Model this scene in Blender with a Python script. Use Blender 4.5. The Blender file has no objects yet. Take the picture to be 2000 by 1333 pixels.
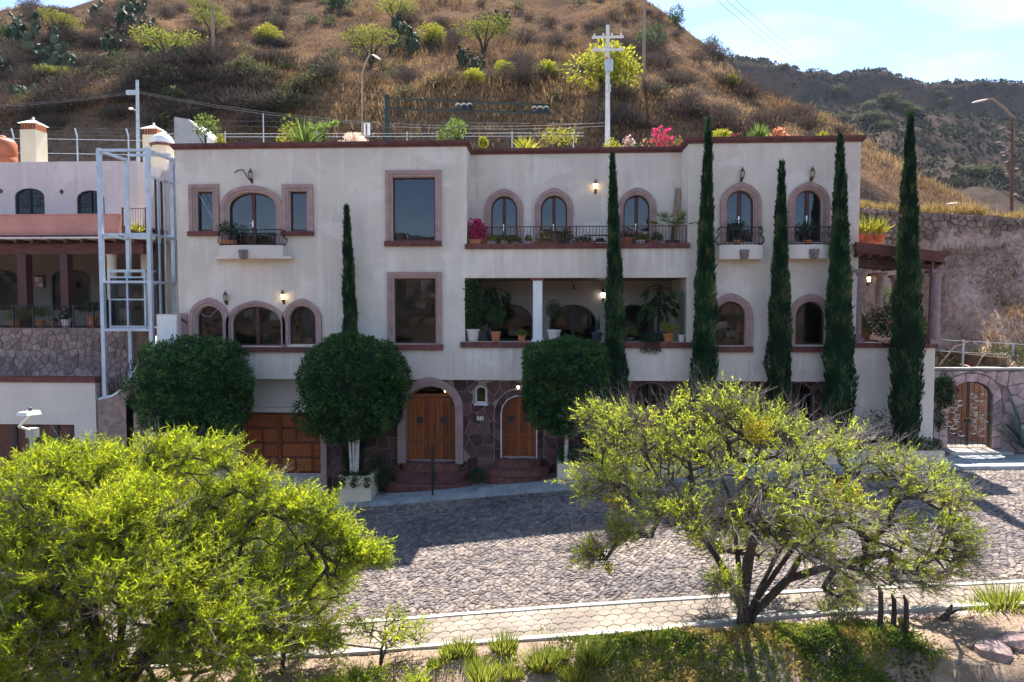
import bpy, math, random
import numpy as np
from mathutils import Vector, Matrix
from mathutils.geometry import tessellate_polygon
R = math.radians
rng = np.random.default_rng(11); random.seed(11)
sc = bpy.context.scene; COL = sc.collection
# ------------------------------------------------------------------ camera, sky, sun, exposure
CAM = (0.0, -28.0, 7.0); YAW = 2.8; PITCH = 2.6
cd = bpy.data.cameras.new('camera'); cam = bpy.data.objects.new('camera', cd); COL.objects.link(cam)
cd.sensor_width = 36; cd.lens = 24.0; cd.clip_end = 4000; cd.clip_start = 0.2
cam.location = CAM; cam.rotation_euler = (R(90 - PITCH), 0, R(YAW)); sc.camera = cam
SUN_EL, SUN_AZ = 58.0, 5.0            # azimuth from +Y towards +X
w = bpy.data.worlds.new('World'); sc.world = w; w.use_nodes = True
nt = w.node_tree; bg = nt.nodes['Background']; sky = nt.nodes.new('ShaderNodeTexSky')
sky.sky_type = 'NISHITA'; sky.sun_disc = False; sky.sun_elevation = R(SUN_EL); sky.sun_rotation = R(SUN_AZ)
sky.altitude = 1900; sky.air_density = 1.0; sky.dust_density = .7; sky.ozone_density = 1.0
# thin high cirrus over the whole sky
tc = nt.nodes.new('ShaderNodeTexCoord'); mp = nt.nodes.new('ShaderNodeMapping'); mp.inputs['Scale'].default_value = (1.2, 3.0, 7.0)
cn = nt.nodes.new('ShaderNodeTexNoise'); cn.inputs['Scale'].default_value = 1.6; cn.inputs['Detail'].default_value = 7; cn.inputs['Distortion'].default_value = .6
cr = nt.nodes.new('ShaderNodeValToRGB'); cr.color_ramp.elements[0].position = .48; cr.color_ramp.elements[1].position = .9
cr.color_ramp.elements[0].color = (0, 0, 0, 1); cr.color_ramp.elements[1].color = (.5, .5, .5, 1)
mx = nt.nodes.new('ShaderNodeMixRGB'); mx.inputs[2].default_value = (7.2, 7.4, 7.6, 1)
nt.links.new(tc.outputs['Generated'], mp.inputs[0]); nt.links.new(mp.outputs[0], cn.inputs['Vector'])
nt.links.new(cn.outputs[0], cr.inputs[0]); nt.links.new(cr.outputs[0], mx.inputs[0])
nt.links.new(sky.outputs[0], mx.inputs[1]); nt.links.new(mx.outputs[0], bg.inputs[0]); bg.inputs[1].default_value = 0.10
sl = bpy.data.lights.new('sun', 'SUN'); sun = bpy.data.objects.new('sun', sl); COL.objects.link(sun)
sl.energy = 5.0; sl.angle = R(.5); sl.color = (1, .95, .87)
sd = Vector((math.sin(R(SUN_AZ)) * math.cos(R(SUN_EL)), math.cos(R(SUN_AZ)) * math.cos(R(SUN_EL)), math.sin(R(SUN_EL))))
sun.rotation_euler = sd.to_track_quat('Z', 'Y').to_euler(); sun.location = sd * 60
sc.view_settings.view_transform = 'Standard'; sc.view_settings.look = 'None'; sc.view_settings.gamma = 1; sc.view_settings.exposure = 1.72
sc.cycles.use_denoising = True; sc.cycles.max_bounces = 6; sc.cycles.diffuse_bounces = 3; sc.cycles.glossy_bounces = 3
sc.cycles.transparent_max_bounces = 8; sc.cycles.transmission_bounces = 3; sc.cycles.sample_clamp_indirect = 4
# ------------------------------------------------------------------ surveying: a point of the picture on a plane Y = const
_y, _p = R(YAW), R(PITCH); _F = 1333.3
FW = Vector((-math.sin(_y) * math.cos(_p), math.cos(_y) * math.cos(_p), -math.sin(_p))); RT = Vector((math.cos(_y), math.sin(_y), 0)); UP = RT.cross(FW)
def ray(px, py): return FW + RT * ((px - 1000) / _F) + UP * ((666.5 - py) / _F)
def at(px, py, Y=0.0):
    d = ray(px, py); return Vector(CAM) + d * ((Y - CAM[1]) / d.y)
def rect(px0, py0, px1, py1, Y=0.0):
    ym = (py0 + py1) / 2; xm = (px0 + px1) / 2
    return at(px0, ym, Y).x, at(px1, ym, Y).x, at(xm, py1, Y).z, at(xm, py0, Y).z      # x0,x1,z0,z1
GX = [-120, -60, -15, -8, -5, 0, 2, 6, 11, 15, 25, 60, 120]; GZ = [-9, -5.4, -1.3, -.6, -.3, .2, .38, .72, 1.06, 1.2, 1.45, 2.4, 3.5]
def zg(x): return np.interp(x, GX, GZ)
# ------------------------------------------------------------------ geometry accumulator
class G:
    def __init__(s): s.v = []; s.f = []; s.n = 0; s.r = []
    def add(s, v, f, rnd=None):
        v = np.asarray(v, float).reshape(-1, 3); s.v.append(v)
        if isinstance(f, np.ndarray): s.f.append(f + s.n)
        else: s.f.extend(np.array(q)[None] + s.n for q in f)
        s.r.append(np.full(len(v), .5) if rnd is None else np.broadcast_to(np.asarray(rnd, float), (len(v),)).copy()); s.n += len(v); return s
    def box(s, x0, x1, y0, y1, z0, z1):
        return s.add([(x, y, z) for x in (x0, x1) for y in (y0, y1) for z in (z0, z1)],
                     np.array([(0, 1, 3, 2), (4, 6, 7, 5), (0, 4, 5, 1), (2, 3, 7, 6), (0, 2, 6, 4), (1, 5, 7, 3)]))
    def hexa(s, lo, hi):         # 4 lower, 4 upper points (ccw)
        return s.add(list(lo) + list(hi), np.array([(3, 2, 1, 0), (4, 5, 6, 7), (0, 1, 5, 4), (1, 2, 6, 5), (2, 3, 7, 6), (3, 0, 4, 7)]))
    def tube(s, pts, r, n=6, caps=True, rnd=None):
        P = np.asarray([tuple(p) for p in pts], float); m = len(P); r = np.broadcast_to(np.asarray(r, float), (m,))
        T = np.gradient(P, axis=0); T /= np.linalg.norm(T, axis=1)[:, None] + 1e-9
        a = np.array([0, 0, 1.]) if abs(T[0, 2]) < .9 else np.array([1., 0, 0])
        U = np.cross(T, a); U /= np.linalg.norm(U, axis=1)[:, None] + 1e-9; W = np.cross(T, U)
        th = np.arange(n) * 2 * math.pi / n
        V = P[:, None] + r[:, None, None] * (np.cos(th)[None, :, None] * U[:, None] + np.sin(th)[None, :, None] * W[:, None])
        i = np.arange(m - 1)[:, None] * n + np.arange(n)[None]; j = np.arange(m - 1)[:, None] * n + (np.arange(n) + 1)[None] % n
        s.add(V.reshape(-1, 3), np.stack([i, i + n, j + n, j], -1).reshape(-1, 4)[:, ::-1].copy(), rnd)
        if caps:
            b = s.n - m * n; s.f.append((np.arange(n) + b)[None]); s.f.append((np.arange(n)[::-1] + b + (m - 1) * n)[None])
        return s
    def lathe(s, prof, c, n=16, rnd=None):   # prof: list of (r, z)
        c = np.asarray(tuple(c), float); th = np.arange(n) * 2 * math.pi / n; m = len(prof)
        V = np.array([[(c[0] + r * math.cos(t), c[1] + r * math.sin(t), c[2] + z) for t in th] for r, z in prof])
        i = np.arange(m - 1)[:, None] * n + np.arange(n)[None]; j = np.arange(m - 1)[:, None] * n + (np.arange(n) + 1)[None] % n
        s.add(V.reshape(-1, 3), np.stack([i, j, j + n, i + n], -1).reshape(-1, 4), rnd)
        b = s.n - m * n; s.f.append((np.arange(n)[::-1] + b)[None]); s.f.append((np.arange(n) + b + (m - 1) * n)[None]); return s
    def prism(s, poly, y0, y1, holes=()):    # polygon in XZ extruded along Y; holes cut right through
        loops = [list(poly)] + [list(h) for h in holes]
        flat = [p for l in loops for p in l]; N = len(flat)
        tri = tessellate_polygon([[Vector((p[0], p[1], 0)) for p in l] for l in loops])
        V = [(p[0], y0, p[1]) for p in flat] + [(p[0], y1, p[1]) for p in flat]; F = []
        for t in tri:
            a, b, c = [flat[k] for k in t]
            if (b[0] - a[0]) * (c[1] - a[1]) - (b[1] - a[1]) * (c[0] - a[0]) < 0: t = (t[0], t[2], t[1])
            F.append(tuple(t)); F.append(tuple(k + N for k in reversed(t)))
        o = 0
        for li, l in enumerate(loops):
            n = len(l); ar = sum(l[k][0] * l[(k + 1) % n][1] - l[(k + 1) % n][0] * l[k][1] for k in range(n))
            fl = (ar < 0) != (li > 0)
            for k in range(n):
                q = (o + k, o + (k + 1) % n, o + (k + 1) % n + N, o + k + N)
                F.append(q if fl else q[::-1])
            o += n
        return s.add(V, F)
    def ring(s, outer, inner, y0, y1, closed=False):   # band between two polylines in XZ, extruded along Y
        m = len(outer); V = []
        for o, i in zip(outer, inner): V += [(o[0], y0, o[1]), (i[0], y0, i[1]), (i[0], y1, i[1]), (o[0], y1, o[1])]
        F = []
        for k in range(m if closed else m - 1):
            a, b = k * 4, ((k + 1) % m) * 4
            for q in range(4): F.append((a + q, a + (q + 1) % 4, b + (q + 1) % 4, b + q))
        if not closed: F += [(3, 2, 1, 0), tuple((m - 1) * 4 + q for q in range(4))]
        return s.add(V, F)
    def sweep(s, path, prof):     # path: XY points; prof: closed list (outward offset, z); outward = right-hand side of travel
        P = np.array(path, float); n = len(P); N = []
        for k in range(n):
            d = []
            if k > 0: t = P[k] - P[k - 1]; d.append(t / np.linalg.norm(t))
            if k < n - 1: t = P[k + 1] - P[k]; d.append(t / np.linalg.norm(t))
            nn = [np.array((q[1], -q[0])) for q in d]; b = sum(nn); b /= np.linalg.norm(b); N.append(b / max(.3, b @ nn[0]))
        m = len(prof); V = [(P[k][0] + N[k][0] * o, P[k][1] + N[k][1] * o, z) for k in range(n) for o, z in prof]; F = []
        for k in range(n - 1):
            for q in range(m): F.append((k * m + q, k * m + (q + 1) % m, (k + 1) * m + (q + 1) % m, (k + 1) * m + q))
        F += [tuple(range(m))[::-1], tuple((n - 1) * m + q for q in range(m))]
        return s.add(V, F)
    def leaves(s, pos, d, L, W, rnd=None, bend=.15, nrm=None, tri=False):   # one leaf-shaped quad per point
        pos = np.asarray(pos, float); d = np.asarray(d, float); N = len(pos)
        d = d / (np.linalg.norm(d, axis=1)[:, None] + 1e-9)
        a = rng.normal(size=(N, 3)) if nrm is None else nrm + rng.normal(size=(N, 3)) * .5
        u = np.cross(d, a); u /= np.linalg.norm(u, axis=1)[:, None] + 1e-9; k = np.cross(u, d)
        L = np.broadcast_to(L, (N,))[:, None]; W = np.broadcast_to(W, (N,))[:, None] / 2
        V = np.stack([pos, pos + d * L * .5 + u * W + k * L * bend * .5, pos + d * L, pos + d * L * .5 - u * W + k * L * bend * .5], 1)
        rnd = rng.random(N) if rnd is None else np.broadcast_to(rnd, (N,))
        if tri: return s.add(np.stack([pos + u * W, pos + d * L, pos - u * W], 1).reshape(-1, 3), (np.arange(N)[:, None] * 3 + np.arange(3)[None]), np.repeat(rnd, 3))
        return s.add(V.reshape(-1, 3), (np.arange(N)[:, None] * 4 + np.arange(4)[None]), np.repeat(rnd, 4))
    def build(s, name, mat, parent=None, org=(0, 0, 0), smooth=False, mesh=None):
        me = s.mesh(name, org if parent is None else ORG[parent.name], smooth)
        me.materials.append(mat); return put(name, me, parent, org)
    def mesh(s, name, org=(0, 0, 0), smooth=False):
        me = bpy.data.meshes.new(name); V = np.concatenate(s.v) - np.asarray(tuple(org), float)
        me.vertices.add(len(V)); me.vertices.foreach_set('co', V.astype(np.float32).ravel())
        tot = np.concatenate([np.full(len(a), a.shape[1]) for a in s.f]); idx = np.concatenate([a.ravel() for a in s.f])
        me.loops.add(len(idx)); me.loops.foreach_set('vertex_index', idx.astype(np.int32))
        me.polygons.add(len(tot)); me.polygons.foreach_set('loop_start', (np.cumsum(tot) - tot).astype(np.int32))
        try: me.polygons.foreach_set('loop_total', tot.astype(np.int32))
        except Exception: pass
        me.polygons.foreach_set('use_smooth', np.full(len(tot), bool(smooth)))
        at_ = me.attributes.new('rnd', 'FLOAT', 'POINT'); at_.data.foreach_set('value', np.concatenate(s.r).astype(np.float32))
        me.update(calc_edges=True); me.validate(); return me
ORG = {}
def put(name, me, parent=None, org=(0, 0, 0)):
    o = bpy.data.objects.new(name, me); COL.objects.link(o)
    if parent is None: o.location = org; ORG[o.name] = tuple(org)
    else: o.parent = parent; ORG[o.name] = ORG[parent.name]
    return o
def tag(o, label=None, cat=None, group=None, kind=None):
    for k, v in (('label', label), ('category', cat), ('group', group), ('kind', kind)):
        if v: o[k] = v
    return o
def thing(name, label, cat, loc, group=None):
    o = bpy.data.objects.new(name, None); COL.objects.link(o); o.location = tuple(loc); o.empty_display_size = .2
    ORG[o.name] = tuple(loc); return tag(o, label, cat, group)
def copy_tree(o, parent=None, loc=None, rz=None, sc_=None, label=None, group=None):
    c = o.copy(); COL.objects.link(c); c.parent = parent
    if loc is not None: c.location = tuple(loc)
    if rz is not None: c.rotation_euler = (0, 0, rz)
    if sc_ is not None: c.scale = (sc_,) * 3 if not hasattr(sc_, '__len__') else tuple(sc_)
    if label: c['label'] = label
    if group: c['group'] = group
    for ch in list(o.children): copy_tree(ch, c)
    return c
def arch(x0, x1, z0, z1, rise, n=14, peak=0.0):   # opening with an arched head: runs up the left side, over, down the right
    c = (x0 + x1) / 2; a = (x1 - x0) / 2; pts = [(x0, z0)]
    for k in range(n + 1):
        t = math.pi * (1 - k / n); pk = peak * max(0, 1 - abs(k / n - .5) * 7)
        pts.append((c + a * math.cos(t), z1 - rise + rise * math.sin(t) + pk))
    return pts + [(x1, z0)]
# ------------------------------------------------------------------ procedural materials
def _n(nt, t, **k):
    n = nt.nodes.new(t)
    for a, b in k.items():
        if a.startswith('i_'): n.inputs[a[2:].replace('_', ' ')].default_value = b
        else: setattr(n, a, b)
    return n
def mat(name, col, rough=.8, var=.15, scale=4, bump=.15, bs=60, metal=0, rnd=0, spec=.3, col2=None, stretch=(1, 1, 1), fine=.12, lo=.35, hi=.65):
    m = bpy.data.materials.new(name); m.use_nodes = True; t = m.node_tree; b = t.nodes['Principled BSDF']; L = t.links.new
    g = _n(t, 'ShaderNodeNewGeometry'); mp = _n(t, 'ShaderNodeMapping'); mp.inputs['Scale'].default_value = stretch; L(g.outputs['Position'], mp.inputs[0])
    n1 = _n(t, 'ShaderNodeTexNoise', i_Scale=scale, i_Detail=6.0, i_Roughness=.6); L(mp.outputs[0], n1.inputs['Vector'])
    n2 = _n(t, 'ShaderNodeTexNoise', i_Scale=bs, i_Detail=3.0); L(mp.outputs[0], n2.inputs['Vector'])
    r = _n(t, 'ShaderNodeValToRGB'); e = r.color_ramp.elements; e[0].position = lo; e[1].position = hi
    c1 = tuple(max(0, c * (1 - var)) for c in col); c2 = tuple(c * (1 + var) for c in col) if col2 is None else col2
    if col2 is not None: c1 = col
    e[0].color = (*c1, 1); e[1].color = (*c2, 1); L(n1.outputs[0], r.inputs[0])
    mr = _n(t, 'ShaderNodeMapRange'); mr.inputs[1].default_value = .3; mr.inputs[2].default_value = .7; mr.inputs[3].default_value = 1 - fine; mr.inputs[4].default_value = 1 + fine; L(n2.outputs[0], mr.inputs[0])
    hs = _n(t, 'ShaderNodeHueSaturation'); L(r.outputs[0], hs.inputs['Color']); out = mr.outputs[0]
    if rnd:
        oi = _n(t, 'ShaderNodeObjectInfo'); m2 = _n(t, 'ShaderNodeMapRange'); m2.inputs[3].default_value = 1 - rnd; m2.inputs[4].default_value = 1 + rnd; L(oi.outputs['Random'], m2.inputs[0])
        mu = _n(t, 'ShaderNodeMath', operation='MULTIPLY'); L(out, mu.inputs[0]); L(m2.outputs[0], mu.inputs[1]); out = mu.outputs[0]
        m3 = _n(t, 'ShaderNodeMapRange'); m3.inputs[3].default_value = .5 - rnd * .06; m3.inputs[4].default_value = .5 + rnd * .06
        fr = _n(t, 'ShaderNodeMath', operation='FRACT'); mm = _n(t, 'ShaderNodeMath', operation='MULTIPLY'); mm.inputs[1].default_value = 7.31
        L(oi.outputs['Random'], mm.inputs[0]); L(mm.outputs[0], fr.inputs[0]); L(fr.outputs[0], m3.inputs[0]); L(m3.outputs[0], hs.inputs['Hue'])
    L(out, hs.inputs['Value']); L(hs.outputs[0], b.inputs['Base Color'])
    b.inputs['Roughness'].default_value = rough; b.inputs['Metallic'].default_value = metal; b.inputs['Specular IOR Level'].default_value = spec
    if bump:
        bp = _n(t, 'ShaderNodeBump', i_Strength=bump, i_Distance=.02); L(n2.outputs[0], bp.inputs['Height']); L(bp.outputs[0], b.inputs['Normal'])
    return m
def leafmat(name, stops, trans=.45, rough=.6, tcol=None):
    m = bpy.data.materials.new(name); m.use_nodes = True; t = m.node_tree; L = t.links.new; t.nodes.remove(t.nodes['Principled BSDF'])
    a = _n(t, 'ShaderNodeAttribute', attribute_name='rnd'); r = _n(t, 'ShaderNodeValToRGB'); e = r.color_ramp.elements
    while len(e) < len(stops): e.new(.5)
    for k, (p, c) in enumerate(stops): e[k].position = p; e[k].color = (*c, 1)
    L(a.outputs['Fac'], r.inputs[0])
    oi = _n(t, 'ShaderNodeObjectInfo'); mr = _n(t, 'ShaderNodeMapRange'); mr.inputs[3].default_value = .82; mr.inputs[4].default_value = 1.18; L(oi.outputs['Random'], mr.inputs[0])
    hs = _n(t, 'ShaderNodeHueSaturation'); L(mr.outputs[0], hs.inputs['Value']); L(r.outputs[0], hs.inputs['Color'])
    d = _n(t, 'ShaderNodeBsdfPrincipled'); d.inputs['Roughness'].default_value = rough; d.inputs['Specular IOR Level'].default_value = .08; tr = _n(t, 'ShaderNodeBsdfTranslucent')
    L(hs.outputs[0], d.inputs['Base Color'])
    if tcol is None: L(hs.outputs[0], tr.inputs[0])
    else:
        mxr = _n(t, 'ShaderNodeMixRGB', blend_type='MULTIPLY'); mxr.inputs[0].default_value = 1; mxr.inputs[2].default_value = (*tcol, 1); L(hs.outputs[0], mxr.inputs[1]); L(mxr.outputs[0], tr.inputs[0])
    mx = _n(t, 'ShaderNodeMixShader'); mx.inputs[0].default_value = trans; L(d.outputs[0], mx.inputs[1]); L(tr.outputs[0], mx.inputs[2]); L(mx.outputs[0], t.nodes['Material Output'].inputs[0])
    return m
def glassmat(name, tint, refl):
    m = bpy.data.materials.new(name); m.use_nodes = True; t = m.node_tree; L = t.links.new; t.nodes.remove(t.nodes['Principled BSDF'])
    a = _n(t, 'ShaderNodeBsdfTransparent'); a.inputs[0].default_value = (*tint, 1); g = _n(t, 'ShaderNodeBsdfGlossy'); g.inputs['Roughness'].default_value = .015; g.inputs[0].default_value = (.9, .93, 1, 1)
    lw = _n(t, 'ShaderNodeLayerWeight', i_Blend=refl); mx = _n(t, 'ShaderNodeMixShader')
    ad = _n(t, 'ShaderNodeMath', operation='MULTIPLY_ADD'); ad.inputs[1].default_value = 1.0; ad.inputs[2].default_value = refl; ad.use_clamp = True
    L(lw.outputs['Fresnel'], ad.inputs[0]); L(ad.outputs[0], mx.inputs[0]); L(a.outputs[0], mx.inputs[1]); L(g.outputs[0], mx.inputs[2]); L(mx.outputs[0], t.nodes['Material Output'].inputs[0]); return m
def emit(name, col, s):
    m = bpy.data.materials.new(name); m.use_nodes = True; b = m.node_tree.nodes['Principled BSDF']
    b.inputs['Base Color'].default_value = (*col, 1); b.inputs['Emission Color'].default_value = (*col, 1); b.inputs['Emission Strength'].default_value = s; return m
def stucco(name, base, pale, dark):
    """painted plaster: large repainted patches, rain streaks running down, pale repairs, a few chips and hairlines"""
    m = mat(name, base, rough=.9, var=.05, scale=.5, bump=.12, bs=35, fine=.03); t = m.node_tree; L = t.links.new; b = t.nodes['Principled BSDF']
    src = b.inputs['Base Color'].links[0].from_socket; g = _n(t, 'ShaderNodeNewGeometry')
    def layer(src, scale, stretch, lo, hi, col, fac, detail=5.0, dist=0.0, rough=.55):
        mp = _n(t, 'ShaderNodeMapping'); mp.inputs['Scale'].default_value = stretch; L(g.outputs['Position'], mp.inputs[0])
        n = _n(t, 'ShaderNodeTexNoise', i_Scale=scale, i_Detail=detail, i_Distortion=dist, i_Roughness=rough); L(mp.outputs[0], n.inputs['Vector'])
        r = _n(t, 'ShaderNodeMapRange'); r.inputs[1].default_value = lo; r.inputs[2].default_value = hi; r.inputs[4].default_value = fac; L(n.outputs[0], r.inputs[0])
        x = _n(t, 'ShaderNodeMixRGB'); x.inputs[2].default_value = (*col, 1); L(r.outputs[0], x.inputs[0]); L(src, x.inputs[1]); return x.outputs[0]
    src = layer(src, .35, (1, 1, .8), .5, .535, dark, .4, 3.0, .5)
    src = layer(src, .55, (1, 1, 1.3), .56, .6, pale, .5, 4.0, .25)
    src = layer(src, 1.0, (2.6, 2.6, .22), .52, .7, pale, .6)
    src = layer(src, 1.3, (3.2, 3.2, .25), .55, .75, (.40, .35, .31), .35)
    pre = src; src = layer(src, 1.1, (3.4, 3.4, .16), .46, .6, pale, .9); zz = _n(t, 'ShaderNodeSeparateXYZ'); L(g.outputs['Position'], zz.inputs[0])
    def band(ax, a, b, c, d):
        r = _n(t, 'ShaderNodeMapRange'); r.inputs[1].default_value = a; r.inputs[2].default_value = b; L(zz.outputs[ax], r.inputs[0]); q = _n(t, 'ShaderNodeMapRange'); q.inputs[1].default_value = c; q.inputs[2].default_value = d; q.inputs[3].default_value = 1; q.inputs[4].default_value = 0; L(zz.outputs[ax], q.inputs[0]); m_ = _n(t, 'ShaderNodeMath', operation='MULTIPLY'); L(r.outputs[0], m_.inputs[0]); L(q.outputs[0], m_.inputs[1]); return m_.outputs[0]
    bA, bB, bX = band('Z', 8.3, 9.5, 9.55, 9.6), band('Z', 4.1, 5.35, 5.4, 5.5), band('X', -3.6, -3.0, 5.6, 6.2); mxm = _n(t, 'ShaderNodeMath', operation='MAXIMUM'); L(bA, mxm.inputs[0]); L(bB, mxm.inputs[1]); mu2 = _n(t, 'ShaderNodeMath', operation='MULTIPLY'); L(mxm.outputs[0], mu2.inputs[0]); L(bX, mu2.inputs[1]); sx = _n(t, 'ShaderNodeMixRGB'); L(mu2.outputs[0], sx.inputs[0]); L(pre, sx.inputs[1]); L(src, sx.inputs[2]); src = sx.outputs[0]      # lime run-off below the balcony edge and the loggia sill
    src = layer(src, 2.2, (1, 1, 1), .735, .75, (.3, .27, .26), .7, 8.0, 1.0, .7)
    L(src, b.inputs['Base Color']); return m
MAT = {}
def M(k): return MAT[k]
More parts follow.
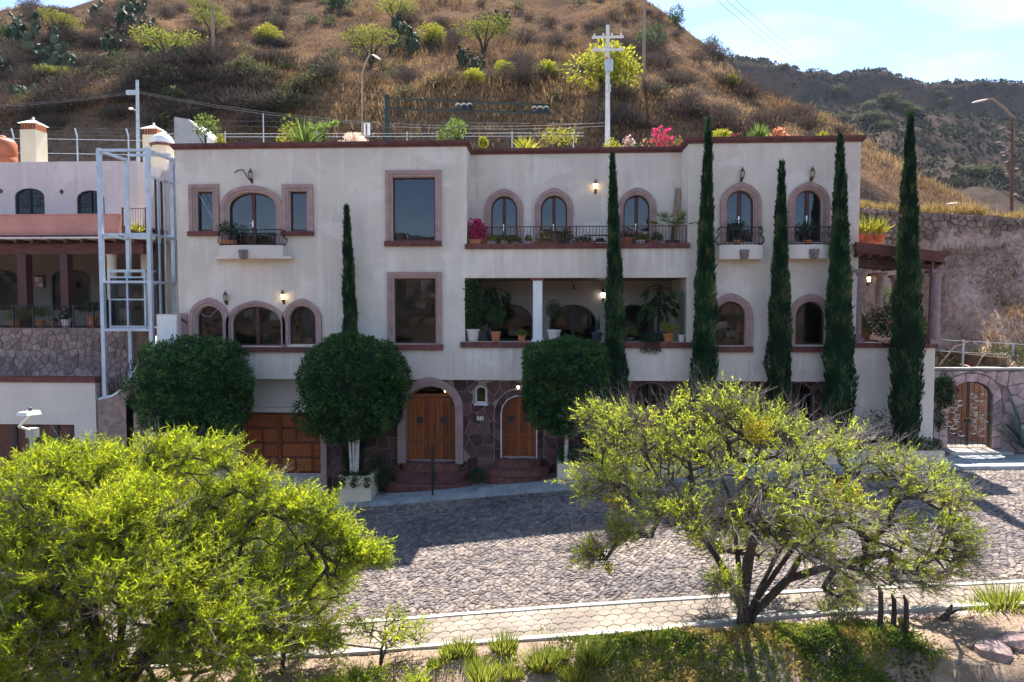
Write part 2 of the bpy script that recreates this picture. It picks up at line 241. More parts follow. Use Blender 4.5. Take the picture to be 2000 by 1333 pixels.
MAT.update(
 stucco=stucco('stucco_cream', (.69, .605, .515), (.79, .72, .64), (.56, .485, .42)),
 stucco_in=mat('stucco_plain', (.66, .595, .52), .9, .06, .6, .1, 30, fine=.03),
 stucco_pink=stucco('stucco_pale_pink', (.70, .60, .57), (.78, .70, .67), (.6, .5, .47)),
 salmon=mat('salmon_plaster', (.60, .27, .22), .9, .12, .8, .1, 30, fine=.05),
 cream=mat('cream_plaster', (.68, .58, .42), .9, .08, .7, .1, 30, fine=.04),
 cantera=mat('pink_carved_stone', (.37, .245, .225), .85, .14, 3, .3, 45, rnd=.06, fine=.16),
 redtile=mat('red_clay_tile', (.145, .048, .042), .7, .3, 5, .2, 40, rnd=.15, fine=.2),
 brick=mat('fired_brick', (.17, .068, .058), .8, .3, 6, .3, 50, rnd=.25, fine=.2),
 cornice=mat('oxblood_cornice_paint', (.12, .043, .038), .7, .3, 3, .15, 40, fine=.15),
 redstone=mat('purple_red_stone', (.105, .05, .047), .85, .35, 3, .45, 30, rnd=.5, fine=.2),
 mortar=mat('pale_mortar', (.38, .28, .25), .95, .15, 4, .3, 60),
 wood=mat('varnished_orange_wood', (.18, .042, .008), .5, .4, 3, .15, 30, col2=(.33, .088, .015), stretch=(14, 14, 1), rnd=.28, fine=.2, spec=.4),
 wood_in=mat('varnished_panel_wood', (.27, .07, .013), .5, .3, 4, .15, 30, stretch=(10, 10, 1.2), rnd=.14, fine=.2, spec=.4),
 darkwood=mat('dark_red_frame_wood', (.075, .022, .018), .45, .3, 4, .1, 30, spec=.4),
 beam=mat('weathered_beam', (.12, .042, .032), .75, .4, 2.5, .25, 25, stretch=(1, 6, 6), fine=.25),
 browndoor=mat('brown_door', (.115, .045, .03), .6, .35, 3, .2, 30, stretch=(6, 6, 1)),
 iron=mat('wrought_iron', (.02, .019, .021), .55, .3, 8, .1, 60, spec=.5),
 rust=mat('rusty_iron', (.14, .06, .035), .75, .45, 10, .2, 60),
 galv=mat('grey_primed_steel', (.50, .56, .63), .45, .12, 3, .05, 60, metal=.25, spec=.5),
 galvwire=mat('galvanised_post', (.42, .46, .49), .5, .15, 5, .05, 60, metal=.3),
 white=mat('white_paint', (.78, .77, .75), .7, .05, 3, .05, 50, fine=.04),
 chrome=mat('bright_handle', (.85, .85, .85), .25, .02, 3, 0, 50, metal=.9),
 plug=mat('green_metal_post', (.022, .036, .032), .55, .25, 4, .1, 50),
 black=mat('black_plastic', (.012, .012, .014), .5, .2, 6, .05, 50, spec=.5),
 terra=mat('terracotta', (.44, .155, .075), .85, .25, 6, .15, 50, rnd=.2, fine=.15),
 tank=mat('clay_red_plastic_tank', (.42, .13, .065), .6, .1, 3, .05, 50),
 palepot=mat('pale_glazed_pot', (.66, .56, .53), .7, .1, 6, .1, 50, rnd=.1),
 darkpot=mat('dark_glazed_pot', (.05, .055, .075), .5, .2, 6, .1, 50),
 concrete=mat('weathered_concrete', (.46, .45, .43), .9, .15, 1.5, .2, 40, fine=.1),
 poleconc=mat('pole_concrete', (.58, .56, .54), .85, .12, 3, .1, 40),
 polewood=mat('bleached_pole', (.34, .24, .17), .85, .25, 2, .1, 40, stretch=(5, 5, .6)),
 kerb=mat('painted_kerb', (.37, .345, .32), .9, .3, 1.8, .25, 40, rnd=.05, fine=.12),
 slab=mat('blue_grey_flagstone', (.30, .32, .33), .85, .2, 2.2, .3, 35, rnd=.16, fine=.14),
 paver=mat('sandy_paver', (.225, .185, .15), .9, .28, .9, .25, 60, rnd=.13, fine=.12),
 cobble=mat('cobble', (.165, .148, .14), .9, .4, 4.5, .4, 30, spec=0, fine=.25, col2=(.26, .236, .222), lo=.42, hi=.62),
 dirtgap=mat('road_dirt', (.17, .135, .11), .95, .25, 2, .4, 40, fine=.2),
 soil=mat('dry_soil', (.165, .115, .08), .95, .3, 1.6, .5, 25, fine=.25, col2=(.29, .21, .15)),
 asphalt=mat('road_asphalt', (.06, .06, .062), .9, .15, 1, .3, 60),
 hill=mat('dry_hillside', (.135, .082, .05), .95, .3, .18, .9, 3, col2=(.08, .056, .043), spec=0, fine=.35, lo=.4, hi=.62),
 cut=mat('cut_rock', (.24, .155, .115), .95, .4, .5, .9, 2.2, col2=(.36, .25, .18), fine=.35),
 farhill=mat('far_hillside', (.040, .034, .032), .95, .35, .035, .9, .5, col2=(.085, .06, .043), spec=0, fine=.35),
 cliff=mat('far_cliff', (.26, .15, .115), .9, .4, .06, .9, .35, col2=(.37, .24, .18), stretch=(1, 1, .35), fine=.3),
 wallstone=mat('rubble_stone', (.27, .19, .165), .9, .3, 4, .45, 30, rnd=.3, fine=.2),
 tanstone=mat('tan_rubble', (.22, .165, .13), .9, .3, 4, .45, 30, rnd=.35, fine=.2),
 pinkstone=mat('pink_wall_stone', (.40, .285, .27), .9, .25, 4, .45, 30, rnd=.22, fine=.18),
 boulder=mat('boulder', (.30, .21, .19), .9, .3, 3, .5, 20, rnd=.2, fine=.2),
 mortar2=mat('brown_mortar', (.20, .15, .125), .95, .2, 4, .4, 40),
 bark=mat('dark_bark', (.055, .042, .035), .9, .4, 8, .5, 40, stretch=(1, 1, .3)),
 twig=mat('grey_twig', (.20, .165, .15), .9, .3, 5, .1, 40),
 whitebark=mat('limewashed_bark', (.55, .50, .47), .9, .2, 6, .3, 40),
 glass=glassmat('window_glass', (.34, .38, .42), .05), dimglass=glassmat('dark_glass', (.25, .27, .3), .035),
 curtain=mat('white_curtain', (.75, .74, .72), .9, .05, 3, 0, 40), room=mat('room_paint', (.35, .31, .28), .9, .1, 2, 0, 30), roomfloor=mat('room_floor', (.12, .07, .05), .5, .2, 2, 0, 30),
 lamp_warm=emit('warm_lamp', (1, .72, .32), 3), lamp_white=emit('white_lamp', (1, .95, .85), 3.5), lampglass=mat('frosted_lamp_glass', (.5, .45, .36), .3, .1, 5, 0, 40),
 carpaint=mat('white_car_paint', (.75, .76, .77), .3, .02, 2, 0, 40, spec=.6), tyre=mat('tyre', (.02, .02, .02), .9, .1, 4, 0, 40),
 lfeather=leafmat('feathery_green', [(0, (.16, .22, .02)), (.5, (.33, .42, .03)), (.85, (.46, .51, .05)), (1, (.50, .41, .05))], .72, tcol=(1.2, 1.15, .5)),
 lright=leafmat('thorn_tree_green', [(0, (.10, .135, .03)), (.45, (.27, .32, .045)), (.9, (.43, .47, .08)), (1, (.48, .37, .04))], .68, tcol=(1.15, 1.15, .6)),
 lmistle=leafmat('yellow_green_clump', [(0, (.22, .20, .02)), (.6, (.38, .34, .03)), (1, (.46, .36, .04))], .5),
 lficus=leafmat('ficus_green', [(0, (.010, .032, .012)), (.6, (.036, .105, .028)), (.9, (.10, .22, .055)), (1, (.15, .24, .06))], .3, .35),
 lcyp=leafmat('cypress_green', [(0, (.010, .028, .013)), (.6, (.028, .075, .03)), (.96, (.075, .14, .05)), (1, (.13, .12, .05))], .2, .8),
 ldark=leafmat('dark_leaf', [(0, (.015, .035, .014)), (.7, (.04, .09, .03)), (1, (.09, .15, .05))], .3),
 lmid=leafmat('mid_green_leaf', [(0, (.05, .09, .02)), (.6, (.13, .20, .04)), (1, (.26, .32, .07))], .45),
 lyel=leafmat('yellow_green_leaf', [(0, (.17, .19, .02)), (.6, (.34, .34, .035)), (1, (.46, .42, .06))], .45),
 lgrey=leafmat('grey_twigs', [(0, (.055, .043, .038)), (.6, (.12, .092, .077)), (1, (.20, .155, .125))], .2, .9),
 lhillgreen=leafmat('scrub_green', [(0, (.04, .05, .025)), (.6, (.10, .105, .05)), (1, (.17, .16, .085))], .3, .9),
 lcactus=leafmat('cactus_green', [(0, (.035, .055, .03)), (.6, (.07, .10, .055)), (1, (.13, .16, .10))], .05, .6),
 lgrass=leafmat('dry_grass', [(0, (.11, .062, .032)), (.5, (.25, .15, .07)), (1, (.42, .28, .14))], .35, .9),
 lstraw=leafmat('golden_straw', [(0, (.28, .18, .06)), (.6, (.40, .28, .10)), (1, (.50, .37, .16))], .4, .9),
 ltuft=leafmat('green_tuft', [(0, (.16, .10, .03)), (.45, (.20, .22, .03)), (1, (.36, .42, .06))], .45),
 lcover=leafmat('ground_cover', [(0, (.07, .11, .02)), (.5, (.20, .26, .04)), (.8, (.34, .34, .05)), (1, (.40, .31, .09))], .4),
 lfar=leafmat('far_scrub', [(0, (.020, .028, .018)), (.6, (.045, .048, .032)), (1, (.085, .072, .05))], .2, .9),
 magenta=leafmat('magenta_bract', [(0, (.50, .015, .10)), (1, (.75, .05, .22))], .4), pinkfl=leafmat('pink_bract', [(0, (.55, .22, .36)), (1, (.75, .45, .55))], .4),
 coral=leafmat('coral_bract', [(0, (.7, .2, .1)), (1, (.8, .38, .25))], .4), redfl=leafmat('red_bloom', [(0, (.6, .03, .02)), (1, (.7, .1, .04))], .4), palefl=leafmat('pale_bloom', [(0, (.7, .55, .45)), (1, (.8, .7, .6))], .4),
 loggia=mat('loggia_paint', (.43, .375, .33), .9, .08, .7, .1, 30, fine=.04), patio=mat('patio_painted_shade', (.24, .205, .17), .9, .1, .7, .1, 30, fine=.05),  # patio: beige wall, its deep shade put into the colour
 tread=mat('worn_tread_tile', (.13, .105, .11), .7, .25, 3, .2, 40), mortar3=mat('rubble_mortar', (.22, .16, .135), .95, .2, 4, .4, 40),
 bank=mat('earth_bank', (.30, .195, .145), .95, .3, .8, .9, 6, col2=(.46, .32, .245), spec=0, fine=.3, stretch=(1, 1, .6)),
 lacacia=leafmat('olive_acacia', [(0, (.06, .065, .02)), (.5, (.17, .18, .035)), (1, (.34, .34, .06))], .4, .8), wire=mat('dark_wire', (.10, .10, .105), .6, .1, 3, 0, 40), woodframe=mat('varnished_wood_recess_shade', (.10, .028, .009), .5, .4, 3, .15, 30, stretch=(14, 14, 1), fine=.2, spec=.4), orange=mat('orange_plaster', (.74, .46, .30), .9, .15, 2, .2, 30),
 agave=leafmat('blue_agave', [(0, (.07, .10, .10)), (1, (.17, .22, .21))], .1),
)
# ------------------------------------------------------------------ value noise for the land
_pt = np.random.default_rng(3).random((256, 256))
def vn(x, y):
    xi = np.floor(x).astype(int); yi = np.floor(y).astype(int); fx = x - xi; fy = y - yi; fx = fx * fx * (3 - 2 * fx); fy = fy * fy * (3 - 2 * fy)
    a = _pt[xi & 255, yi & 255]; b = _pt[(xi + 1) & 255, yi & 255]; c = _pt[xi & 255, (yi + 1) & 255]; d = _pt[(xi + 1) & 255, (yi + 1) & 255]
    return (a * (1 - fx) + b * fx) * (1 - fy) + (c * (1 - fx) + d * fx) * fy - .5
def fbm(x, y, o=4): return sum(vn(x * 2 ** k + 17 * k, y * 2 ** k + 31 * k) / 2 ** k for k in range(o))
def smin(a, b, k): h = np.clip(.5 + .5 * (b - a) / k, 0, 1); return b * (1 - h) + a * h - k * h * (1 - h)
# voronoi cells for rubble, cladding and cobbles
def clip(poly, a, b, c):     # keep a x + b y <= c
    out = []; n = len(poly)
    for k in range(n):
        p, q = poly[k], poly[(k + 1) % n]; dp = a * p[0] + b * p[1] - c; dq = a * q[0] + b * q[1] - c
        if dp <= 0: out.append(p)
        if (dp < 0 < dq) or (dq < 0 < dp):
            t = dp / (dp - dq); out.append((p[0] + t * (q[0] - p[0]), p[1] + t * (q[1] - p[1])))
    return out
def cells(x0, x1, z0, z1, s, jit=.42, asp=1.0, gap=.02, rr=None):
    rr = rr or random.Random(5); nx = max(1, round((x1 - x0) / (s * asp))); nz = max(1, round((z1 - z0) / s)); dx = (x1 - x0) / nx; dz = (z1 - z0) / nz; S = {}
    for i in range(-1, nx + 1):
        for j in range(-1, nz + 1):
            S[i, j] = (x0 + (i + .5 + (j & 1) * .35 + rr.uniform(-jit, jit)) * dx, z0 + (j + .5 + rr.uniform(-jit, jit)) * dz)
    for i in range(-1, nx):
        for j in range(nz):
            p = S[i, j]; P = [(x0, z0), (x1, z0), (x1, z1), (x0, z1)]
            P = [(max(x0, min(x1, p[0] + u * dx * 2.2)), max(z0, min(z1, p[1] + v * dz * 2.2))) for u, v in ((-1, -1), (1, -1), (1, 1), (-1, 1))]
            for di in (-2, -1, 0, 1, 2):
                for dj in (-2, -1, 0, 1, 2):
                    if (di or dj) and (i + di, j + dj) in S:
                        q = S[i + di, j + dj]; a, b = q[0] - p[0], q[1] - p[1]; l = math.hypot(a, b) or 1e-6
                        P = clip(P, a, b, (q[0] ** 2 + q[1] ** 2 - p[0] ** 2 - p[1] ** 2) / 2 - gap / 2 * l)
                        if len(P) < 3: break
                if len(P) < 3: break
            if len(P) >= 3: yield P
def area(P): return abs(sum(P[k][0] * P[(k + 1) % len(P)][1] - P[(k + 1) % len(P)][0] * P[k][1] for k in range(len(P)))) / 2
def outside(P, conv):        # part of cell P outside the convex opening conv (ccw)
    cx = sum(p[0] for p in P) / len(P); cz = sum(p[1] for p in P) / len(P); best = None; n = len(conv)
    inside_any = any(all((conv[(k + 1) % n][0] - conv[k][0]) * (p[1] - conv[k][1]) - (conv[(k + 1) % n][1] - conv[k][1]) * (p[0] - conv[k][0]) > 0 for k in range(n)) for p in P + [(cx, cz)])
    bx = [p[0] for p in P]; bz = [p[1] for p in P]; ox = [p[0] for p in conv]; oz = [p[1] for p in conv]
    if max(bx) < min(ox) or min(bx) > max(ox) or max(bz) < min(oz) or min(bz) > max(oz): return P
    for k in range(n):
        (x0, z0), (x1, z1) = conv[k], conv[(k + 1) % n]; l = math.hypot(x1 - x0, z1 - z0)
        if l < 1e-6: continue
        a, b = (z1 - z0) / l, -(x1 - x0) / l; d = a * (cx - x0) + b * (cz - z0)
        if best is None or d > best[0]: best = (d, a, b, a * x0 + b * z0)
    d, a, b, c = best
    if d < -.12: return []
    return clip(P, -a, -b, -c)
def stone_xz(P, y, depth, bev=.012):    # one cladding stone: outline in XZ, face proud of y towards -Y
    g = G(); n = len(P); cx = sum(p[0] for p in P) / n; cz = sum(p[1] for p in P) / n; e = random.uniform(-.006, .006)
    f = [(cx + (p[0] - cx) * (1 - bev / max(.05, math.hypot(p[0] - cx, p[1] - cz))), cz + (p[1] - cz) * (1 - bev / max(.05, math.hypot(p[0] - cx, p[1] - cz)))) for p in P]
    V = [(p[0], y + .01, p[1]) for p in P] + [(p[0], y - depth + bev * .7, p[1]) for p in P] + [(p[0], y - depth + e * (p[0] - cx) * 6, p[1]) for p in f]
    F = [(k, (k + 1) % n, n + (k + 1) % n, n + k) for k in range(n)] + [(n + k, n + (k + 1) % n, 2 * n + (k + 1) % n, 2 * n + k) for k in range(n)] + [tuple(2 * n + k for k in range(n))]
    g.add(V, F); return g
# ================================================================== LAND, ROAD, PAVEMENTS
def grid(g, xs, ys, fz, mask=None):
    X, Y = np.meshgrid(xs, ys); Z = fz(X, Y); V = np.stack([X, Y, Z], -1).reshape(-1, 3); nx = len(xs); ny = len(ys)
    i, j = np.meshgrid(np.arange(nx - 1), np.arange(ny - 1)); a = (j * nx + i).ravel()
    F = np.stack([a, a + 1, a + nx + 1, a + nx], -1)
    if mask is not None:
        xm = (np.array(xs)[:-1] + np.array(xs)[1:]) / 2; ym = (np.array(ys)[:-1] + np.array(ys)[1:]) / 2
        XM, YM = np.meshgrid(xm, ym); F = F[mask(XM, YM).ravel()]
    return g.add(V, F)
def slopemix(m, steep, lo=.55, hi=.8, ylim=None):      # bare rock where the ground is steep
    t = m.node_tree; L = t.links.new; b = t.nodes['Principled BSDF']; src = b.inputs['Base Color'].links[0].from_socket
    g = _n(t, 'ShaderNodeNewGeometry'); s = _n(t, 'ShaderNodeSeparateXYZ'); L(g.outputs['Normal'], s.inputs[0])
    r = _n(t, 'ShaderNodeMapRange'); r.inputs[1].default_value = lo; r.inputs[2].default_value = hi; r.inputs[3].default_value = 1; r.inputs[4].default_value = 0; L(s.outputs['Z'], r.inputs[0])
    fac = r.outputs[0]
    if ylim:
        sy = _n(t, 'ShaderNodeSeparateXYZ'); L(g.outputs['Position'], sy.inputs[0]); ry = _n(t, 'ShaderNodeMapRange'); ry.inputs[1].default_value = ylim[0]; ry.inputs[2].default_value = ylim[1]; ry.inputs[3].default_value = 1; ry.inputs[4].default_value = 0; L(sy.outputs['Y'], ry.inputs[0]); mu = _n(t, 'ShaderNodeMath', operation='MULTIPLY'); L(fac, mu.inputs[0]); L(ry.outputs[0], mu.inputs[1]); fac = mu.outputs[0]
    n = _n(t, 'ShaderNodeTexNoise', i_Scale=steep[2], i_Detail=8.0, i_Roughness=.7); L(g.outputs['Position'], n.inputs['Vector']); c = _n(t, 'ShaderNodeValToRGB'); c.color_ramp.elements[0].color = (*steep[0], 1); c.color_ramp.elements[1].color = (*steep[1], 1); c.color_ramp.elements[0].position = .35; c.color_ramp.elements[1].position = .68
    L(n.outputs[0], c.inputs[0]); x = _n(t, 'ShaderNodeMixRGB'); L(fac, x.inputs[0]); L(src, x.inputs[1]); L(c.outputs[0], x.inputs[2]); L(x.outputs[0], b.inputs['Base Color'])
slopemix(M('hill'), ((.09, .06, .045), (.27, .185, .13), 1.5), .42, .7, (28, 34))
slopemix(M('farhill'), ((.055, .036, .03), (.14, .088, .066), .1), .25, .48)
def zland(x, y):
    e = np.interp(x, [5.5, 7.6], [-14.7, -16.1]); d = np.maximum(0, e - y); k = np.interp(x, [5.8, 7.6], [0, 1])
    z = zg(np.clip(x, -70, 70)) - .19 * ((y > -14.1) & (y < .3)) - .02 - d * .5 - k * 1.3 * np.clip(d / .3, 0, 1)
    z = np.where(y < -24, np.maximum(z, -6 - .0 * y), z)
    far = np.interp(-y, [24, 60, 150, 230, 430, 620, 1200], [-6, -14, -34, -30, 40, 78, 90]) + fbm(x / 60, y / 60) * 14 * np.clip((-y - 60) / 100, 0, 1)
    return np.where(y < -24, far, z) + fbm(x * 1.1, y * 1.1, 3) * .09 * (y < -14.2)
xs = np.concatenate([np.linspace(-900, -80, 30), np.linspace(-70, -13, 20), np.linspace(-12, 20, 110), np.linspace(22, 70, 15), np.linspace(90, 900, 30)])
ys = np.concatenate([np.linspace(-1300, -100, 45), np.concatenate([np.linspace(-90, -66, 7), [-61.0], np.linspace(-57, -28, 10)]), np.linspace(-26, -13.9, 60), np.linspace(-13, .2, 12), [1.0, 4, 13]])
tag(grid(G(), xs, ys[ys > -62], zland).build('ground', M('soil'), smooth=True), kind='structure')
tag(grid(G(), xs, ys[ys < -60][:], zland).build('opposite_hillside', M('farhill'), smooth=True), kind='structure')
# ---- cobbled road
XR0, XR1 = -34, 40
road = tag(grid(G(), np.linspace(XR0, XR1, 120), [-12.62, -9, -6, -2.15], lambda x, y: zg(x) - .165 + 0 * y).build('road', M('dirtgap')), kind='structure')
cob = []
for P in cells(-12, 20, -12.58, -2.22, .138, .38, 1.25, .013, random.Random(8)):
    a = area(P)
    if a < .006: continue
    cob.append(P)
def cobble_geo(g, P):
    n = len(P); cx = sum(p[0] for p in P) / n; cy = sum(p[1] for p in P) / n; h = random.uniform(.02, .045); tx, ty = random.uniform(-.1, .1), random.uniform(-.12, .12)
    V = [(p[0], p[1], zg(p[0]) - .17) for p in P]
    V += [(cx + (p[0] - cx) * .95, cy + (p[1] - cy) * .95, zg(p[0]) - .165 + h * .6) for p in P]
    V += [(cx + (p[0] - cx) * .66, cy + (p[1] - cy) * .66, zg(p[0]) - .16 + h + tx * (p[0] - cx) + ty * (p[1] - cy)) for p in P]
    F = [(k, (k + 1) % n, n + (k + 1) % n, n + k) for k in range(n)] + [(n + k, n + (k + 1) % n, 2 * n + (k + 1) % n, 2 * n + k) for k in range(n)] + [tuple(2 * n + k for k in range(n))]
    g.add(V, F, random.random())
def cobmat():
    m = M('cobble'); t = m.node_tree; L = t.links.new; b = t.nodes['Principled BSDF']; src = b.inputs['Base Color'].links[0].from_socket
    a = _n(t, 'ShaderNodeAttribute', attribute_name='rnd'); r = _n(t, 'ShaderNodeValToRGB'); e = r.color_ramp.elements; e[0].color = (.6, .6, .66, 1); e[1].color = (1.2, 1.12, 1.06, 1); e.new(.55).color = (.95, .93, .95, 1)
    L(a.outputs['Fac'], r.inputs[0]); x = _n(t, 'ShaderNodeMixRGB', blend_type='MULTIPLY'); x.inputs[0].default_value = 1; L(src, x.inputs[1]); L(r.outputs[0], x.inputs[2]); n3 = _n(t, 'ShaderNodeTexNoise', i_Scale=.33, i_Detail=5.0, i_Roughness=.6); ge = _n(t, 'ShaderNodeNewGeometry'); mp = _n(t, 'ShaderNodeMapping'); mp.inputs['Scale'].default_value = (.45, 1.3, 1); L(ge.outputs['Position'], mp.inputs[0]); L(mp.outputs[0], n3.inputs['Vector']); r3 = _n(t, 'ShaderNodeValToRGB'); q = r3.color_ramp.elements; q[0].position = .36; q[0].color = (.72, .72, .74, 1); q[1].position = .66; q[1].color = (1.28, 1.2, 1.1, 1); L(n3.outputs[0], r3.inputs[0]); y = _n(t, 'ShaderNodeMixRGB', blend_type='MULTIPLY'); y.inputs[0].default_value = 1; L(x.outputs[0], y.inputs[1]); L(r3.outputs[0], y.inputs[2]); L(y.outputs[0], b.inputs['Base Color'])
cobmat()
def near(P): return (sum(p[1] for p in P) / len(P), abs(sum(p[0] for p in P) / len(P) - 1.5))
vis = sorted([P for P in cob if -4.5 < P[0][0] < 4.2 or 7.5 < P[0][0] < 10.5], key=lambda P: (sum(p[1] for p in P) / len(P)))[:290]
vid = {id(P) for P in vis}; g = G()
for P in cob:
    if id(P) in vid:
        q = G(); cobble_geo(q, P); q.build('cobblestone', M('cobble'), road)
    else: cobble_geo(g, P)
tag(g.build('cobblestone', M('cobble'), road), kind='stuff')
# small pebbles, grit and dead leaves gathered along the gutters
g = G(); N = 1500; x = rng.uniform(-12, 18, N); y = -12.6 + np.abs(rng.normal(0, .28, N)); x2 = rng.uniform(-12, 18, N); y2 = -2.3 - np.abs(rng.normal(0, .2, N))
x = np.concatenate([x, x2[:500]]); y = np.concatenate([y, y2[:500]]); p = np.stack([x, y, zg(x) - .115], -1)
g.leaves(p, np.stack([rng.normal(size=len(x)), rng.normal(size=len(x)), rng.uniform(.1, .5, len(x))], -1), rng.uniform(.03, .09, len(x)), rng.uniform(.02, .05, len(x)))
tag(g.build('dry_leaves', M('lgrass')), 'dry leaves and grit gathered along the edges of the cobbled road', 'leaf litter', kind='stuff')
# ---- hexagonal paver walk on the near side
def hexwalk_lower(x): return -14.12 if x < 3.3 else (-13.78 if x > 3.9 else -14.12 + .34 * (x - 3.3) / .6)
walk = tag(grid(G(), np.linspace(XR0, XR1, 120), [-14.2, -13.5, -12.6], lambda x, y: zg(x) - .03 + 0 * y).build('pavement', M('mortar')), kind='structure')
s_ = .168; hx = s_ * math.sqrt(3); rows = []
k = 0
for j in range(8):
    yc = -12.86 - j * s_ * 1.5
    for i in range(-52, 72):
        xc = i * hx + (j & 1) * hx / 2
        if not -12.5 < xc < 17: continue
        P = [(xc + (s_ - .009) * math.sin(t * math.pi / 3), yc + (s_ - .009) * math.cos(t * math.pi / 3)) for t in range(6)][::-1]
        P = clip(P, 0, 1, -12.78); P = clip(P, 0, -1, 14.02 if xc < 3.3 else 13.68) if len(P) > 2 else P
        if len(P) < 3 or area(P) < .008: continue
        rows.append((abs(xc - 2.5), P))
rows.sort(key=lambda t: t[0]); rest = G()
def paver(g, P, h):
    n = len(P); cx = sum(p[0] for p in P) / n; cy = sum(p[1] for p in P) / n
    V = [(p[0], p[1], zg(p[0]) - .028) for p in P] + [(p[0], p[1], zg(p[0]) - .004 + h) for p in P] + [(cx + (p[0] - cx) * .95, cy + (p[1] - cy) * .95, zg(p[0]) + .002 + h) for p in P]
    g.add(V, [(k, (k + 1) % n, n + (k + 1) % n, n + k) for k in range(n)] + [(n + k, n + (k + 1) % n, 2 * n + (k + 1) % n, 2 * n + k) for k in range(n)] + [tuple(2 * n + k for k in range(n))])
for k, (d, P) in enumerate(rows):
    h = random.uniform(-.003, .004)
    if k < 298: q = G(); paver(q, P, h); q.build('paver', M('paver'), walk)
    else: paver(rest, P, h)
tag(rest.build('paver', M('paver'), walk), kind='stuff')
def kerbrun(name, parent, x0, x1, ya, yb, top, step, mat_, m=None):
    x = x0
    while x < x1:
        l = step * random.uniform(.85, 1.15); b = min(x + l, x1) - .012; g = G(); e = random.uniform(-.006, .006); ya0, ya1, yb0, yb1 = (f(t) if callable(f) else f for f, t in ((ya, x), (ya, b), (yb, x), (yb, b)))
        g.hexa([(x, ya0, zg(x) - .3), (b, ya1, zg(b) - .3), (b, yb1, zg(b) - .3), (x, yb0, zg(x) - .3)], [(x, ya0 + .01, zg(x) + top + e), (b, ya1 + .01, zg(b) + top + e), (b, yb1 - .01, zg(b) + top + e), (x, yb0 - .01, zg(x) + top + e)])
        g.build(name, mat_, parent); x += l
kerbrun('kerb_stone', walk, -13, 17.5, -12.77, -12.61, .025, 1.5, M('kerb'))
kerbrun('kerb_stone', walk, -13, 17.5, lambda x: hexwalk_lower(x) - .07, lambda x: hexwalk_lower(x) + .095, .04, 1.5, M('kerb'))
# ---- flagstone pavement by the house
pave = tag(grid(G(), np.linspace(XR0, XR1, 120), [-2.1, -1, .35], lambda x, y: zg(x) - .045 + 0 * y).build('pavement', M('mortar2')), kind='structure')
kerbrun('kerb_stone', pave, -13, 19, -2.2, -1.86, .0, .95, M('slab'))
for ya, yb, st in ((-1.85, -1.12, .9), (-1.11, -.2, 1.15)):
    x = -12.5
    while x < 19:
        l = st * random.uniform(.7, 1.3); b = x + l - .018; q = random.uniform(-.006, .006); g = G()
        g.hexa([(x, ya, zg(x) - .044), (b, ya, zg(b) - .044), (b, yb - .018, zg(b) - .044), (x, yb - .018, zg(x) - .044)], [(x, ya, zg(x) - .004 + q), (b, ya, zg(b) - .004 + q), (b, yb - .018, zg(b) - .004 + q), (x, yb - .018, zg(x) - .004 + q)])
        g.build('flagstone', M('slab'), pave); x += l
# ---- the hill behind, with the highway shelf and the rock cut
def sp(x, k): return np.logaddexp(0, x / k) * k
def hroad(X): return np.interp(X, [-160, -20, 10, 16, 26, 45, 130], [14.2, 13.2, 13.0, 12.2, 11.5, 10.4, 7])
def H(X, Y):
    lat = .45 * sp(X - 14, 3); pl = 22.6 + .577 * (Y - 27) - lat
    Xr = 22 + (102 - Y) * .2 + np.maximum(0, 46 - Y) * .25; ext = .95 * sp(X - Xr, 2.5)
    cap = 79 - ((X + 12) / 100) ** 2 * 15 - 19 * np.clip((-74 - X) / 22, 0, 1) + 4 * fbm(X / 40, Y / 40)
    hill = smin(pl, cap, 8) - ext + 5 * fbm(X / 30 + 5, Y / 30) + 1.1 * fbm(X / 6, Y / 6)
    rd = hroad(X); rough = fbm(X / 5 + 9, Y / 5, 4) * 1.6
    cut = rd + np.maximum(0, Y - 21) * (1.5 + .4 * fbm(X / 14, Y * 0)) + rough * np.clip((Y - 21) / 2, 0, 1)
    z = np.where(Y < 21, rd + 0 * Y, smin(hill, cut, .8))
    z = np.maximum(z, np.where(Y > 21, rd - np.maximum(0, Y - 40) * .35, z))
    Yb = Y - 2.4 * np.clip(1.6 - np.abs(X - 17.3) / 1.7, 0, 1)
    fr = np.interp(Yb, [.5, 3.4, 4.2, 7.6, 8.0], [4.35, 5.2, 5.9, 10.0, 10.3]) + fbm(X / 2.2, Y / 2.2) * .9 * np.clip((Y - 1.5) / 2, 0, 1)
    return np.where(Y < 8.05, np.minimum(fr, rd), z)
hxs = np.concatenate([np.arange(-260, -110, 6), np.arange(-110, 8, 1.3), np.arange(8, 46, .5), np.arange(46, 80, 1.5), np.arange(80, 220, 8)]); hys = np.concatenate([np.arange(.75, 8.4, .35), np.arange(9, 20.6, 2.2), np.arange(20.8, 60, .8), np.arange(60, 160, 1.5), np.arange(160, 300, 6)])
PASS = (16.15, 18.35, 5.0)       # garden passage behind the iron gate: no earth there
tag(grid(G(), hxs, hys, H, lambda X, Y: ~(((X < 12.9) & (Y < 13)) | ((X < 15.9) & (Y < 5.6)) | ((X > PASS[0] - .3) & (X < PASS[1] + .3) & (Y < PASS[2]))) & (Y > 8.22)).build('hillside', M('hill'), smooth=True), kind='structure')
tag(grid(G(), hxs, hys, H, lambda X, Y: ~(((X < 12.9) & (Y < 13)) | ((X < 15.9) & (Y < 5.6)) | ((X > PASS[0] - .3) & (X < PASS[1] + .3) & (Y < PASS[2]))) & (Y <= 8.22)).build('earth_bank', M('bank'), smooth=True), kind='structure')
tag(grid(G(), np.linspace(-120, 60, 90), [10.5, 19], lambda X, Y: hroad(X) + .03 + 0 * Y).build('highway', M('asphalt')), kind='structure')
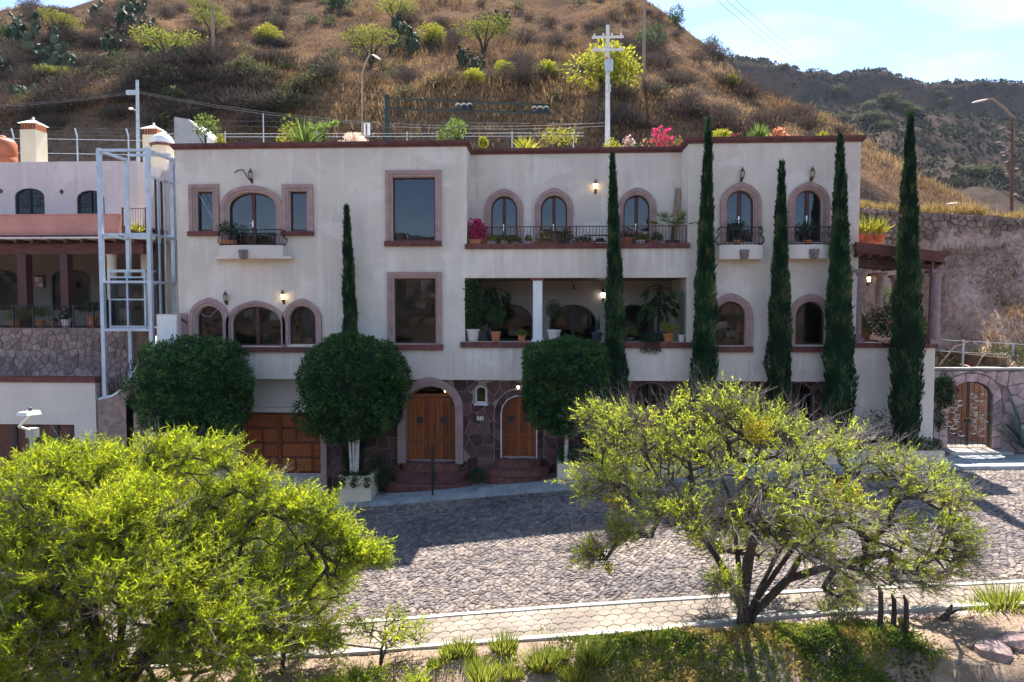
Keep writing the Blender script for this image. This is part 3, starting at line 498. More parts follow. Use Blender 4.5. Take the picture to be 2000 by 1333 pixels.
def march(px, py, f, t0, t1, n=500):
    d = np.array([ray(a, b)[:] for a, b in zip(px, py)]); T = np.linspace(t0, t1, n); out = np.full((len(px), 3), np.nan)
    for i in range(0, len(d), 400):
        D = d[i:i + 400]; P = np.array(CAM) + D[:, None] * T[None, :, None]; hit = P[..., 2] < f(P[..., 0], P[..., 1]); k = hit.argmax(1); ok = hit.any(1); out[i:i + 400][ok] = P[np.arange(len(D))[ok], k[ok]]
    return out
# ---- far ridge with cliffs
def FH(X, Y):
    cr = np.interp(X, [-100, 139, 200, 260, 315, 500, 900], [168, 160, 154, 143, 133, 98, 55]); s = 420 - Y + 26 * fbm(X / 55, Y / 90)
    dr = np.interp(s, [-400, 0, 46, 54, 120, 420], [150, 0, 13, 34, 62, 200]); return cr - dr + 7 * fbm(X / 22, Y / 22)
tag(grid(G(), np.arange(-60, 900, 5), np.concatenate([np.arange(130, 340, 8), np.arange(340, 440, 3), np.arange(440, 800, 30)]), FH).build('far_hill', M('farhill'), smooth=True), kind='structure')
g = G(); N = 9500; X = rng.uniform(90, 420, N); Y = rng.uniform(170, 432, N); Z = FH(X, Y); S = rng.uniform(.7, 2.4, N)
kx = 9; c = np.repeat(np.stack([X, Y, Z], -1), kx, 0); r = np.repeat(S, kx); u = rng.normal(size=(N * kx, 3)); u /= np.linalg.norm(u, axis=1)[:, None]; u[:, 2] = np.abs(u[:, 2])
g.leaves(c + u * r[:, None] * np.array([1, 1, .8]) * .6, u + rng.normal(size=u.shape) * .6, r * .75, r * .6, np.clip(np.repeat(rng.random(N), kx) * .8 + rng.random(N * kx) * .3, 0, 1))
tag(g.build('far_scrub', M('lfar')), 'dark scrub covering the far hill with the cliffs', 'scrub', kind='stuff')
# ---- town across the valley (seen only in the windows)
g = G(); tw = np.random.default_rng(9)
for k in range(2600):
    x = tw.uniform(-420, 420); y = -tw.uniform(235, 560); z = float(zland(np.array([x]), np.array([y]))[0]); a, b, c = tw.uniform(1.2, 3), tw.uniform(1.2, 3), tw.uniform(1.2, 3.2); n0 = g.n
    g.box(x - a, x + a, y - b, y + b, z - 3, z + c); g.r[-1][:] = tw.random()
tag(g.build('far_town', leafmat('town_walls', [(0, (.20, .18, .16)), (.4, (.22, .13, .07)), (.7, (.14, .09, .07)), (1, (.32, .30, .27))], 0.01)), 'blocks of the town across the valley mirrored in the windows', 'town', kind='stuff')
g = G(); N = 6500; X = tw.uniform(-450, 450, N); Y = -tw.uniform(180, 600, N); Z = zland(X, Y); kx = 7; c = np.repeat(np.stack([X, Y, Z], -1), kx, 0); u = tw.normal(size=(N * kx, 3)); u[:, 2] = np.abs(u[:, 2])
g.leaves(c + u * 1.0, u, 1.7, 1.3); tag(g.build('far_trees', M('ldark')), 'tree cover across the valley mirrored in the windows', 'trees', kind='stuff')
# ================================================================== THE HOUSE
ZU = at(1000, 743).z; ZT = 13.72; XL = -15.39; XR = 12.47; XA, XB = -3.22, 5.72; ZB = at(1120, 481).z; DEPTH = 12.5
house = thing('house', 'large cream stucco house of three storeys with arched pink stone windows', 'house', (-1.5, 0, .2))
def hole(kind, px0, py0, px1, py1, Y=0.0, rise=None, z0=None):
    x0, x1, za, zb = rect(px0, py0, px1, py1, Y); za = za if z0 is None else z0
    if kind == 'r': return [(x0, za), (x0, zb), (x1, zb), (x1, za)]
    return arch(x0, x1, za, zb, (x1 - x0) / 2 if rise is None else rise)
ZF2 = at(490, 480).z       # floor level of the upper storey
H_tl = hole('r', 383, 374, 416.6, 452); H_tc = hole('a', 445, 376, 540, 480, rise=.62, z0=ZF2 - .02); H_tr = hole('r', 565, 374, 600, 452)
H_b1 = hole('r', 766, 346, 850, 471); H_b2 = hole('r', 769, 544, 851.5, 672)
H_l1 = hole('a', 383.5, 598, 436, 675); H_l2 = hole('a', 452, 599, 549.5, 676, rise=.72); H_l3 = hole('a', 564, 598, 617, 673)
H_dA = hole('a', 1419, 372, 1473, 479, z0=ZF2 + .03); H_dB = hole('a', 1552, 371, 1606, 479, z0=ZF2 + .03)
H_wC = hole('a', 1397, 589, 1456, 675.6); H_wD = hole('a', 1553, 589, 1612, 674)
lx0, lx1, lz0, lz1 = rect(908, 543, 1341, 668); H_log = [(lx0, lz0), (lx0, lz1), (lx1, lz1), (lx1, lz0)]
front = [(XL, ZU), (XR, ZU), (XR, ZT), (XB, ZT), (XB, ZB), (XA, ZB), (XA, ZT), (XL, ZT)]
wall = G().prism(front, 0, .32, [H_tl, H_tc, H_tr, H_b1, H_b2, H_l1, H_l2, H_l3, H_dA, H_dB, H_wC, H_wD, H_log]).build('wall', M('stucco'), house)
G().box(XL, XL + .3, .322, DEPTH, -1, ZT).build('wall', M('stucco'), house); G().box(XR - .3, XR, .322, DEPTH, .5, ZT).build('wall', M('stucco'), house)
G().box(XL + .302, XR - .302, DEPTH - .3, DEPTH, -1, ZT).build('wall', M('stucco_in'), house)
# recessed wall behind the balcony, side returns
H_1 = hole('a', 958.7, 383, 1010, 476, 1.5, z0=ZB + .02); H_2 = hole('a', 1056, 382, 1108, 476, 1.5, z0=ZB + .02); H_3 = hole('a', 1217.5, 381, 1270, 476, 1.5, z0=ZB + .02)
G().prism([(XA, ZB + .001), (XB, ZB + .001), (XB, ZT), (XA, ZT)], 1.5, 1.8, [H_1, H_2, H_3]).build('wall', M('stucco'), house)
G().box(XA - .3, XA - .001, .322, 1.8, ZB, ZT - .002).build('wall', M('stucco'), house); G().box(XB + .001, XB + .3, .322, 1.8, ZB, ZT - .002).build('wall', M('stucco'), house)
# floors, roof slab, inner partitions (rooms stay dark)
flo = G()
flo.box(XL + .3, XR - .3, .33, DEPTH - .3, ZU, ZU + .15); flo.box(XL + .3, XA - .3, .33, DEPTH - .3, ZF2 - .3, ZF2 - .02); flo.box(XB + .3, XR - .3, .33, DEPTH - .3, ZF2 - .3, ZF2 - .02); flo.box(XA - .29, XB + .29, .33, DEPTH - .3, lz1 + .01, ZB)
flo.build('floor', M('roomfloor'), house)
rf = G(); rf.box(XL + .3, XA - .3, .33, 1.8, ZT - .45, ZT - .2); rf.box(XB + .3, XR - .3, .33, 1.8, ZT - .45, ZT - .2); rf.box(XL + .3, XR - .3, 1.81, DEPTH - .3, ZT - .45, ZT - .2); rf.build('roof', M('concrete'), house)
pt = G()
for x in (-6.9, XA - .32, XB + .32, 9.1): pt.box(x - .05, x + .05, .34, 7, ZU + .16, ZT - .46)
pt.box(XL + .3, XA - .4, 6, 6.1, ZU + .16, ZT - .46); pt.box(XB + .4, XR - .3, 6, 6.1, ZU + .16, ZT - .46); pt.box(XA - .2, XB + .2, 6, 6.1, ZU + .16, ZT - .46); pt.build('partition', M('room'), house)
# loggia: back wall with three dark arches, sides, ceiling is the balcony slab
LY = 3.3
H_la = hole('a', 958, 595, 1040, 668, LY, rise=.75, z0=lz0 - .1); H_lb = hole('a', 1073, 595, 1165, 668, LY, rise=.85, z0=lz0 - .1); H_lc = hole('a', 1197, 595, 1277, 668, LY, rise=.75, z0=lz0 - .1)
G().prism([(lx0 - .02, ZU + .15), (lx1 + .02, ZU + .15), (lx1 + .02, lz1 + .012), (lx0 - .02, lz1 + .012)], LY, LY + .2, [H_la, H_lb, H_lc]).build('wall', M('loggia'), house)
for a_, b_ in ((lx0 - .15, lx0 - .004), (lx1 + .004, lx1 + .15)): G().box(a_, b_, .322, LY, ZU + .16, lz1 + .008).build('wall', M('stucco_in'), house)
G().box(lx0, lx1, .325, LY - .003, ZU + .16, lz0 - .12).build('floor', M('redtile'), house)
px0, px1, pz0, pz1 = rect(1041, 545, 1059, 668)
g = G(); g.box(px0, px1, .02, .3, pz0 + .1, pz1); g.box(px0 - .06, px1 + .06, -.04, .34, lz0 - .02, pz0 + .1); pl = g.build('pillar', M('white'), house)
G().box(px0 - .08, px1 + .08, -.03, .33, lz1 - .11, lz1 - .003).build('capital', M('redtile'), pl)
# cornice
prof = [(-.02, ZT - .06), (.07, ZT - .06), (.10, ZT), (.15, ZT + .04), (.15, ZT + .16), (-.3, ZT + .16), (-.3, ZT + .001), (-.02, ZT + .001)]
G().sweep([(XL, DEPTH), (XL, 0), (XA, 0), (XA, 1.5), (XB, 1.5), (XB, 0), (XR, 0), (XR, DEPTH)], prof).build('cornice', M('cornice'), house)
# ---- windows and doors
def off(poly, d, base=None):      # offset an arch/rect polyline outward by d (vertical jambs, mitred corners)
    P = [Vector(p) for p in poly]; out = []
    for k, p in enumerate(P):
        t = []
        if k: t.append((p - P[k - 1]).normalized())
        if k < len(P) - 1: t.append((P[k + 1] - p).normalized())
        nn = [Vector((-q.y, q.x)) for q in t]; b = (nn[0] + nn[-1]).normalized(); q = p + b * (d / max(.5, b.dot(nn[0]))); out.append((q.x, q.y))
    if base is not None: out[0] = (out[0][0], base); out[-1] = (out[-1][0], base)
    return out
def peaked(poly, h):
    c = (poly[0][0] + poly[-1][0]) / 2; w_ = abs(poly[-1][0] - poly[0][0]) / 2; zt = max(p[1] for p in poly)
    return [(p[0], p[1] + h * max(0, 1 - abs(p[0] - c) / (w_ * .45)) * (1 if p[1] > zt - w_ * .5 else 0)) for p in poly]
def window(poly, Y, wd, two=False, handle=False, glass='glass', sur=True, sill=None, rail=.0, y_in=.2, kind='window', pk=.05, bars=False, frame='darkwood', base=None, solid=None):
    i1 = off(poly, -.07); m = len(poly); g = G(); g.ring(poly, i1, Y + y_in - .04, Y + y_in + .05)
    zb = poly[0][1]; g.box(poly[0][0] + .001, poly[-1][0] - .001, Y + y_in - .038, Y + y_in + .048, zb, zb + .08 + rail)
    cx = (poly[0][0] + poly[-1][0]) / 2; zt = max(p[1] for p in poly)
    if two: g.box(cx - .075, cx + .075, Y + y_in - .05, Y + y_in + .045, zb + .08, zt - .05)
    if bars:
        for k in (1, 2): z = zb + (zt - zb) * k / 3; g.box(poly[0][0] + .05, poly[-1][0] - .05, Y + y_in - .02, Y + y_in + .02, z - .02, z + .02)
    w_ = g.build(kind, M(frame), house)
    G().prism(off(poly, -.05), Y + y_in - .004, Y + y_in + .004).build('pane', M(glass), w_)
    if sur:
        b_ = zb - .02 if base is None else base; o2 = peaked(off(poly, wd, b_), pk); i0 = off(poly, .004, b_); mid = peaked(off(poly, wd * .42, b_), pk * .5)
        s = G().ring(o2, mid, Y - .10, Y + .03); s.ring(mid, i0, Y - .065, Y + .03); s.build('surround', M('cantera'), w_)
    if sill:
        g = G(); g.box(sill[0], sill[1], Y - .16, Y + .1, sill[2], sill[3]); g.build('sill', M('redtile'), w_)
    if handle:
        g = G(); z = zb + .95; g.box(cx - .045, cx - .005, Y + y_in - .075, Y + y_in - .051, z - .16, z + .12); g.tube([(cx - .03, Y + y_in - .09, z), (cx - .14, Y + y_in - .1, z)], .014, 6); g.build('handle', M('chrome'), w_)
    return w_
def sillpx(px0, px1, py0, py1, Y=0.0): return rect(px0, py0, px1, py1, Y)
w1 = window(H_tl, 0, .27, sill=sillpx(369, 429.5, 453, 461.5)); w2 = window(H_tc, 0, .27, two=True, handle=True, kind='balcony_door', pk=.0); w3 = window(H_tr, 0, .27, sill=sillpx(551, 613.5, 453, 461))
w4 = window(H_b1, 0, .26, sill=sillpx(752, 863, 471.5, 481.5)); w5 = window(H_b2, 0, .25, sill=sillpx(756, 865.5, 673, 684), glass='glass')
w6 = window(H_l1, 0, .29, pk=.05); w7 = window(H_l2, 0, .2, two=True, pk=.05); w8 = window(H_l3, 0, .25, pk=.06)
G().box(at(366, 683).x, at(657, 683).x, -.14, .1, at(500, 688).z, at(500, 678).z).build('sill', M('redtile'), w7)
for h in (H_1, H_2, H_3): window(h, 1.5, .25, two=True, handle=True, kind='balcony_door', rail=.55, pk=.05)
wA = window(H_dA, 0, .26, two=True, handle=True, kind='balcony_door', pk=.05); wB = window(H_dB, 0, .26, two=True, handle=True, kind='balcony_door', pk=.05)
window(H_wC, 0, .27, sill=sillpx(1390, 1469, 677, 688), pk=.06); window(H_wD, 0, .26, sill=sillpx(1545, 1622, 677, 688), pk=.06)
for h in (H_la, H_lb, H_lc): window(h, LY, .1, two=(h is H_lb), glass='dimglass', sur=False, y_in=.06, frame='iron')
# curtains behind the upper glass
def curtain(px0, px1, py0, py1, par, lean):
    x0, x1, z0, z1 = rect(px0, py0, px1, py1, .4); g = G(); n = 22; V = []; 
    for j in range(9):
        t = j / 8; xa = x0; xb = x0 + (x1 - x0) * (1 - lean * min(1, t * 1.5)); 
        if lean < 0: xb = x1; xa = x1 - (x1 - x0) * (1 + lean * min(1, t * 1.5))
        for i in range(n): u = i / (n - 1); V.append((xa + (xb - xa) * u, .42 + .035 * math.sin(u * 34 + t), z1 + (z0 - z1) * t))
    g.add(V, [(j * n + i, j * n + i + 1, (j + 1) * n + i + 1, (j + 1) * n + i) for j in range(8) for i in range(n - 1)]); g.build('curtain', M('curtain'), par, smooth=True)
curtain(444, 478, 374, 480, w2, .6); curtain(508, 542, 374, 480, w2, -.6); curtain(397, 418, 372, 455, w1, -.5); curtain(565, 582, 372, 455, w3, .5)
for w_, a, b in ((wA, 1418, 1440), (wB, 1552, 1574)): curtain(a, b, 374, 480, w_, .3); curtain(a + 33, b + 33, 374, 480, w_, -.3)
curtain(618 - 35, 618, 598, 674, w8, -.4)
# a chandelier hangs behind the tall upper window
g = G(); c = at(830, 385, 1.2); g.lathe([(.02, .9), (.05, .5), (.28, .28), (.34, 0), (.2, -.3), (.05, -.5)], c, 10); g.tube([(c.x, c.y, c.z + .9), (c.x, c.y, ZT - .46)], .015, 5); tag(g.build('chandelier', M('lampglass'), org=c), 'hanging chandelier glimpsed behind the tall plain upper window', 'chandelier')
# ---- bowed balconies
def belly_rail(par, x0, x1, yf, z0, z1, n, bulge=.16, sides=True):
    g = G(); H_ = z1 - z0
    def bar(x, y, ox, oy):
        pts = []
        for k in range(9):
            t = k / 8; b = bulge * math.sin(min(1, t * 1.6) * math.pi) * (1 if t < .62 else 0) + (.10 * math.sin((t - .62) / .38 * math.pi) if t > .62 else 0); pts.append((x + ox * b, y + oy * b, z0 + t * H_))
        g.tube(pts, .012, 4)
    for k in range(n + 1): bar(x0 + (x1 - x0) * k / n, yf, 0, -1)
    m = 4
    for k in range(1, m):
        for x, o in ((x0, -1), (x1, 1)): bar(x, yf * (1 - k / m) - .02 * 0, o, 0)
    g.tube([(x0 - .02, .0, z1), (x0 - .02, yf - .02, z1), (x1 + .02, yf - .02, z1), (x1 + .02, 0, z1)], .02, 4); g.tube([(x0, 0, z0 + .05), (x0, yf, z0 + .05), (x1, yf, z0 + .05), (x1, 0, z0 + .05)], .016, 4)
    for k in range(n):      # scrolls between the bars
        cx = x0 + (x1 - x0) * (k + .5) / n; r_ = (x1 - x0) / n * .42; g.tube([(cx + r_ * (1 - q / 14) * math.cos(q * .75), yf - bulge * .5, z0 + H_ * .62 + r_ * (1 - q / 14) * math.sin(q * .75)) for q in range(12)], .008, 4, caps=False)
    return g.build('railing', M('iron'), par)
def bow(x0, x1, yf, z0, z1, name='balcony'):
    n = 16; P = [(x0 + (x1 - x0) * k / n, yf - .16 * math.sin(math.pi * k / n)) for k in range(n + 1)]; P = [(x0, .02)] + P + [(x1, .02)]; m = len(P)
    V = [(p[0], p[1], z0) for p in P] + [(p[0], p[1], z1) for p in P]
    return G().add(V, [(k, (k + 1) % m, m + (k + 1) % m, m + k) for k in range(m)] + [tuple(range(m))[::-1], tuple(m + k for k in range(m))])
def gargoyle(par, c):
    g = G(); x, y, z = c; g.lathe([(.10, -.2), (.16, -.16), (.18, 0), (.165, .14), (.1, .18)], (x, y - .05, z), 9); g.box(x - .07, x + .07, y - .26, y - .08, z - .1, z + .02); g.box(x - .17, x - .1, y - .16, y, z + .06, z + .17); g.box(x + .1, x + .17, y - .16, y, z + .06, z + .17)
    return g.build('carved_spout', mat('grey_carved_stone', (.22, .17, .15), .9, .3, 8, .4, 30), par, smooth=False)
def balcony(pa, pb, pz0, pz1, pr0, nb, slab=None, garg=None):
    x0, x1, z0, z1 = rect(pa, pz1, pb, pz0, -.4); b = bow(x0, x1, -.45, z0, z1).build('balcony', M('stucco_in'), house)
    if slab: a0, a1, s0, s1 = rect(*slab, -.4); bow(a0, a1, -.42, s0, s1).build('ledge', M('stucco_in'), b)
    if garg: gargoyle(b, at(garg[0], garg[1], -.6))
    zr = at((pa + pb) / 2, pr0, -.5).z; belly_rail(b, x0 + .06, x1 - .06, -.48, z1 + .002, zr, nb); return b
balcony(429, 553, 502.5, 480, 449, 16, (418, 501, 568, 506), (476.5, 497)); balcony(1404, 1489, 507, 479.5, 444, 11, None, (1453, 497)); balcony(1538, 1624, 506, 479, 443.5, 11, None, (1589, 496))
# ---- long balcony: tile edge, railing
bz0, bz1 = at(1120, 486).z, at(1120, 476.5).z
bal = G().box(XA - .08, XB + .08, -.10, .30, bz0, bz1 - .02).build('balcony', M('brick'), house); x = XA - .08
while x < XB + .06:
    l = min(.26, XB + .08 - x); G().box(x + .005, x + l - .005, -.13, .28, bz0 + .006, bz1).build('tile', M('redtile'), bal); x += .26
rz = at(1120, 442.5).z; g = G(); n = 66
for k in range(n + 1):
    x = XA + .06 + (XB - XA - .12) * k / n; g.tube([(x, .04, bz1), (x, .04, rz)], .011 if k % 11 else .022, 4)
    if k % 2: g.tube([(x + (XB - XA) / n * .5 * math.sin(q * 1.05) * .9, .04, rz - .1 - q * .035) for q in range(7)], .007, 4, caps=False)
g.tube([(XA + .02, .04, rz), (XB - .02, .04, rz)], .02, 4); g.tube([(XA + .02, .04, bz1 + .08), (XB - .02, .04, bz1 + .08)], .013, 4); g.build('railing', M('rust'), bal)
# loggia sill of red tiles
sz0, sz1 = at(1120, 679.5).z, at(1120, 668.5).z; sl_ = G().box(lx0 - .16, lx1 + .2, -.12, .318, sz0, sz1 - .02).build('sill', M('brick'), house); x = lx0 - .18
while x < lx1 + .2: l = min(.3, lx1 + .22 - x); G().box(x + .004, x + l - .004, -.15, .316, sz0 + .004, sz1).build('tile', M('redtile'), sl_); x += .3
# ---- ground floor: red stone cladding, doors
SY = .3; gx0, gx1 = at(640, 800, SY).x, at(1614, 800, SY).x; big_o = hole('a', 780, 741, 904, 901, SY, rise=1.12); big = hole('a', 794, 753, 891, 902, SY, rise=.95)
sm = hole('a', 980, 774.5, 1047, 895, SY); niche = hole('a', 928, 754, 951, 789, SY, rise=.2); bw = [hole('a', a, 748, b, 838, SY, rise=.55) for a, b in ((1237, 1303), (1390, 1455), (1528, 1588))]
zb_ = lambda p: zg(p[0]) - .5
gw = G().prism([(gx0, -1.2), (gx1, -1.2), (gx1, ZU + .001), (gx0, ZU + .001)], SY, SY + .3, [big, sm, niche] + bw).build('stone_wall', M('mortar'), house)
cnt = 0
ccw = lambda P: P if sum(P[k][0] * P[(k + 1) % len(P)][1] - P[(k + 1) % len(P)][0] * P[k][1] for k in range(len(P))) > 0 else P[::-1]
vo = off(sm, .34, sm[0][1])        # the small door wears a ring of dressed stones
opens = [ccw(big_o), ccw(vo), ccw(off(niche, .06))] + [ccw(off(b, .05)) for b in bw]
for P in cells(gx0 + .02, gx1 - .02, -.55, ZU - .01, .48, .49, 1.05, .032, random.Random(21)):
    if max(p[1] for p in P) < zg(P[0][0]) - .1: continue
    for o in opens:
        P = outside(P, o) if len(P) > 2 else P
    if len(P) > 2 and area(P) > .015: stone_xz(P, SY, random.uniform(.025, .06)).build('stone', M('redstone'), gw); cnt += 1
so = off(sm, .31); si = off(sm, .05)
def walk_arc(a, b, n):      # split a ring into n voussoirs
    def res(P, n):
        L = [0]
        for k in range(1, len(P)): L.append(L[-1] + math.dist(P[k], P[k - 1]))
        T = np.linspace(0, L[-1], n + 1); return [(float(np.interp(t, L, [p[0] for p in P])), float(np.interp(t, L, [p[1] for p in P]))) for t in T]
    A, B = res(a, n), res(b, n)
    for k in range(n): yield [A[k], B[k], B[k + 1], A[k + 1]][::-1]
for P in walk_arc(so, si, 17):
    c = (sum(p[0] for p in P) / 4, sum(p[1] for p in P) / 4); P = [(c[0] + (p[0] - c[0]) * .93, c[1] + (p[1] - c[1]) * .93) for p in P]; stone_xz(ccw(P), SY, random.uniform(.04, .06)).build('stone', M('redstone'), gw)
def plank_door(poly, Y, n, kind, split=True, top=None, wins=(), white=False):
    x0, x1 = poly[0][0], poly[-1][0]; zb, zt = poly[0][1], max(p[1] for p in poly); cx = (x0 + x1) / 2; g = G(); g.ring(poly, off(poly, -.09), Y, Y + .1)
    d = g.build(kind, M('wood'), house); inn = [p for p in off(poly, -.085)]; conv = ccw(inn); xa, xb = x0 + .085, x1 - .085; ztop = zt if top is None else top
    for k in range(n):      # boards, each with its own arched head
        a = xa + (xb - xa) * k / n + .008; b = xa + (xb - xa) * (k + 1) / n - .008; P = [(a, zb), (b, zb), (b, ztop), (a, ztop)]; m = len(conv)
        for q in range(m):
            (ax, az), (bx, bz) = conv[q], conv[(q + 1) % m]; P = clip(P, (bz - az), -(bx - ax), (bz - az) * ax - (bx - ax) * az) if len(P) > 2 else P
        if len(P) > 2: G().prism(P, Y + .03 + (k % 2) * .006, Y + .07).build('plank', M('wood'), d)
    hh = ztop - zb
    for t in (.0, .28, .345, .93):
        for a, b in ((xa, cx - .012), (cx + .012, xb)):
            if not split: a, b = xa, xb
            z = zb + hh * t; 
            if zt - z < .3: continue
            G().box(a, b, Y + .012, Y + .032, z, z + .09).build('rail', M('wood_in'), d)
    if split: G().box(cx - .05, cx + .05, Y + .005, Y + .03, zb, ztop - .02).build('astragal', M('wood'), d)
    for wx in wins:
        g = G(); z = zb + hh * .63; g.box(wx - .13, wx + .13, Y - .005, Y + .02, z - .13, z + .13); q = g.build('grille', M('iron'), d)
    st = G()
    for t in (.025, .30, .365, .97):
        for k in range(n * 2): x = xa + (xb - xa) * (k + .5) / (n * 2); st.lathe([(.016, 0), (.012, .014), (.002, .02)], (0, 0, 0), 6); st.v[-1] = np.stack([st.v[-1][:, 0] + x, -st.v[-1][:, 2] + Y + .012, st.v[-1][:, 1] + zb + hh * t + .02], -1)
    st.build('stud', M('iron'), d)
    g = G(); g.box(cx + .06, cx + .1, Y - .03, Y + .01, zb + hh * .46, zb + hh * .54); g.tube([(cx + .08, Y - .05, zb + hh * .44), (cx + .08, Y - .07, zb + hh * .5), (cx + .08, Y - .05, zb + hh * .56)], .014, 6); g.build('handle', M('iron'), d)
    G().box(x0 + .05, x1 - .05, Y - .02, Y + .025, zb - .02, zb + .05).build('kick_strip', M('chrome'), d)
    return d
ztr = at(845, 774, SY + .25).z; bd = plank_door(big, SY + .2, 12, 'entrance_door', True, ztr, (at(820, 820, .5).x, at(866, 820, .5).x))
G().box(big[0][0], big[-1][0], SY + .19, SY + .31, ztr, ztr + .1).build('transom', M('wood'), bd); G().prism([p for p in off(big, -.08) if p[1] > ztr + .1] , SY + .26, SY + .27).build('fanlight', M('dimglass'), bd)
o_ = off(big, .32, big[0][1] - .02); o_ = peaked(o_, .07); i_ = off(big, .0, big[0][1] - .02); md = peaked(off(big, .16, big[0][1] - .02), .04); g = G().ring(o_, md, SY - .34, SY + .02); g.ring(md, i_, SY - .29, SY + .1); g.build('surround', M('cantera'), bd)
sdoor = plank_door(sm, SY + .14, 10, 'entrance_door', True, None, (at(998, 814, .4).x, at(1028, 814, .4).x)); G().ring(off(sm, .05), sm, SY - .03, SY + .14).build('jamb', M('white'), sdoor)
n_ = window(niche, SY, .05, glass='glass', sur=False, frame='white', y_in=.12); G().ring(off(niche, .05), niche, SY - .05, SY + .05).build('surround', M('cantera'), n_); G().box(niche[0][0] - .05, niche[-1][0] + .05, SY - .06, SY + .06, niche[0][1] - .06, niche[0][1]).build('sill', M('white'), n_)
for b in bw:
    w_ = window(b, SY, .1, two=True, glass='dimglass', sur=False, frame='darkwood', y_in=.16); g = G(); x0, x1 = b[0][0], b[-1][0]; zt = max(p[1] for p in b)
    for k in range(1, 9):
        x = x0 + (x1 - x0) * k / 9; zz = float(np.interp(x, [p[0] for p in b[1:-1]], [p[1] for p in b[1:-1]])); g.tube([(x, SY - .02, b[0][1]), (x, SY - .02, zz)], .014, 4)
    for t in (.2, .75): g.box(x0, x1, SY - .03, SY - .01, b[0][1] + (zt - b[0][1]) * t, b[0][1] + (zt - b[0][1]) * t + .025)
    g.build('window_bars', M('iron'), w_)
    for P in walk_arc([p for p in off(b, .3)][1:-1], [p for p in off(b, .03)][1:-1], 9): stone_xz(ccw(P), SY, .07).build('stone', M('redstone'), gw)
# house number
nx0, nx1, nz0, nz1 = rect(931.5, 813.5, 945, 821.5, SY - .06); npl = G().box(nx0, nx1, SY - .09, SY - .05, nz0, nz1).build('number_plate', M('white'), house)
for k in (0, 1):
    cu = bpy.data.curves.new('digit', 'FONT'); cu.body = '2'; cu.size = (nz1 - nz0) * 1.15; cu.extrude = .003; to = bpy.data.objects.new('digit', cu); COL.objects.link(to)
    dg = bpy.context.evaluated_depsgraph_get(); me = bpy.data.meshes.new_from_object(to.evaluated_get(dg)); bpy.data.objects.remove(to); me.transform(Matrix.Translation((nx0 + (nx1 - nx0) * (.14 + .46 * k), SY - .094, nz0 + (nz1 - nz0) * .1)) @ Matrix.Rotation(R(90), 4, 'X')); me.transform(Matrix.Translation(-Vector(ORG[house.name]))); me.materials.clear(); me.materials.append(M('black')); put('digit', me, npl)
# garage recess
GY = .95; a0, a1, az0, az1 = rect(463, 805, 630, 925, GY); wl = [(XL + .3, -1.5), (gx0 + .0, -1.5), (gx0, ZU), (XL + .3, ZU)]
G().prism(wl, GY, GY + .3, [[(a0, az0), (a0, az1), (a1, az1), (a1, az0)]]).build('wall', M('stucco_in'), house); G().box(gx0 - .25, gx0 - .001, .05, GY + .3, -1.3, ZU - .002).build('pier', M('cantera'), house)
G().box(a0 - .5, a1 + .02, GY - .14, GY + .02, az1, az1 + .2).build('lintel', M('stucco_in'), house); G().box(a0 - .45, a0 - .02, GY - .05, GY + .1, az0 - .2, az1).build('pier', M('cantera'), house); G().box(XL, XL + .6, .02, GY + .3, -1.6, ZU).build('wall', M('stucco'), house)
gd = G().box(a0, a1, GY + .08, GY + .14, az0, az1).build('garage_door', M('woodframe'), house); ng = 2; wleaf = (a1 - a0) / ng  # backing board darkened so the colour carries recess shade around the panels
for L_ in range(ng):
    xa = a0 + L_ * wleaf + .05; xb = a0 + (L_ + 1) * wleaf - .05; w_ = xb - xa; hh = (az1 - az0 - .1) / 4
    lay = [[(.22, 1)], [(.22, .6), (.6, 1)], [(0, .62), (.62, 1)], [(0, .3), (.3, .75), (.75, 1)]] if L_ == 0 else [[(0, .75), (.75, 1)], [(0, .38), (.38, 1)], [(0, .78)], [(0, .36), (.36, .78)]]
    if L_ == 0: lay[0].append((0, .22)); lay[1].append((0, .22))
    else: lay[2].append((.78, 1)); lay[3].append((.78, 1))
    for j, rowp in enumerate(lay):
        z0 = az1 - .05 - (j + 1) * hh; z1 = z0 + hh
        for u, v in rowp:
            p0, p1, q0, q1 = xa + w_ * u + .035, xa + w_ * v - .035, z0 + .035, z1 - .035; g = G()
            V = [(p0, GY + .079, q0), (p1, GY + .079, q0), (p1, GY + .079, q1), (p0, GY + .079, q1), (p0 + .04, GY + .02, q0 + .04), (p1 - .04, GY + .02, q0 + .04), (p1 - .04, GY + .02, q1 - .04), (p0 + .04, GY + .02, q1 - .04)]
            g.add(V, [(4, 5, 6, 7), (0, 1, 5, 4), (1, 2, 6, 5), (2, 3, 7, 6), (3, 0, 4, 7)]); pn = g.build('panel', M('wood_in'), gd); st = G(); m_ = max(2, round((p1 - p0) / .26))
            for k in range(m_): st.lathe([(.035, 0), (.028, .02), (.004, .03)], (0, 0, 0), 8); st.v[-1] = np.stack([st.v[-1][:, 0] + p0 + (p1 - p0) * (k + .5) / m_, GY + .021 - st.v[-1][:, 2], st.v[-1][:, 1] + (q0 + q1) / 2], -1)
            st.build('boss', M('iron'), pn)
    for x in (xa - .03, xb - .02): G().box(x, x + .05, GY + .03, GY + .08, az0, az1).build('stile', M('wood'), gd)
drv = G().add([(a0 - .3, GY, az0 - .01), (gx0 - .05, GY, az0 - .01), (gx0 + .1, -1.2, zg(gx0) - .0), (a0 - .6, -1.2, zg(a0) + .0)], [(3, 2, 1, 0)]).build('driveway', M('concrete')); tag(drv, kind='structure')
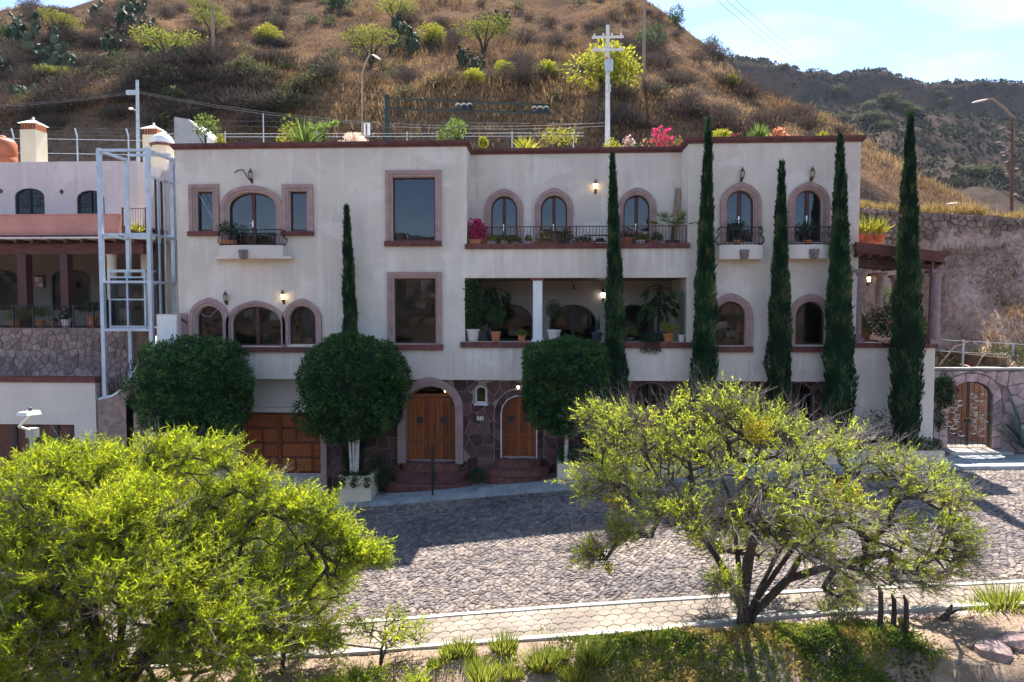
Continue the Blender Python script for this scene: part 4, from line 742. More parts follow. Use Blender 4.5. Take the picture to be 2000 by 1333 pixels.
# ---- brick steps
def steps(name, label, xc, wid, ztop, nst, y_door, lip, rnd_):
    base = zg(xc); st = thing(name, label, 'steps', (xc, y_door - .6, base)); rise = (ztop - base + .1) / nst
    for k in range(nst):
        z1 = ztop - k * rise; z0 = base - .4; w2_ = wid / 2 + k * .36; d = .62 + k * .42; P = []
        for q in range(17):
            t = math.pi * q / 16; e = .45 if rnd_ < 1 else .8; P.append((xc - w2_ * math.copysign(abs(math.cos(t)) ** e, math.cos(t)), y_door - d * math.sin(t) ** e))
        m = len(P); V = [(p[0], p[1], z0) for p in P] + [(p[0], p[1], z1 - .06) for p in P]
        bd_ = G().add(V, [(i, (i + 1) % m, m + (i + 1) % m, m + i) for i in range(m)] + [tuple(m + i for i in range(m))]).build('step', M('brick'), st)
        L = [0]
        for i in range(1, m): L.append(L[-1] + math.dist(P[i], P[i - 1]))
        nb = int(L[-1] / .125); X_ = [p[0] for p in P]; Y_ = [p[1] for p in P]
        for i in range(nb):        # brick-on-edge nosing
            ta, tb = L[-1] * i / nb + .006, L[-1] * (i + 1) / nb - .006; A = (np.interp(ta, L, X_), np.interp(ta, L, Y_)); B = (np.interp(tb, L, X_), np.interp(tb, L, Y_)); c = (xc, y_door); ia = .3 / max(.5, math.dist(A, c)); ib = .3 / max(.5, math.dist(B, c))
            C_ = (B[0] + (c[0] - B[0]) * ib, B[1] + (c[1] - B[1]) * ib); D_ = (A[0] + (c[0] - A[0]) * ia, A[1] + (c[1] - A[1]) * ia); ex = lambda p: (p[0] + (p[0] - c[0]) * .022, p[1] + (p[1] - c[1]) * .022)
            A, B = ex(A), ex(B); h = random.uniform(-.004, .004)
            G().hexa([(*A, z1 - .075), (*B, z1 - .075), (*C_, z1 - .075), (*D_, z1 - .075)], [(*A, z1 + h), (*B, z1 + h), (*C_, z1 + h), (*D_, z1 + h)]).build('brick', M('brick'), bd_)
        G().add([(p[0] + (xc - p[0]) * .1, p[1] + (y_door - p[1]) * .25, z1 - .02) for p in P], [tuple(range(m))]).build('tread', M('tread'), bd_)
    return st
steps('steps', 'dark red brick steps below the wide double wooden door', (big[0][0] + big[-1][0]) / 2, 2.5, big[0][1], 3, SY + .2, 0, .5)
steps('steps', 'rounded red brick steps below the narrow arched wooden door', (sm[0][0] + sm[-1][0]) / 2, 2.0, sm[0][1], 3, SY + .1, 0, 1)
# ---- wall lanterns
def lantern(px, py, Y, lit=None, label='', hang=False, s=1.0):
    p = at(px, py, Y - .16); t = thing('wall_lantern', label, 'lantern', (p.x, p.y, p.z), 'wall lanterns of the house')
    g = G(); g.lathe([(.012, .30 * s), (.03 * s, .24 * s), (.05 * s, .2 * s), (.10 * s, .12 * s), (.105 * s, .10 * s)], p, 8); g.lathe([(.015, -.26 * s), (.03 * s, -.2 * s), (.06 * s, -.14 * s), (.065 * s, -.115 * s)], p, 8)
    for k in range(6): a = k * math.pi / 3; g.tube([(p.x + .064 * s * math.cos(a), p.y + .064 * s * math.sin(a), p.z - .12 * s), (p.x + .1 * s * math.cos(a), p.y + .1 * s * math.sin(a), p.z + .11 * s)], .007, 4)
    if not hang: g.tube([(p.x, Y + .01, p.z - .22 * s), (p.x, Y - .08, p.z - .27 * s), (p.x, p.y, p.z - .24 * s)], .014, 5); g.box(p.x - .045, p.x + .045, Y - .02, Y + .01, p.z - .3 * s, p.z - .1 * s)
    g.build('lantern_frame', mat('bronze', (.10, .07, .045), .5, .3, 8, .1, 40, metal=.4) if 'bronze' not in bpy.data.materials else bpy.data.materials['bronze'], t)
    G().lathe([(.058 * s, -.11 * s), (.092 * s, .10 * s)], p, 8).build('lantern_glass', M('lamp_' + lit) if lit else M('lampglass'), t); return t
lantern(489, 343, 0, None, 'unlit bronze lantern above the arched window with the drooping wire'); lantern(440, 582, 0, None, 'unlit bronze lantern between the left and middle arches of the lower triple window'); lantern(552, 580, 0, 'warm', 'lit lantern between the middle and right arches of the lower triple window')
lantern(1163.6, 364, 1.5, 'warm', 'lit lantern on the recessed balcony wall'); lantern(1450, 341, 0, None, 'unlit lantern above the bowed balcony nearest the middle cypress'); lantern(1587, 340, 0, None, 'unlit lantern above the arched balcony door nearest the end wall of the house')
lantern(1121, 553, LY, None, 'unlit lantern above the dark arched door in the loggia'); lantern(1178, 577, LY, 'white', 'white glowing lantern on the loggia wall beside the dark arch'); lantern(1012, 757, SY, 'white', 'small bright lamp above the narrow arched wooden door', s=.6); lantern(869, 764, SY + .2, 'warm', 'lit lamp in the head of the wide arched doorway', s=.5)
wire = G(); a_ = at(458, 338, -.02); b_ = at(487, 352, -.05); wire.tube([a_, at(464, 333, -.03), at(474, 332, -.03), b_], .018, 5); tag(wire.build('bent_cable', M('iron'), org=a_), 'bent black cable sticking out beside the unlit upper lantern', 'cable')
def thinwire(name, label, pts, r=.008, m='iron', cat='wire'):
    tag(G().tube(pts, r, 4).build(name, M(m), org=tuple(pts[0])), label, cat)
thinwire('loose_cable', 'thin pale cable slanting across the small upper window', [at(386, 376, -.14), at(417, 430, -.14)], .01, 'galvwire'); thinwire('loose_cable', 'thin pale cable sagging across the left lower arched window', [at(388, 608, -.12), at(398, 617, -.12), at(410, 619, -.12), at(428, 602, -.12)], .01, 'galvwire')
# ---- pergola wing on the right
PX1 = at(1826, 700, 0).x; pz0 = at(1740, 680, 0).z; pz1 = at(1740, 671, 0).z
wing = thing('garden_wing', 'single storey cream wing with terrace, stone columns and dark wooden pergola', 'building', ((XR + PX1) / 2, 0, 1.1))
g = G(); g.box(XR + .001, PX1, 0, .3, -.5, pz0); g.box(PX1 - .3, PX1, .301, 5.4, -.5, pz0); g.box(XR + .001, PX1 - .301, .301, 5.4, pz0 - .5, pz0 - .2); g.box(gx1, XR + .0005, .001, .3, -.5, ZU - .001); g.build('wall', M('stucco'), wing)
tl = G().box(XR - .3, PX1 + .05, -.06, .36, pz0, pz1 - .015).build('parapet', M('brick'), wing); x = XR - .3
while x < PX1 + .05: l = min(.31, PX1 + .06 - x); G().box(x + .004, x + l - .004, -.085, .37, pz0 + .003, pz1).build('tile', M('redtile'), tl); x += .31
def column(px, Y, pyt, pyb, w_):
    b = at(px, pyb, Y); tp = at(px, pyt, Y); h = tp.z - b.z; r = w_ / 2; g = G(); g.box(b.x - r * 1.25, b.x + r * 1.25, Y - r * 1.25, Y + r * 1.25, b.z, b.z + .2); g.lathe([(r * 1.15, .2), (r * 1.12, .26), (r, .3), (r * .97, h * .5), (r * .93, h - .3), (r * 1.15, h - .22), (r * 1.2, h - .12)], b, 18); g.box(b.x - r * 1.35, b.x + r * 1.35, Y - r * 1.35, Y + r * 1.35, tp.z - .12, tp.z)
    return g.build('column', mat('grey_volcanic_stone', (.27, .195, .19), .9, .2, 6, .5, 40, fine=.35) if 'grey_volcanic_stone' not in bpy.data.materials else bpy.data.materials['grey_volcanic_stone'], wing, smooth=False)
column(1672, .15, 527, 670, .36); column(1823, .15, 528, 672, .43); column(1714, 3.6, 533, 664, .38); column(1748, 3.6, 538, 664, .4)
bm = at(1760, 500, .1)
def slantbeam(pa, pb, Y, hgt, thk, name, m='beam'):
    a, b = at(*pa, Y), at(*pb, Y); g = G(); g.hexa([(a.x, Y, a.z - hgt), (b.x - .25, Y, b.z - hgt), (b.x - .25, Y + thk, b.z - hgt), (a.x, Y + thk, a.z - hgt)], [(a.x, Y, a.z), (b.x, Y, b.z), (b.x, Y + thk, b.z), (a.x, Y + thk, a.z)]); return g.build(name, M(m), wing)
slantbeam((1672, 473), (1853, 493), -.45, .38, .14, 'fascia_board'); slantbeam((1672, 508), (1838, 517), .1, .2, .2, 'beam', 'darkwood'); slantbeam((1674, 505), (1845, 512), 3.5, .2, .2, 'beam', 'darkwood')
for k in range(9):
    t = k / 8; a = at(1678 + 165 * t, 492 + 15 * t, -.3); G().box(a.x - .06, a.x + .06, -.3, 4.6, a.z - .2, a.z - .04).build('rafter', M('darkwood'), wing)
a, b = at(1672, 480, -.35), at(1846, 499, -.35); G().hexa([(a.x, -.31, a.z), (b.x, -.31, b.z), (b.x, 4.6, b.z + .3), (a.x, 4.6, a.z + .3)], [(a.x, -.31, a.z + .06), (b.x, -.31, b.z + .06), (b.x, 4.6, b.z + .36), (a.x, 4.6, a.z + .36)]).build('roof_deck', M('terra'), wing)
G().box(XR + .002, PX1 - 1.9, 3.9, 4.1, pz0 - .2, at(1700, 500, 4).z).build('wall', M('stucco_in'), wing)
g = G(); g.tube([at(1820, 527, -.05), at(1828, 497, -.46)], .03, 4); g.build('brace', M('terra'), wing)
lantern(1697, 546, 3.9, 'warm', 'lit lantern on the wall under the wooden pergola')
# ================================================================== NEIGHBOUR ON THE LEFT
XN0 = -40.0
nb = thing('house', 'pink neighbouring house with arched windows, salmon parapet and shaded patio', 'house', (-24, 4, -1.5))
UY, PY, BY, RY = 4.2, 2.3, 7.6, 1.8
zr0, zr1 = at(90, 735, RY).z - 1, at(90, 641, RY).z          # retaining wall, top = patio level
ux1 = at(270, 370, UY).x; uz0, uz1 = at(130, 424, UY).z - .4, at(130, 316, UY).z
n1 = [hole('a', a, b, c, 419, UY, rise=.42) for a, b, c in ((29, 368, 87), (150, 372, 204))]
G().prism([(XN0, uz0), (ux1, uz0), (ux1, uz1), (XN0, uz1)], UY, UY + .3, n1).build('wall', M('stucco_pink'), nb)
G().box(ux1 - .3, ux1, UY + .301, 12.9, uz0, uz1).build('wall', M('stucco_pink'), nb); G().box(ux1 + .001, XL - .05, 6.6, 12.9, -1, at(300, 318, 6.6).z).build('wall', M('stucco_pink'), nb)
G().box(XN0, ux1 - .301, UY + .301, 12.9, uz1 - .5, uz1 - .3).build('roof', M('concrete'), nb); G().box(XN0, ux1 - .301, 12.6, 12.9, uz0, uz1).build('wall', M('stucco_pink'), nb)
G().box(XN0, ux1 - .4, UY + 2, UY + 2.1, uz0, uz1 - .51).build('partition', M('room'), nb)
for h in n1:
    g = G(); g.ring(h, off(h, -.06), UY + .05, UY + .16); x0, x1 = h[0][0], h[-1][0]; cx = (x0 + x1) / 2; zt = max(p[1] for p in h); g.box(x0, x1, UY + .05, UY + .16, h[0][1], h[0][1] + .06); g.box(cx - .035, cx + .035, UY + .05, UY + .15, h[0][1], zt)
    w_ = g.build('window', M('iron'), nb); G().prism(off(h, -.05), UY + .12, UY + .13).build('pane', M('dimglass'), w_); g = G()
    for k in range(1, 12):
        x = x0 + (x1 - x0) * k / 12; zz = float(np.interp(x, [p[0] for p in h[1:-1]], [p[1] for p in h[1:-1]])); g.tube([(x, UY + .02, h[0][1]), (x, UY + .02, zz)], .011, 4)
    for t in (.3, .62, .8): g.box(x0, x1, UY + .01, UY + .03, h[0][1] + (zt - h[0][1]) * t, h[0][1] + (zt - h[0][1]) * t + .02)
    for k in range(6): c_ = x0 + (x1 - x0) * (k + .5) / 6; g.tube([(c_ + .08 * math.cos(q), UY + .02, h[0][1] + .5 + .08 * math.sin(q)) for q in np.linspace(0, 6.28, 9)], .008, 4, caps=False)
    g.build('window_bars', M('iron'), w_)
for a, b in ((120.5, 375), (249, 380), (2, 374)):
    c_ = at(a, b, UY); G().prism([(c_.x - .12, c_.z), (c_.x, c_.z + .13), (c_.x + .12, c_.z), (c_.x, c_.z - .13)], UY - .02, UY + .01).build('talavera_tile', M('darkpot'), nb)
# terrace parapet, roof edge, patio below
x0, x1, z0, z1 = rect(-80, 421, 232, 463, PY); G().box(XN0, x1, PY, PY + .2, z0, z1).build('parapet', M('salmon'), nb); G().box(XN0, x1 + .02, PY - .03, PY + .22, z1, z1 + .05).build('coping', M('salmon'), nb)
g = G(); g.box(XN0, at(345, 470, 3).x, PY - .0, 12.5, z0 - .12, z0 - .001); g.build('terrace_slab', M('stucco_in'), nb)
G().box(XN0, at(236, 465, PY - .2).x, PY - .25, PY + .1, z0 - .1, z0 - .04).build('awning_edge', M('white'), nb); G().box(XN0, at(236, 465, PY - .2).x, PY - .22, PY - .01, z0 - .038, z0 + .05).build('drip_edge', M('cornice'), nb)
bz = rect(-60, 476, 280, 497, PY + .2); G().box(XN0, bz[1], PY + .2, PY + .42, bz[2], bz[3]).build('beam', M('beam'), nb)
for k in range(16): x = bz[1] - .3 - k * .78; G().box(x - .07, x + .07, PY - .2, 7.4, bz[3] + .005, bz[3] + .15).build('rafter', M('beam'), nb)
BH = [hole('a', 101, 526, 176, 606, BY, rise=.5), hole('a', -60, 526, 38, 606, BY, rise=.5)]
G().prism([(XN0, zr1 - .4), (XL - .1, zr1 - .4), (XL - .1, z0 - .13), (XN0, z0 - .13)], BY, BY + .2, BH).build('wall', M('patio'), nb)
for h in BH:
    g = G(); g.ring(h, off(h, -.09), BY - .03, BY + .1); cx = (h[0][0] + h[-1][0]) / 2; g.box(cx - .05, cx + .05, BY - .03, BY + .1, h[0][1], max(p[1] for p in h)); w_ = g.build('patio_door', M('iron'), nb); G().prism(off(h, -.06), BY + .04, BY + .05).build('pane', M('dimglass'), w_)
G().box(XN0, XL - .1, RY + .01, BY + 1.5, zr1 - .35, zr1 - .02).build('floor', M('redtile'), nb); G().box(XN0, XL - .2, BY + 1.5, BY + 1.6, zr1 - .4, z0).build('partition', M('room'), nb)
for a, b in ((38, 55), (121, 136)):
    q = rect(a, 497, b, 640, PY + .3); G().box(q[0], q[1], PY + .2, PY + .2 + (q[1] - q[0]), zr1 - .02, bz[2] - .002).build('post', M('darkwood'), nb)
q = rect(212, 497, 233, 640, PY + .6); G().lathe([(.24, zr1 - .02), (.22, zr1 + .3), (.2, bz[2] - .15), (.25, bz[2] - .002)], ((q[0] + q[1]) / 2, PY + .5, 0), 16).build('column', M('cream'), nb)
q = rect(276, 470, 345, 640, 3.4); G().box(q[0], q[0] + .35, 3.4, 3.7, zr1 - .02, z0 - .13).build('column', M('cream'), nb); G().box(at(318, 500, 4.5).x, XL - .05, 4.5, 4.8, zr1 - .02, z0 - .12).build('wall', M('cream'), nb)
q = rect(68, 537, 89, 563, BY - .03); g = G(); g.box(q[0], q[1], BY - .05, BY - .001, q[2], q[3]); fr = tag(g.build('tile_picture', M('iron'), org=(q[0], BY - .05, q[2])), 'small framed tile picture on the shaded patio wall', 'picture')
for i in range(2):
    for j in range(2): G().box(q[0] + .03 + i * .22, q[0] + .23 + i * .22, BY - .06, BY - .045, q[2] + .04 + j * .29, q[2] + .30 + j * .29).build('tile', M(('salmon', 'palepot')[(i + j) % 2]), fr)
# stone retaining wall and terrace railing
rw = thing('retaining_wall', 'pinkish rubble stone retaining wall below the neighbour patio', 'wall', (at(90, 700, RY).x, RY, zr0)); rx1 = at(292, 690, RY).x; rx0 = at(-60, 690, RY).x
G().box(rx0, rx1, RY, RY + .5, -2, zr1).build('wall_core', M('mortar3'), rw); G().box(XN0, rx0 - .001, RY, RY + .5, -2, zr1).build('wall_core', M('wallstone'), rw)
for P in cells(rx0, rx1 - 1.0, zr0 + .3, zr1 - .03, .31, .42, 1.1, .03, random.Random(4)):
    if area(P) > .012: stone_xz(P, RY, random.uniform(.02, .055), .02).build('stone', M('wallstone'), rw)
def railing(name, label, pts, z1h, nb_, posts, m='iron', cat='railing', group=None):
    t = thing(name, label, cat, pts[0], group); A, B = Vector(pts[0]), Vector(pts[1]); g = G()
    for k in range(nb_ + 1):
        p = A.lerp(B, k / nb_); g.tube([p, p + Vector((0, 0, z1h))], .011, 4)
    g.build('bar', M(m), t); t.children[0]['kind'] = 'stuff'
    for k in range(posts + 1): p = A.lerp(B, k / posts); G().box(p.x - .03, p.x + .03, p.y - .03, p.y + .03, p.z, p.z + z1h + .05).build('post', M(m), t)
    g = G(); g.tube([A + Vector((0, 0, z1h)), B + Vector((0, 0, z1h))], .02, 5); g.tube([A + Vector((0, 0, .06)), B + Vector((0, 0, .06))], .014, 4); 
    for q in g.v: pass
    G().tube([A + Vector((0, 0, z1h)), B + Vector((0, 0, z1h))], .02, 5).build('top_rail', M(m), t); G().tube([A + Vector((0, 0, .06)), B + Vector((0, 0, .06))], .014, 4).build('bottom_rail', M(m), t); return t
rh = at(90, 598, RY + .1).z - zr1
railing('railing', 'black iron railing with grey posts along the neighbour patio edge', (Vector((at(-90, 640, RY + .1).x, RY + .12, zr1)), Vector((at(222, 640, RY + .1).x, RY + .12, zr1))), rh, 64, 8)
tz = at(255, 467, PY).z; railing('railing', 'short rusty railing on the neighbour terrace behind the lift frame', (Vector((at(238, 460, PY).x, PY + .1, tz)), Vector((at(283, 460, PY).x, PY + .1, tz))), at(255, 407, PY).z - tz, 9, 1, 'rust')
# garage front
gy = -.35; gz1 = at(90, 737, gy).z; gxr = at(187, 800, gy).x; gar = thing('garage', 'low cream garage front with tiled coping and brown doors', 'garage', (gxr - 3, gy, -1.6))
d0 = rect(-80, 829, 147, 960, gy); G().prism([(XN0, -5), (gxr, -5), (gxr, gz1 - .22), (XN0, gz1 - .22)], gy, gy + .25, [[(d0[0], -4.9), (d0[0], d0[3]), (d0[1], d0[3]), (d0[1], -4.9)]]).build('wall', M('stucco_in'), gar)
G().box(XN0, gxr - 1.0, gy + .251, RY - .01, gz1 - .5, gz1 - .2).build('roof', M('concrete'), gar); G().box(gxr - 1.2, gxr - 1.0, gy + .251, RY - .01, -4, gz1 - .501).build('wall', M('stucco_in'), gar); cp = G().box(XN0, gxr + .06, gy - .07, gy + .32, gz1 - .22, gz1 - .02).build('coping', M('brick'), gar)
x = gxr + .06
while x > gxr - 6: G().box(x - .29, x - .005, gy - .1, gy + .34, gz1 - .019, gz1 + .02).build('tile', M('redtile'), cp); x -= .3
dd = G().box(d0[0], d0[1], gy + .12, gy + .2, -4.9, d0[3]).build('garage_door', M('browndoor'), gar)
for a in (27, 68, 108, 141): p = at(a, 845, gy); G().box(p.x - .08, p.x + .08, gy + .05, gy + .121, -4.9, d0[3] - .001).build('stile', M('iron'), dd)
# roof furniture of the neighbour
def chimney(px, Y, py0, py1, w_, label):
    b = at(px, py1, Y); t_ = at(px, py0, Y); z0 = uz1 - 1.5 if Y > UY else b.z; t = thing('chimney', label, 'chimney', (b.x, Y, z0)); r = w_ / 2; zt = t_.z
    G().box(b.x - r, b.x + r, Y - r, Y + r, z0, zt - .75).build('shaft', M('cream'), t); v = G().box(b.x - r + .02, b.x + r - .02, Y - r + .02, Y + r - .02, zt - .75, zt - .42).build('vent', M('terra'), t)
    for k in range(6): x = b.x - r + .06 + (w_ - .12) * (k + .0) / 5; G().box(x - .028, x + .028, Y - r - .01, Y - r + .05, zt - .72, zt - .45).build('louvre', M('browndoor'), v)
    h = G(); h.add([(b.x - r - .08, Y - r - .08, zt - .42), (b.x + r + .08, Y - r - .08, zt - .42), (b.x + r + .08, Y + r + .08, zt - .42), (b.x - r - .08, Y + r + .08, zt - .42), (b.x, Y, zt - .12)], [(0, 1, 4), (1, 2, 4), (2, 3, 4), (3, 0, 4), (3, 2, 1, 0)]); c_ = h.build('cap', M('white'), t); G().lathe([(.02, -.06), (.06, 0), (.07, .05), (.03, .12)], (b.x, Y, zt - .12), 8).build('finial', M('white'), c_)
chimney(67.5, 7, 229, 318, .84, 'tall cream chimney with brick vents beside the clay coloured tank'); chimney(302, 9, 240, 318, .82, 'cream chimney with brick vents behind the white dome')
c_ = at(319, 316, 8); t = thing('dome_turret', 'small white plastered dome on a cream drum with brick ring', 'dome', (c_.x, 8, c_.z - 1)); zt = at(319, 283, 8).z; G().lathe([(.55, -1), (.55, zt - c_.z - .12)], c_, 8).build('drum', M('cream'), t); G().lathe([(.66, zt - c_.z - .12), (.66, zt - c_.z)], c_, 8).build('ring', M('brick'), t)
G().lathe([(.58 * math.cos(a), zt - c_.z + .62 * math.sin(a)) for a in np.linspace(0, 1.45, 8)], c_, 10).build('dome', M('white'), t, smooth=True); G().lathe([(.03, .58), (.08, .66), (.07, .74), (.02, .8)], (c_.x, c_.y, zt), 8).build('finial', M('white'), t)
c_ = at(2, 312, 7); zt = at(2, 270, 7).z - c_.z; t = thing('water_tank', 'round clay red plastic water tank on the pink roof', 'tank', (c_.x, 7, c_.z - .6)); G().lathe([(.72, -.6), (.74, .1), (.72, .12), (.75, .2), (.73, zt * .75), (.6, zt * .93), (.3, zt)], c_, 24).build('tank_body', M('tank'), t, smooth=True); G().lathe([(.28, zt - .01), (.3, zt + .05), (.26, zt + .1), (.03, zt + .13)], c_, 16).build('lid', M('tank'), t)
# fence at the back of the roof terrace
fe = thing('chain_fence', 'wire fence with galvanised posts and angled tops behind the pink house', 'fence', (at(28, 300, 11).x, 11, 13))
for a, tp in ((28, 240), (152, 262), (252, 262), (-60, 250)):
    p = at(a, 318, 11); q = at(a, 270, 11); g = G(); g.tube([(p.x, 11, 13), (p.x, 11, q.z + .1), (p.x - .12, 11, q.z + .55)], .04, 6); g.build('post', M('galvwire'), fe)
for b in (272, 300): G().tube([at(-120, b - 4, 11), at(345, b + 4, 11)], .016, 5).build('rail', M('galvwire'), fe)
for k in range(3): G().tube([at(-120, 246 + k * 7, 11), at(345, 254 + k * 7, 11)], .005, 4).build('wire', M('wire'), fe)
# parked car on the road behind
c_ = at(240, 330, 14.5); c_.z = float(hroad(c_.x)) + .05; car = thing('car', 'white parked car on the road behind the pink house', 'car', (c_.x, 14.5, c_.z))
body = [(-2.1, .35), (-2.1, .8), (-1.9, .95), (-1.0, 1.02), (1.0, 1.05), (2.0, .92), (2.15, .7), (2.15, .35)]; cab = [(-1.35, 1.0), (-.8, 1.5), (.9, 1.52), (1.55, 1.04)]
zc = at(240, 308, 14.5).z - c_.z - 1.52; zo = max(-.3, min(.6, zc)) * 0
G().prism([(c_.x + a, c_.z + b + zo) for a, b in body], 14.0, 15.7).build('body', M('carpaint'), car); cb = G().prism([(c_.x + a, c_.z + b) for a, b in cab], 14.1, 15.6).build('cabin', M('carpaint'), car)
for a, b in ((-1.1, -.1), (0.0, 1.15)): G().prism([(c_.x + a, c_.z + 1.06), (c_.x + b, c_.z + 1.06), (c_.x + b * .72 + .05, c_.z + 1.42), (c_.x + a * .72, c_.z + 1.42)], 14.08, 14.11).build('window', M('dimglass'), cb)
for a in (-1.35, 1.35):
    g = G(); g.tube([(c_.x + a, 13.96, c_.z + .32), (c_.x + a, 14.18, c_.z + .32)], .32, 16); wh = g.build('wheel', M('tyre'), car); G().tube([(c_.x + a, 13.94, c_.z + .32), (c_.x + a, 13.97, c_.z + .32)], .19, 12).build('rim', M('chrome'), wh)
# lift shaft of steel box sections
TF, TB = -.25, 1.6; tw_ = thing('lift_tower', 'open grey steel lift shaft frame beside the cream house', 'tower', (at(244, 700, 0).x, .6, 3.5))
fx0, fx1 = at(187, 290, TF).x, at(282, 290, TF).x; tz1 = at(235, 289, TF).z; tz0 = at(203, 778, TF).z; b_ = .16
for x, y, z in ((fx0, TF, tz0), (fx1, TF, at(295, 690, TF).z), (fx0, TB, at(245, 735, TB).z), (fx1, TB, at(333, 640, TB).z)): G().box(x, x + b_, y, y + b_, z, tz1).build('post', M('galv'), tw_)
def beamx(py, y, n='beam'): z = at(240, py, y).z; G().box(fx0 + b_, fx1, y + .01, y + b_ - .01, z - .05, z + .05).build(n, M('galv'), tw_)
def beamy(py, x, n='beam'): z = at(240, py, TF).z; G().box(x + .01, x + b_ - .01, TF + b_, TB, z - .05, z + .05).build(n, M('galv'), tw_)
for p in (293, 458, 551, 645): beamx(p, TF)
for p in (303, 462, 555): beamx(p, TB)
for p in (293, 458, 551): beamy(p, fx0); beamy(p, fx1)
z = at(235, 739, TF).z; G().box(fx0 + b_, fx1 - .1, TB - .3, TB - .2, z - .04, z + .04).build('beam', M('galv'), tw_); zq = at(330, 352, .8).z; G().box(fx1 + .02, fx1 + .1, TF + b_, TB, zq - .05, zq + .05).build('beam', M('galv'), tw_)
for k, yy in enumerate((.35, .55, .8, 1.05)): G().box(fx1 + .03, fx1 + .07, yy, yy + (.1 if k < 3 else .06), at(310, 625, .5).z, zq - .051).build('guide_rail', M('galv' if k % 2 else 'plug'), tw_)
cz0, cz1 = at(250, 640, .4).z, at(250, 530, .4).z; c0, c1 = at(214, 590, .25).x, at(286, 590, .25).x; cab = G().box(c0, c1, .2, 1.4, cz0 - .06, cz0).build('lift_cabin', M('galv'), tw_)
for x in (c0, (c0 + c1) / 2 - .03, c1 - .07): G().box(x, x + .07, .2, .27, cz0, cz1).build('frame_bar', M('galv'), cab)
for zz in (cz0 + .02, (cz0 + cz1) / 2 - .04, cz1 - .3, cz1 - .06): G().box(c0 + .071, c1 - .071, .21, .26, zz, zz + .06).build('frame_bar', M('galv'), cab)
for x in (c0, c1 - .07): G().box(x, x + .07, 1.3, 1.37, cz0, cz1).build('frame_bar', M('galv'), cab)
G().box(c0 - .02, c1 + .02, .18, 1.4, cz1, cz1 + .05).build('cabin_roof', M('galv'), cab); G().box(c0 + .07, c1 - .07, .23, .236, cz0 + .08, cz1 - .3).build('pane', M('glass'), cab)
# curved garden stair wall with iron spikes
pts = [(190, 780), (200, 777), (218, 773), (232, 764), (246, 748), (256, 732), (263, 722), (272, 700), (292, 678), (304, 672)]; yw = -.3
sw = thing('stair_wall', 'curved stone stair wall with white coping and iron spikes below the lift', 'wall', (at(230, 800, yw).x, yw, -1.2)); W = [at(a, b, yw) for a, b in pts]
G().prism([(W[0].x, -3)] + [(p.x, p.z - .06) for p in W] + [(W[-1].x, -3)], yw, yw + .3).build('wall_core', M('wallstone'), sw); G().tube([(p.x, yw + .12, p.z - .04) for p in W], .08, 6).build('coping', M('white'), sw)
for k in range(15):
    t = k / 14 * 8; i = int(t); p = W[i].lerp(W[i + 1], t - i); l = .55 + .3 * math.sin(k * 1.7) * .4; G().tube([(p.x, yw + .1, p.z), (p.x - .1 + .02 * (k % 3), yw + .1, p.z + l)], .014, 4).build('spike', M('iron'), sw)
G().tube([(W[k].x - .08, yw + .1, W[k].z + .5) for k in range(9)], .014, 4).build('top_rail', M('rust'), sw)
q = rect(306, 614, 347, 682, -.35); t = thing('meter_cabinet', 'plain pale plastered cabinet against the corner of the cream house', 'cabinet', (q[0], -.3, q[2])); G().box(q[0], q[1], -.35, -.02, q[2] - .9, q[3]).build('cabinet_body', M('stucco_pink'), t); G().box(q[0] + .05, q[1] - .05, -.37, -.351, q[2], q[3] - .06).build('cabinet_door', M('white'), t)
q = rect(348, 612, 366, 672, -.05); t = tag(G().box(q[0], q[1], -.05, -.003, q[2], q[3]).build('stone_panel', M('cantera'), org=(q[0], -.05, q[2])), 'narrow tan stone panel with a dark red slash beside the lower arches', 'panel'); m_ = (q[0] + q[1]) / 2; G().prism([(q[0] + .02, q[3] - .1), (q[1] - .02, q[3] - .34), (q[1] - .02, q[3] - .46), (q[0] + .02, q[3] - .24)], -.07, -.051).build('slash', M('cornice'), t)
q = rect(250, 782, 264, 900, -.2); tag(G().box(q[0], q[1], -.3, .0, -1.4, q[3]).build('gate_pillar', M('cream'), org=(q[0], -.2, -1.4)), 'short cream pillar beside the big round clipped tree', 'pillar')
# ================================================================== RIGHT SIDE: GATE, GARDEN, MASONRY
gy = .5; wz1 = at(1910, 722, gy).z; wx0 = PX1 + .0; wx1 = 23.5; go = hole('a', 1851, 745, 1938, 875, gy, rise=.62)
gwall = thing('garden_wall', 'pink stone garden wall with arched gateway beside the house', 'wall', (18, gy, 1.2))
G().prism([(wx0 - .3, -.5), (wx1, -.5), (wx1, wz1), (wx0 - .3, wz1)], gy, gy + .35, [go]).build('wall_core', M('mortar2'), gwall)
vo = off(go, .36, go[0][1])
for P in cells(wx0 - .28, wx1 - .3, .8, wz1 - .06, .46, .4, 1.2, .03, random.Random(31)):
    P = outside(P, ccw(vo))
    if len(P) > 2 and area(P) > .02: stone_xz(P, gy, random.uniform(.03, .07), .025).build('stone', M('pinkstone'), gwall)
for P in walk_arc(off(go, .34), off(go, .0), 15):
    c = (sum(p[0] for p in P) / 4, sum(p[1] for p in P) / 4); P = [(c[0] + (p[0] - c[0]) * .95, c[1] + (p[1] - c[1]) * .95) for p in P]; stone_xz(ccw(P), gy, random.uniform(.05, .08), .02).build('stone', M('pinkstone'), gwall)
G().box(wx0 - .3, wx1, gy - .08, gy + .42, wz1, wz1 + .07).build('coping', M('kerb'), gwall)
gx0_, gx1_ = go[0][0], go[-1][0]; gz0_ = go[0][1]; cx = (gx0_ + gx1_) / 2; zt = max(p[1] for p in go)
gate = thing('iron_gate', 'rusty wrought iron double gate with scrolls in the arched gateway', 'gate', (cx, gy + .15, gz0_)); yy = gy + .16
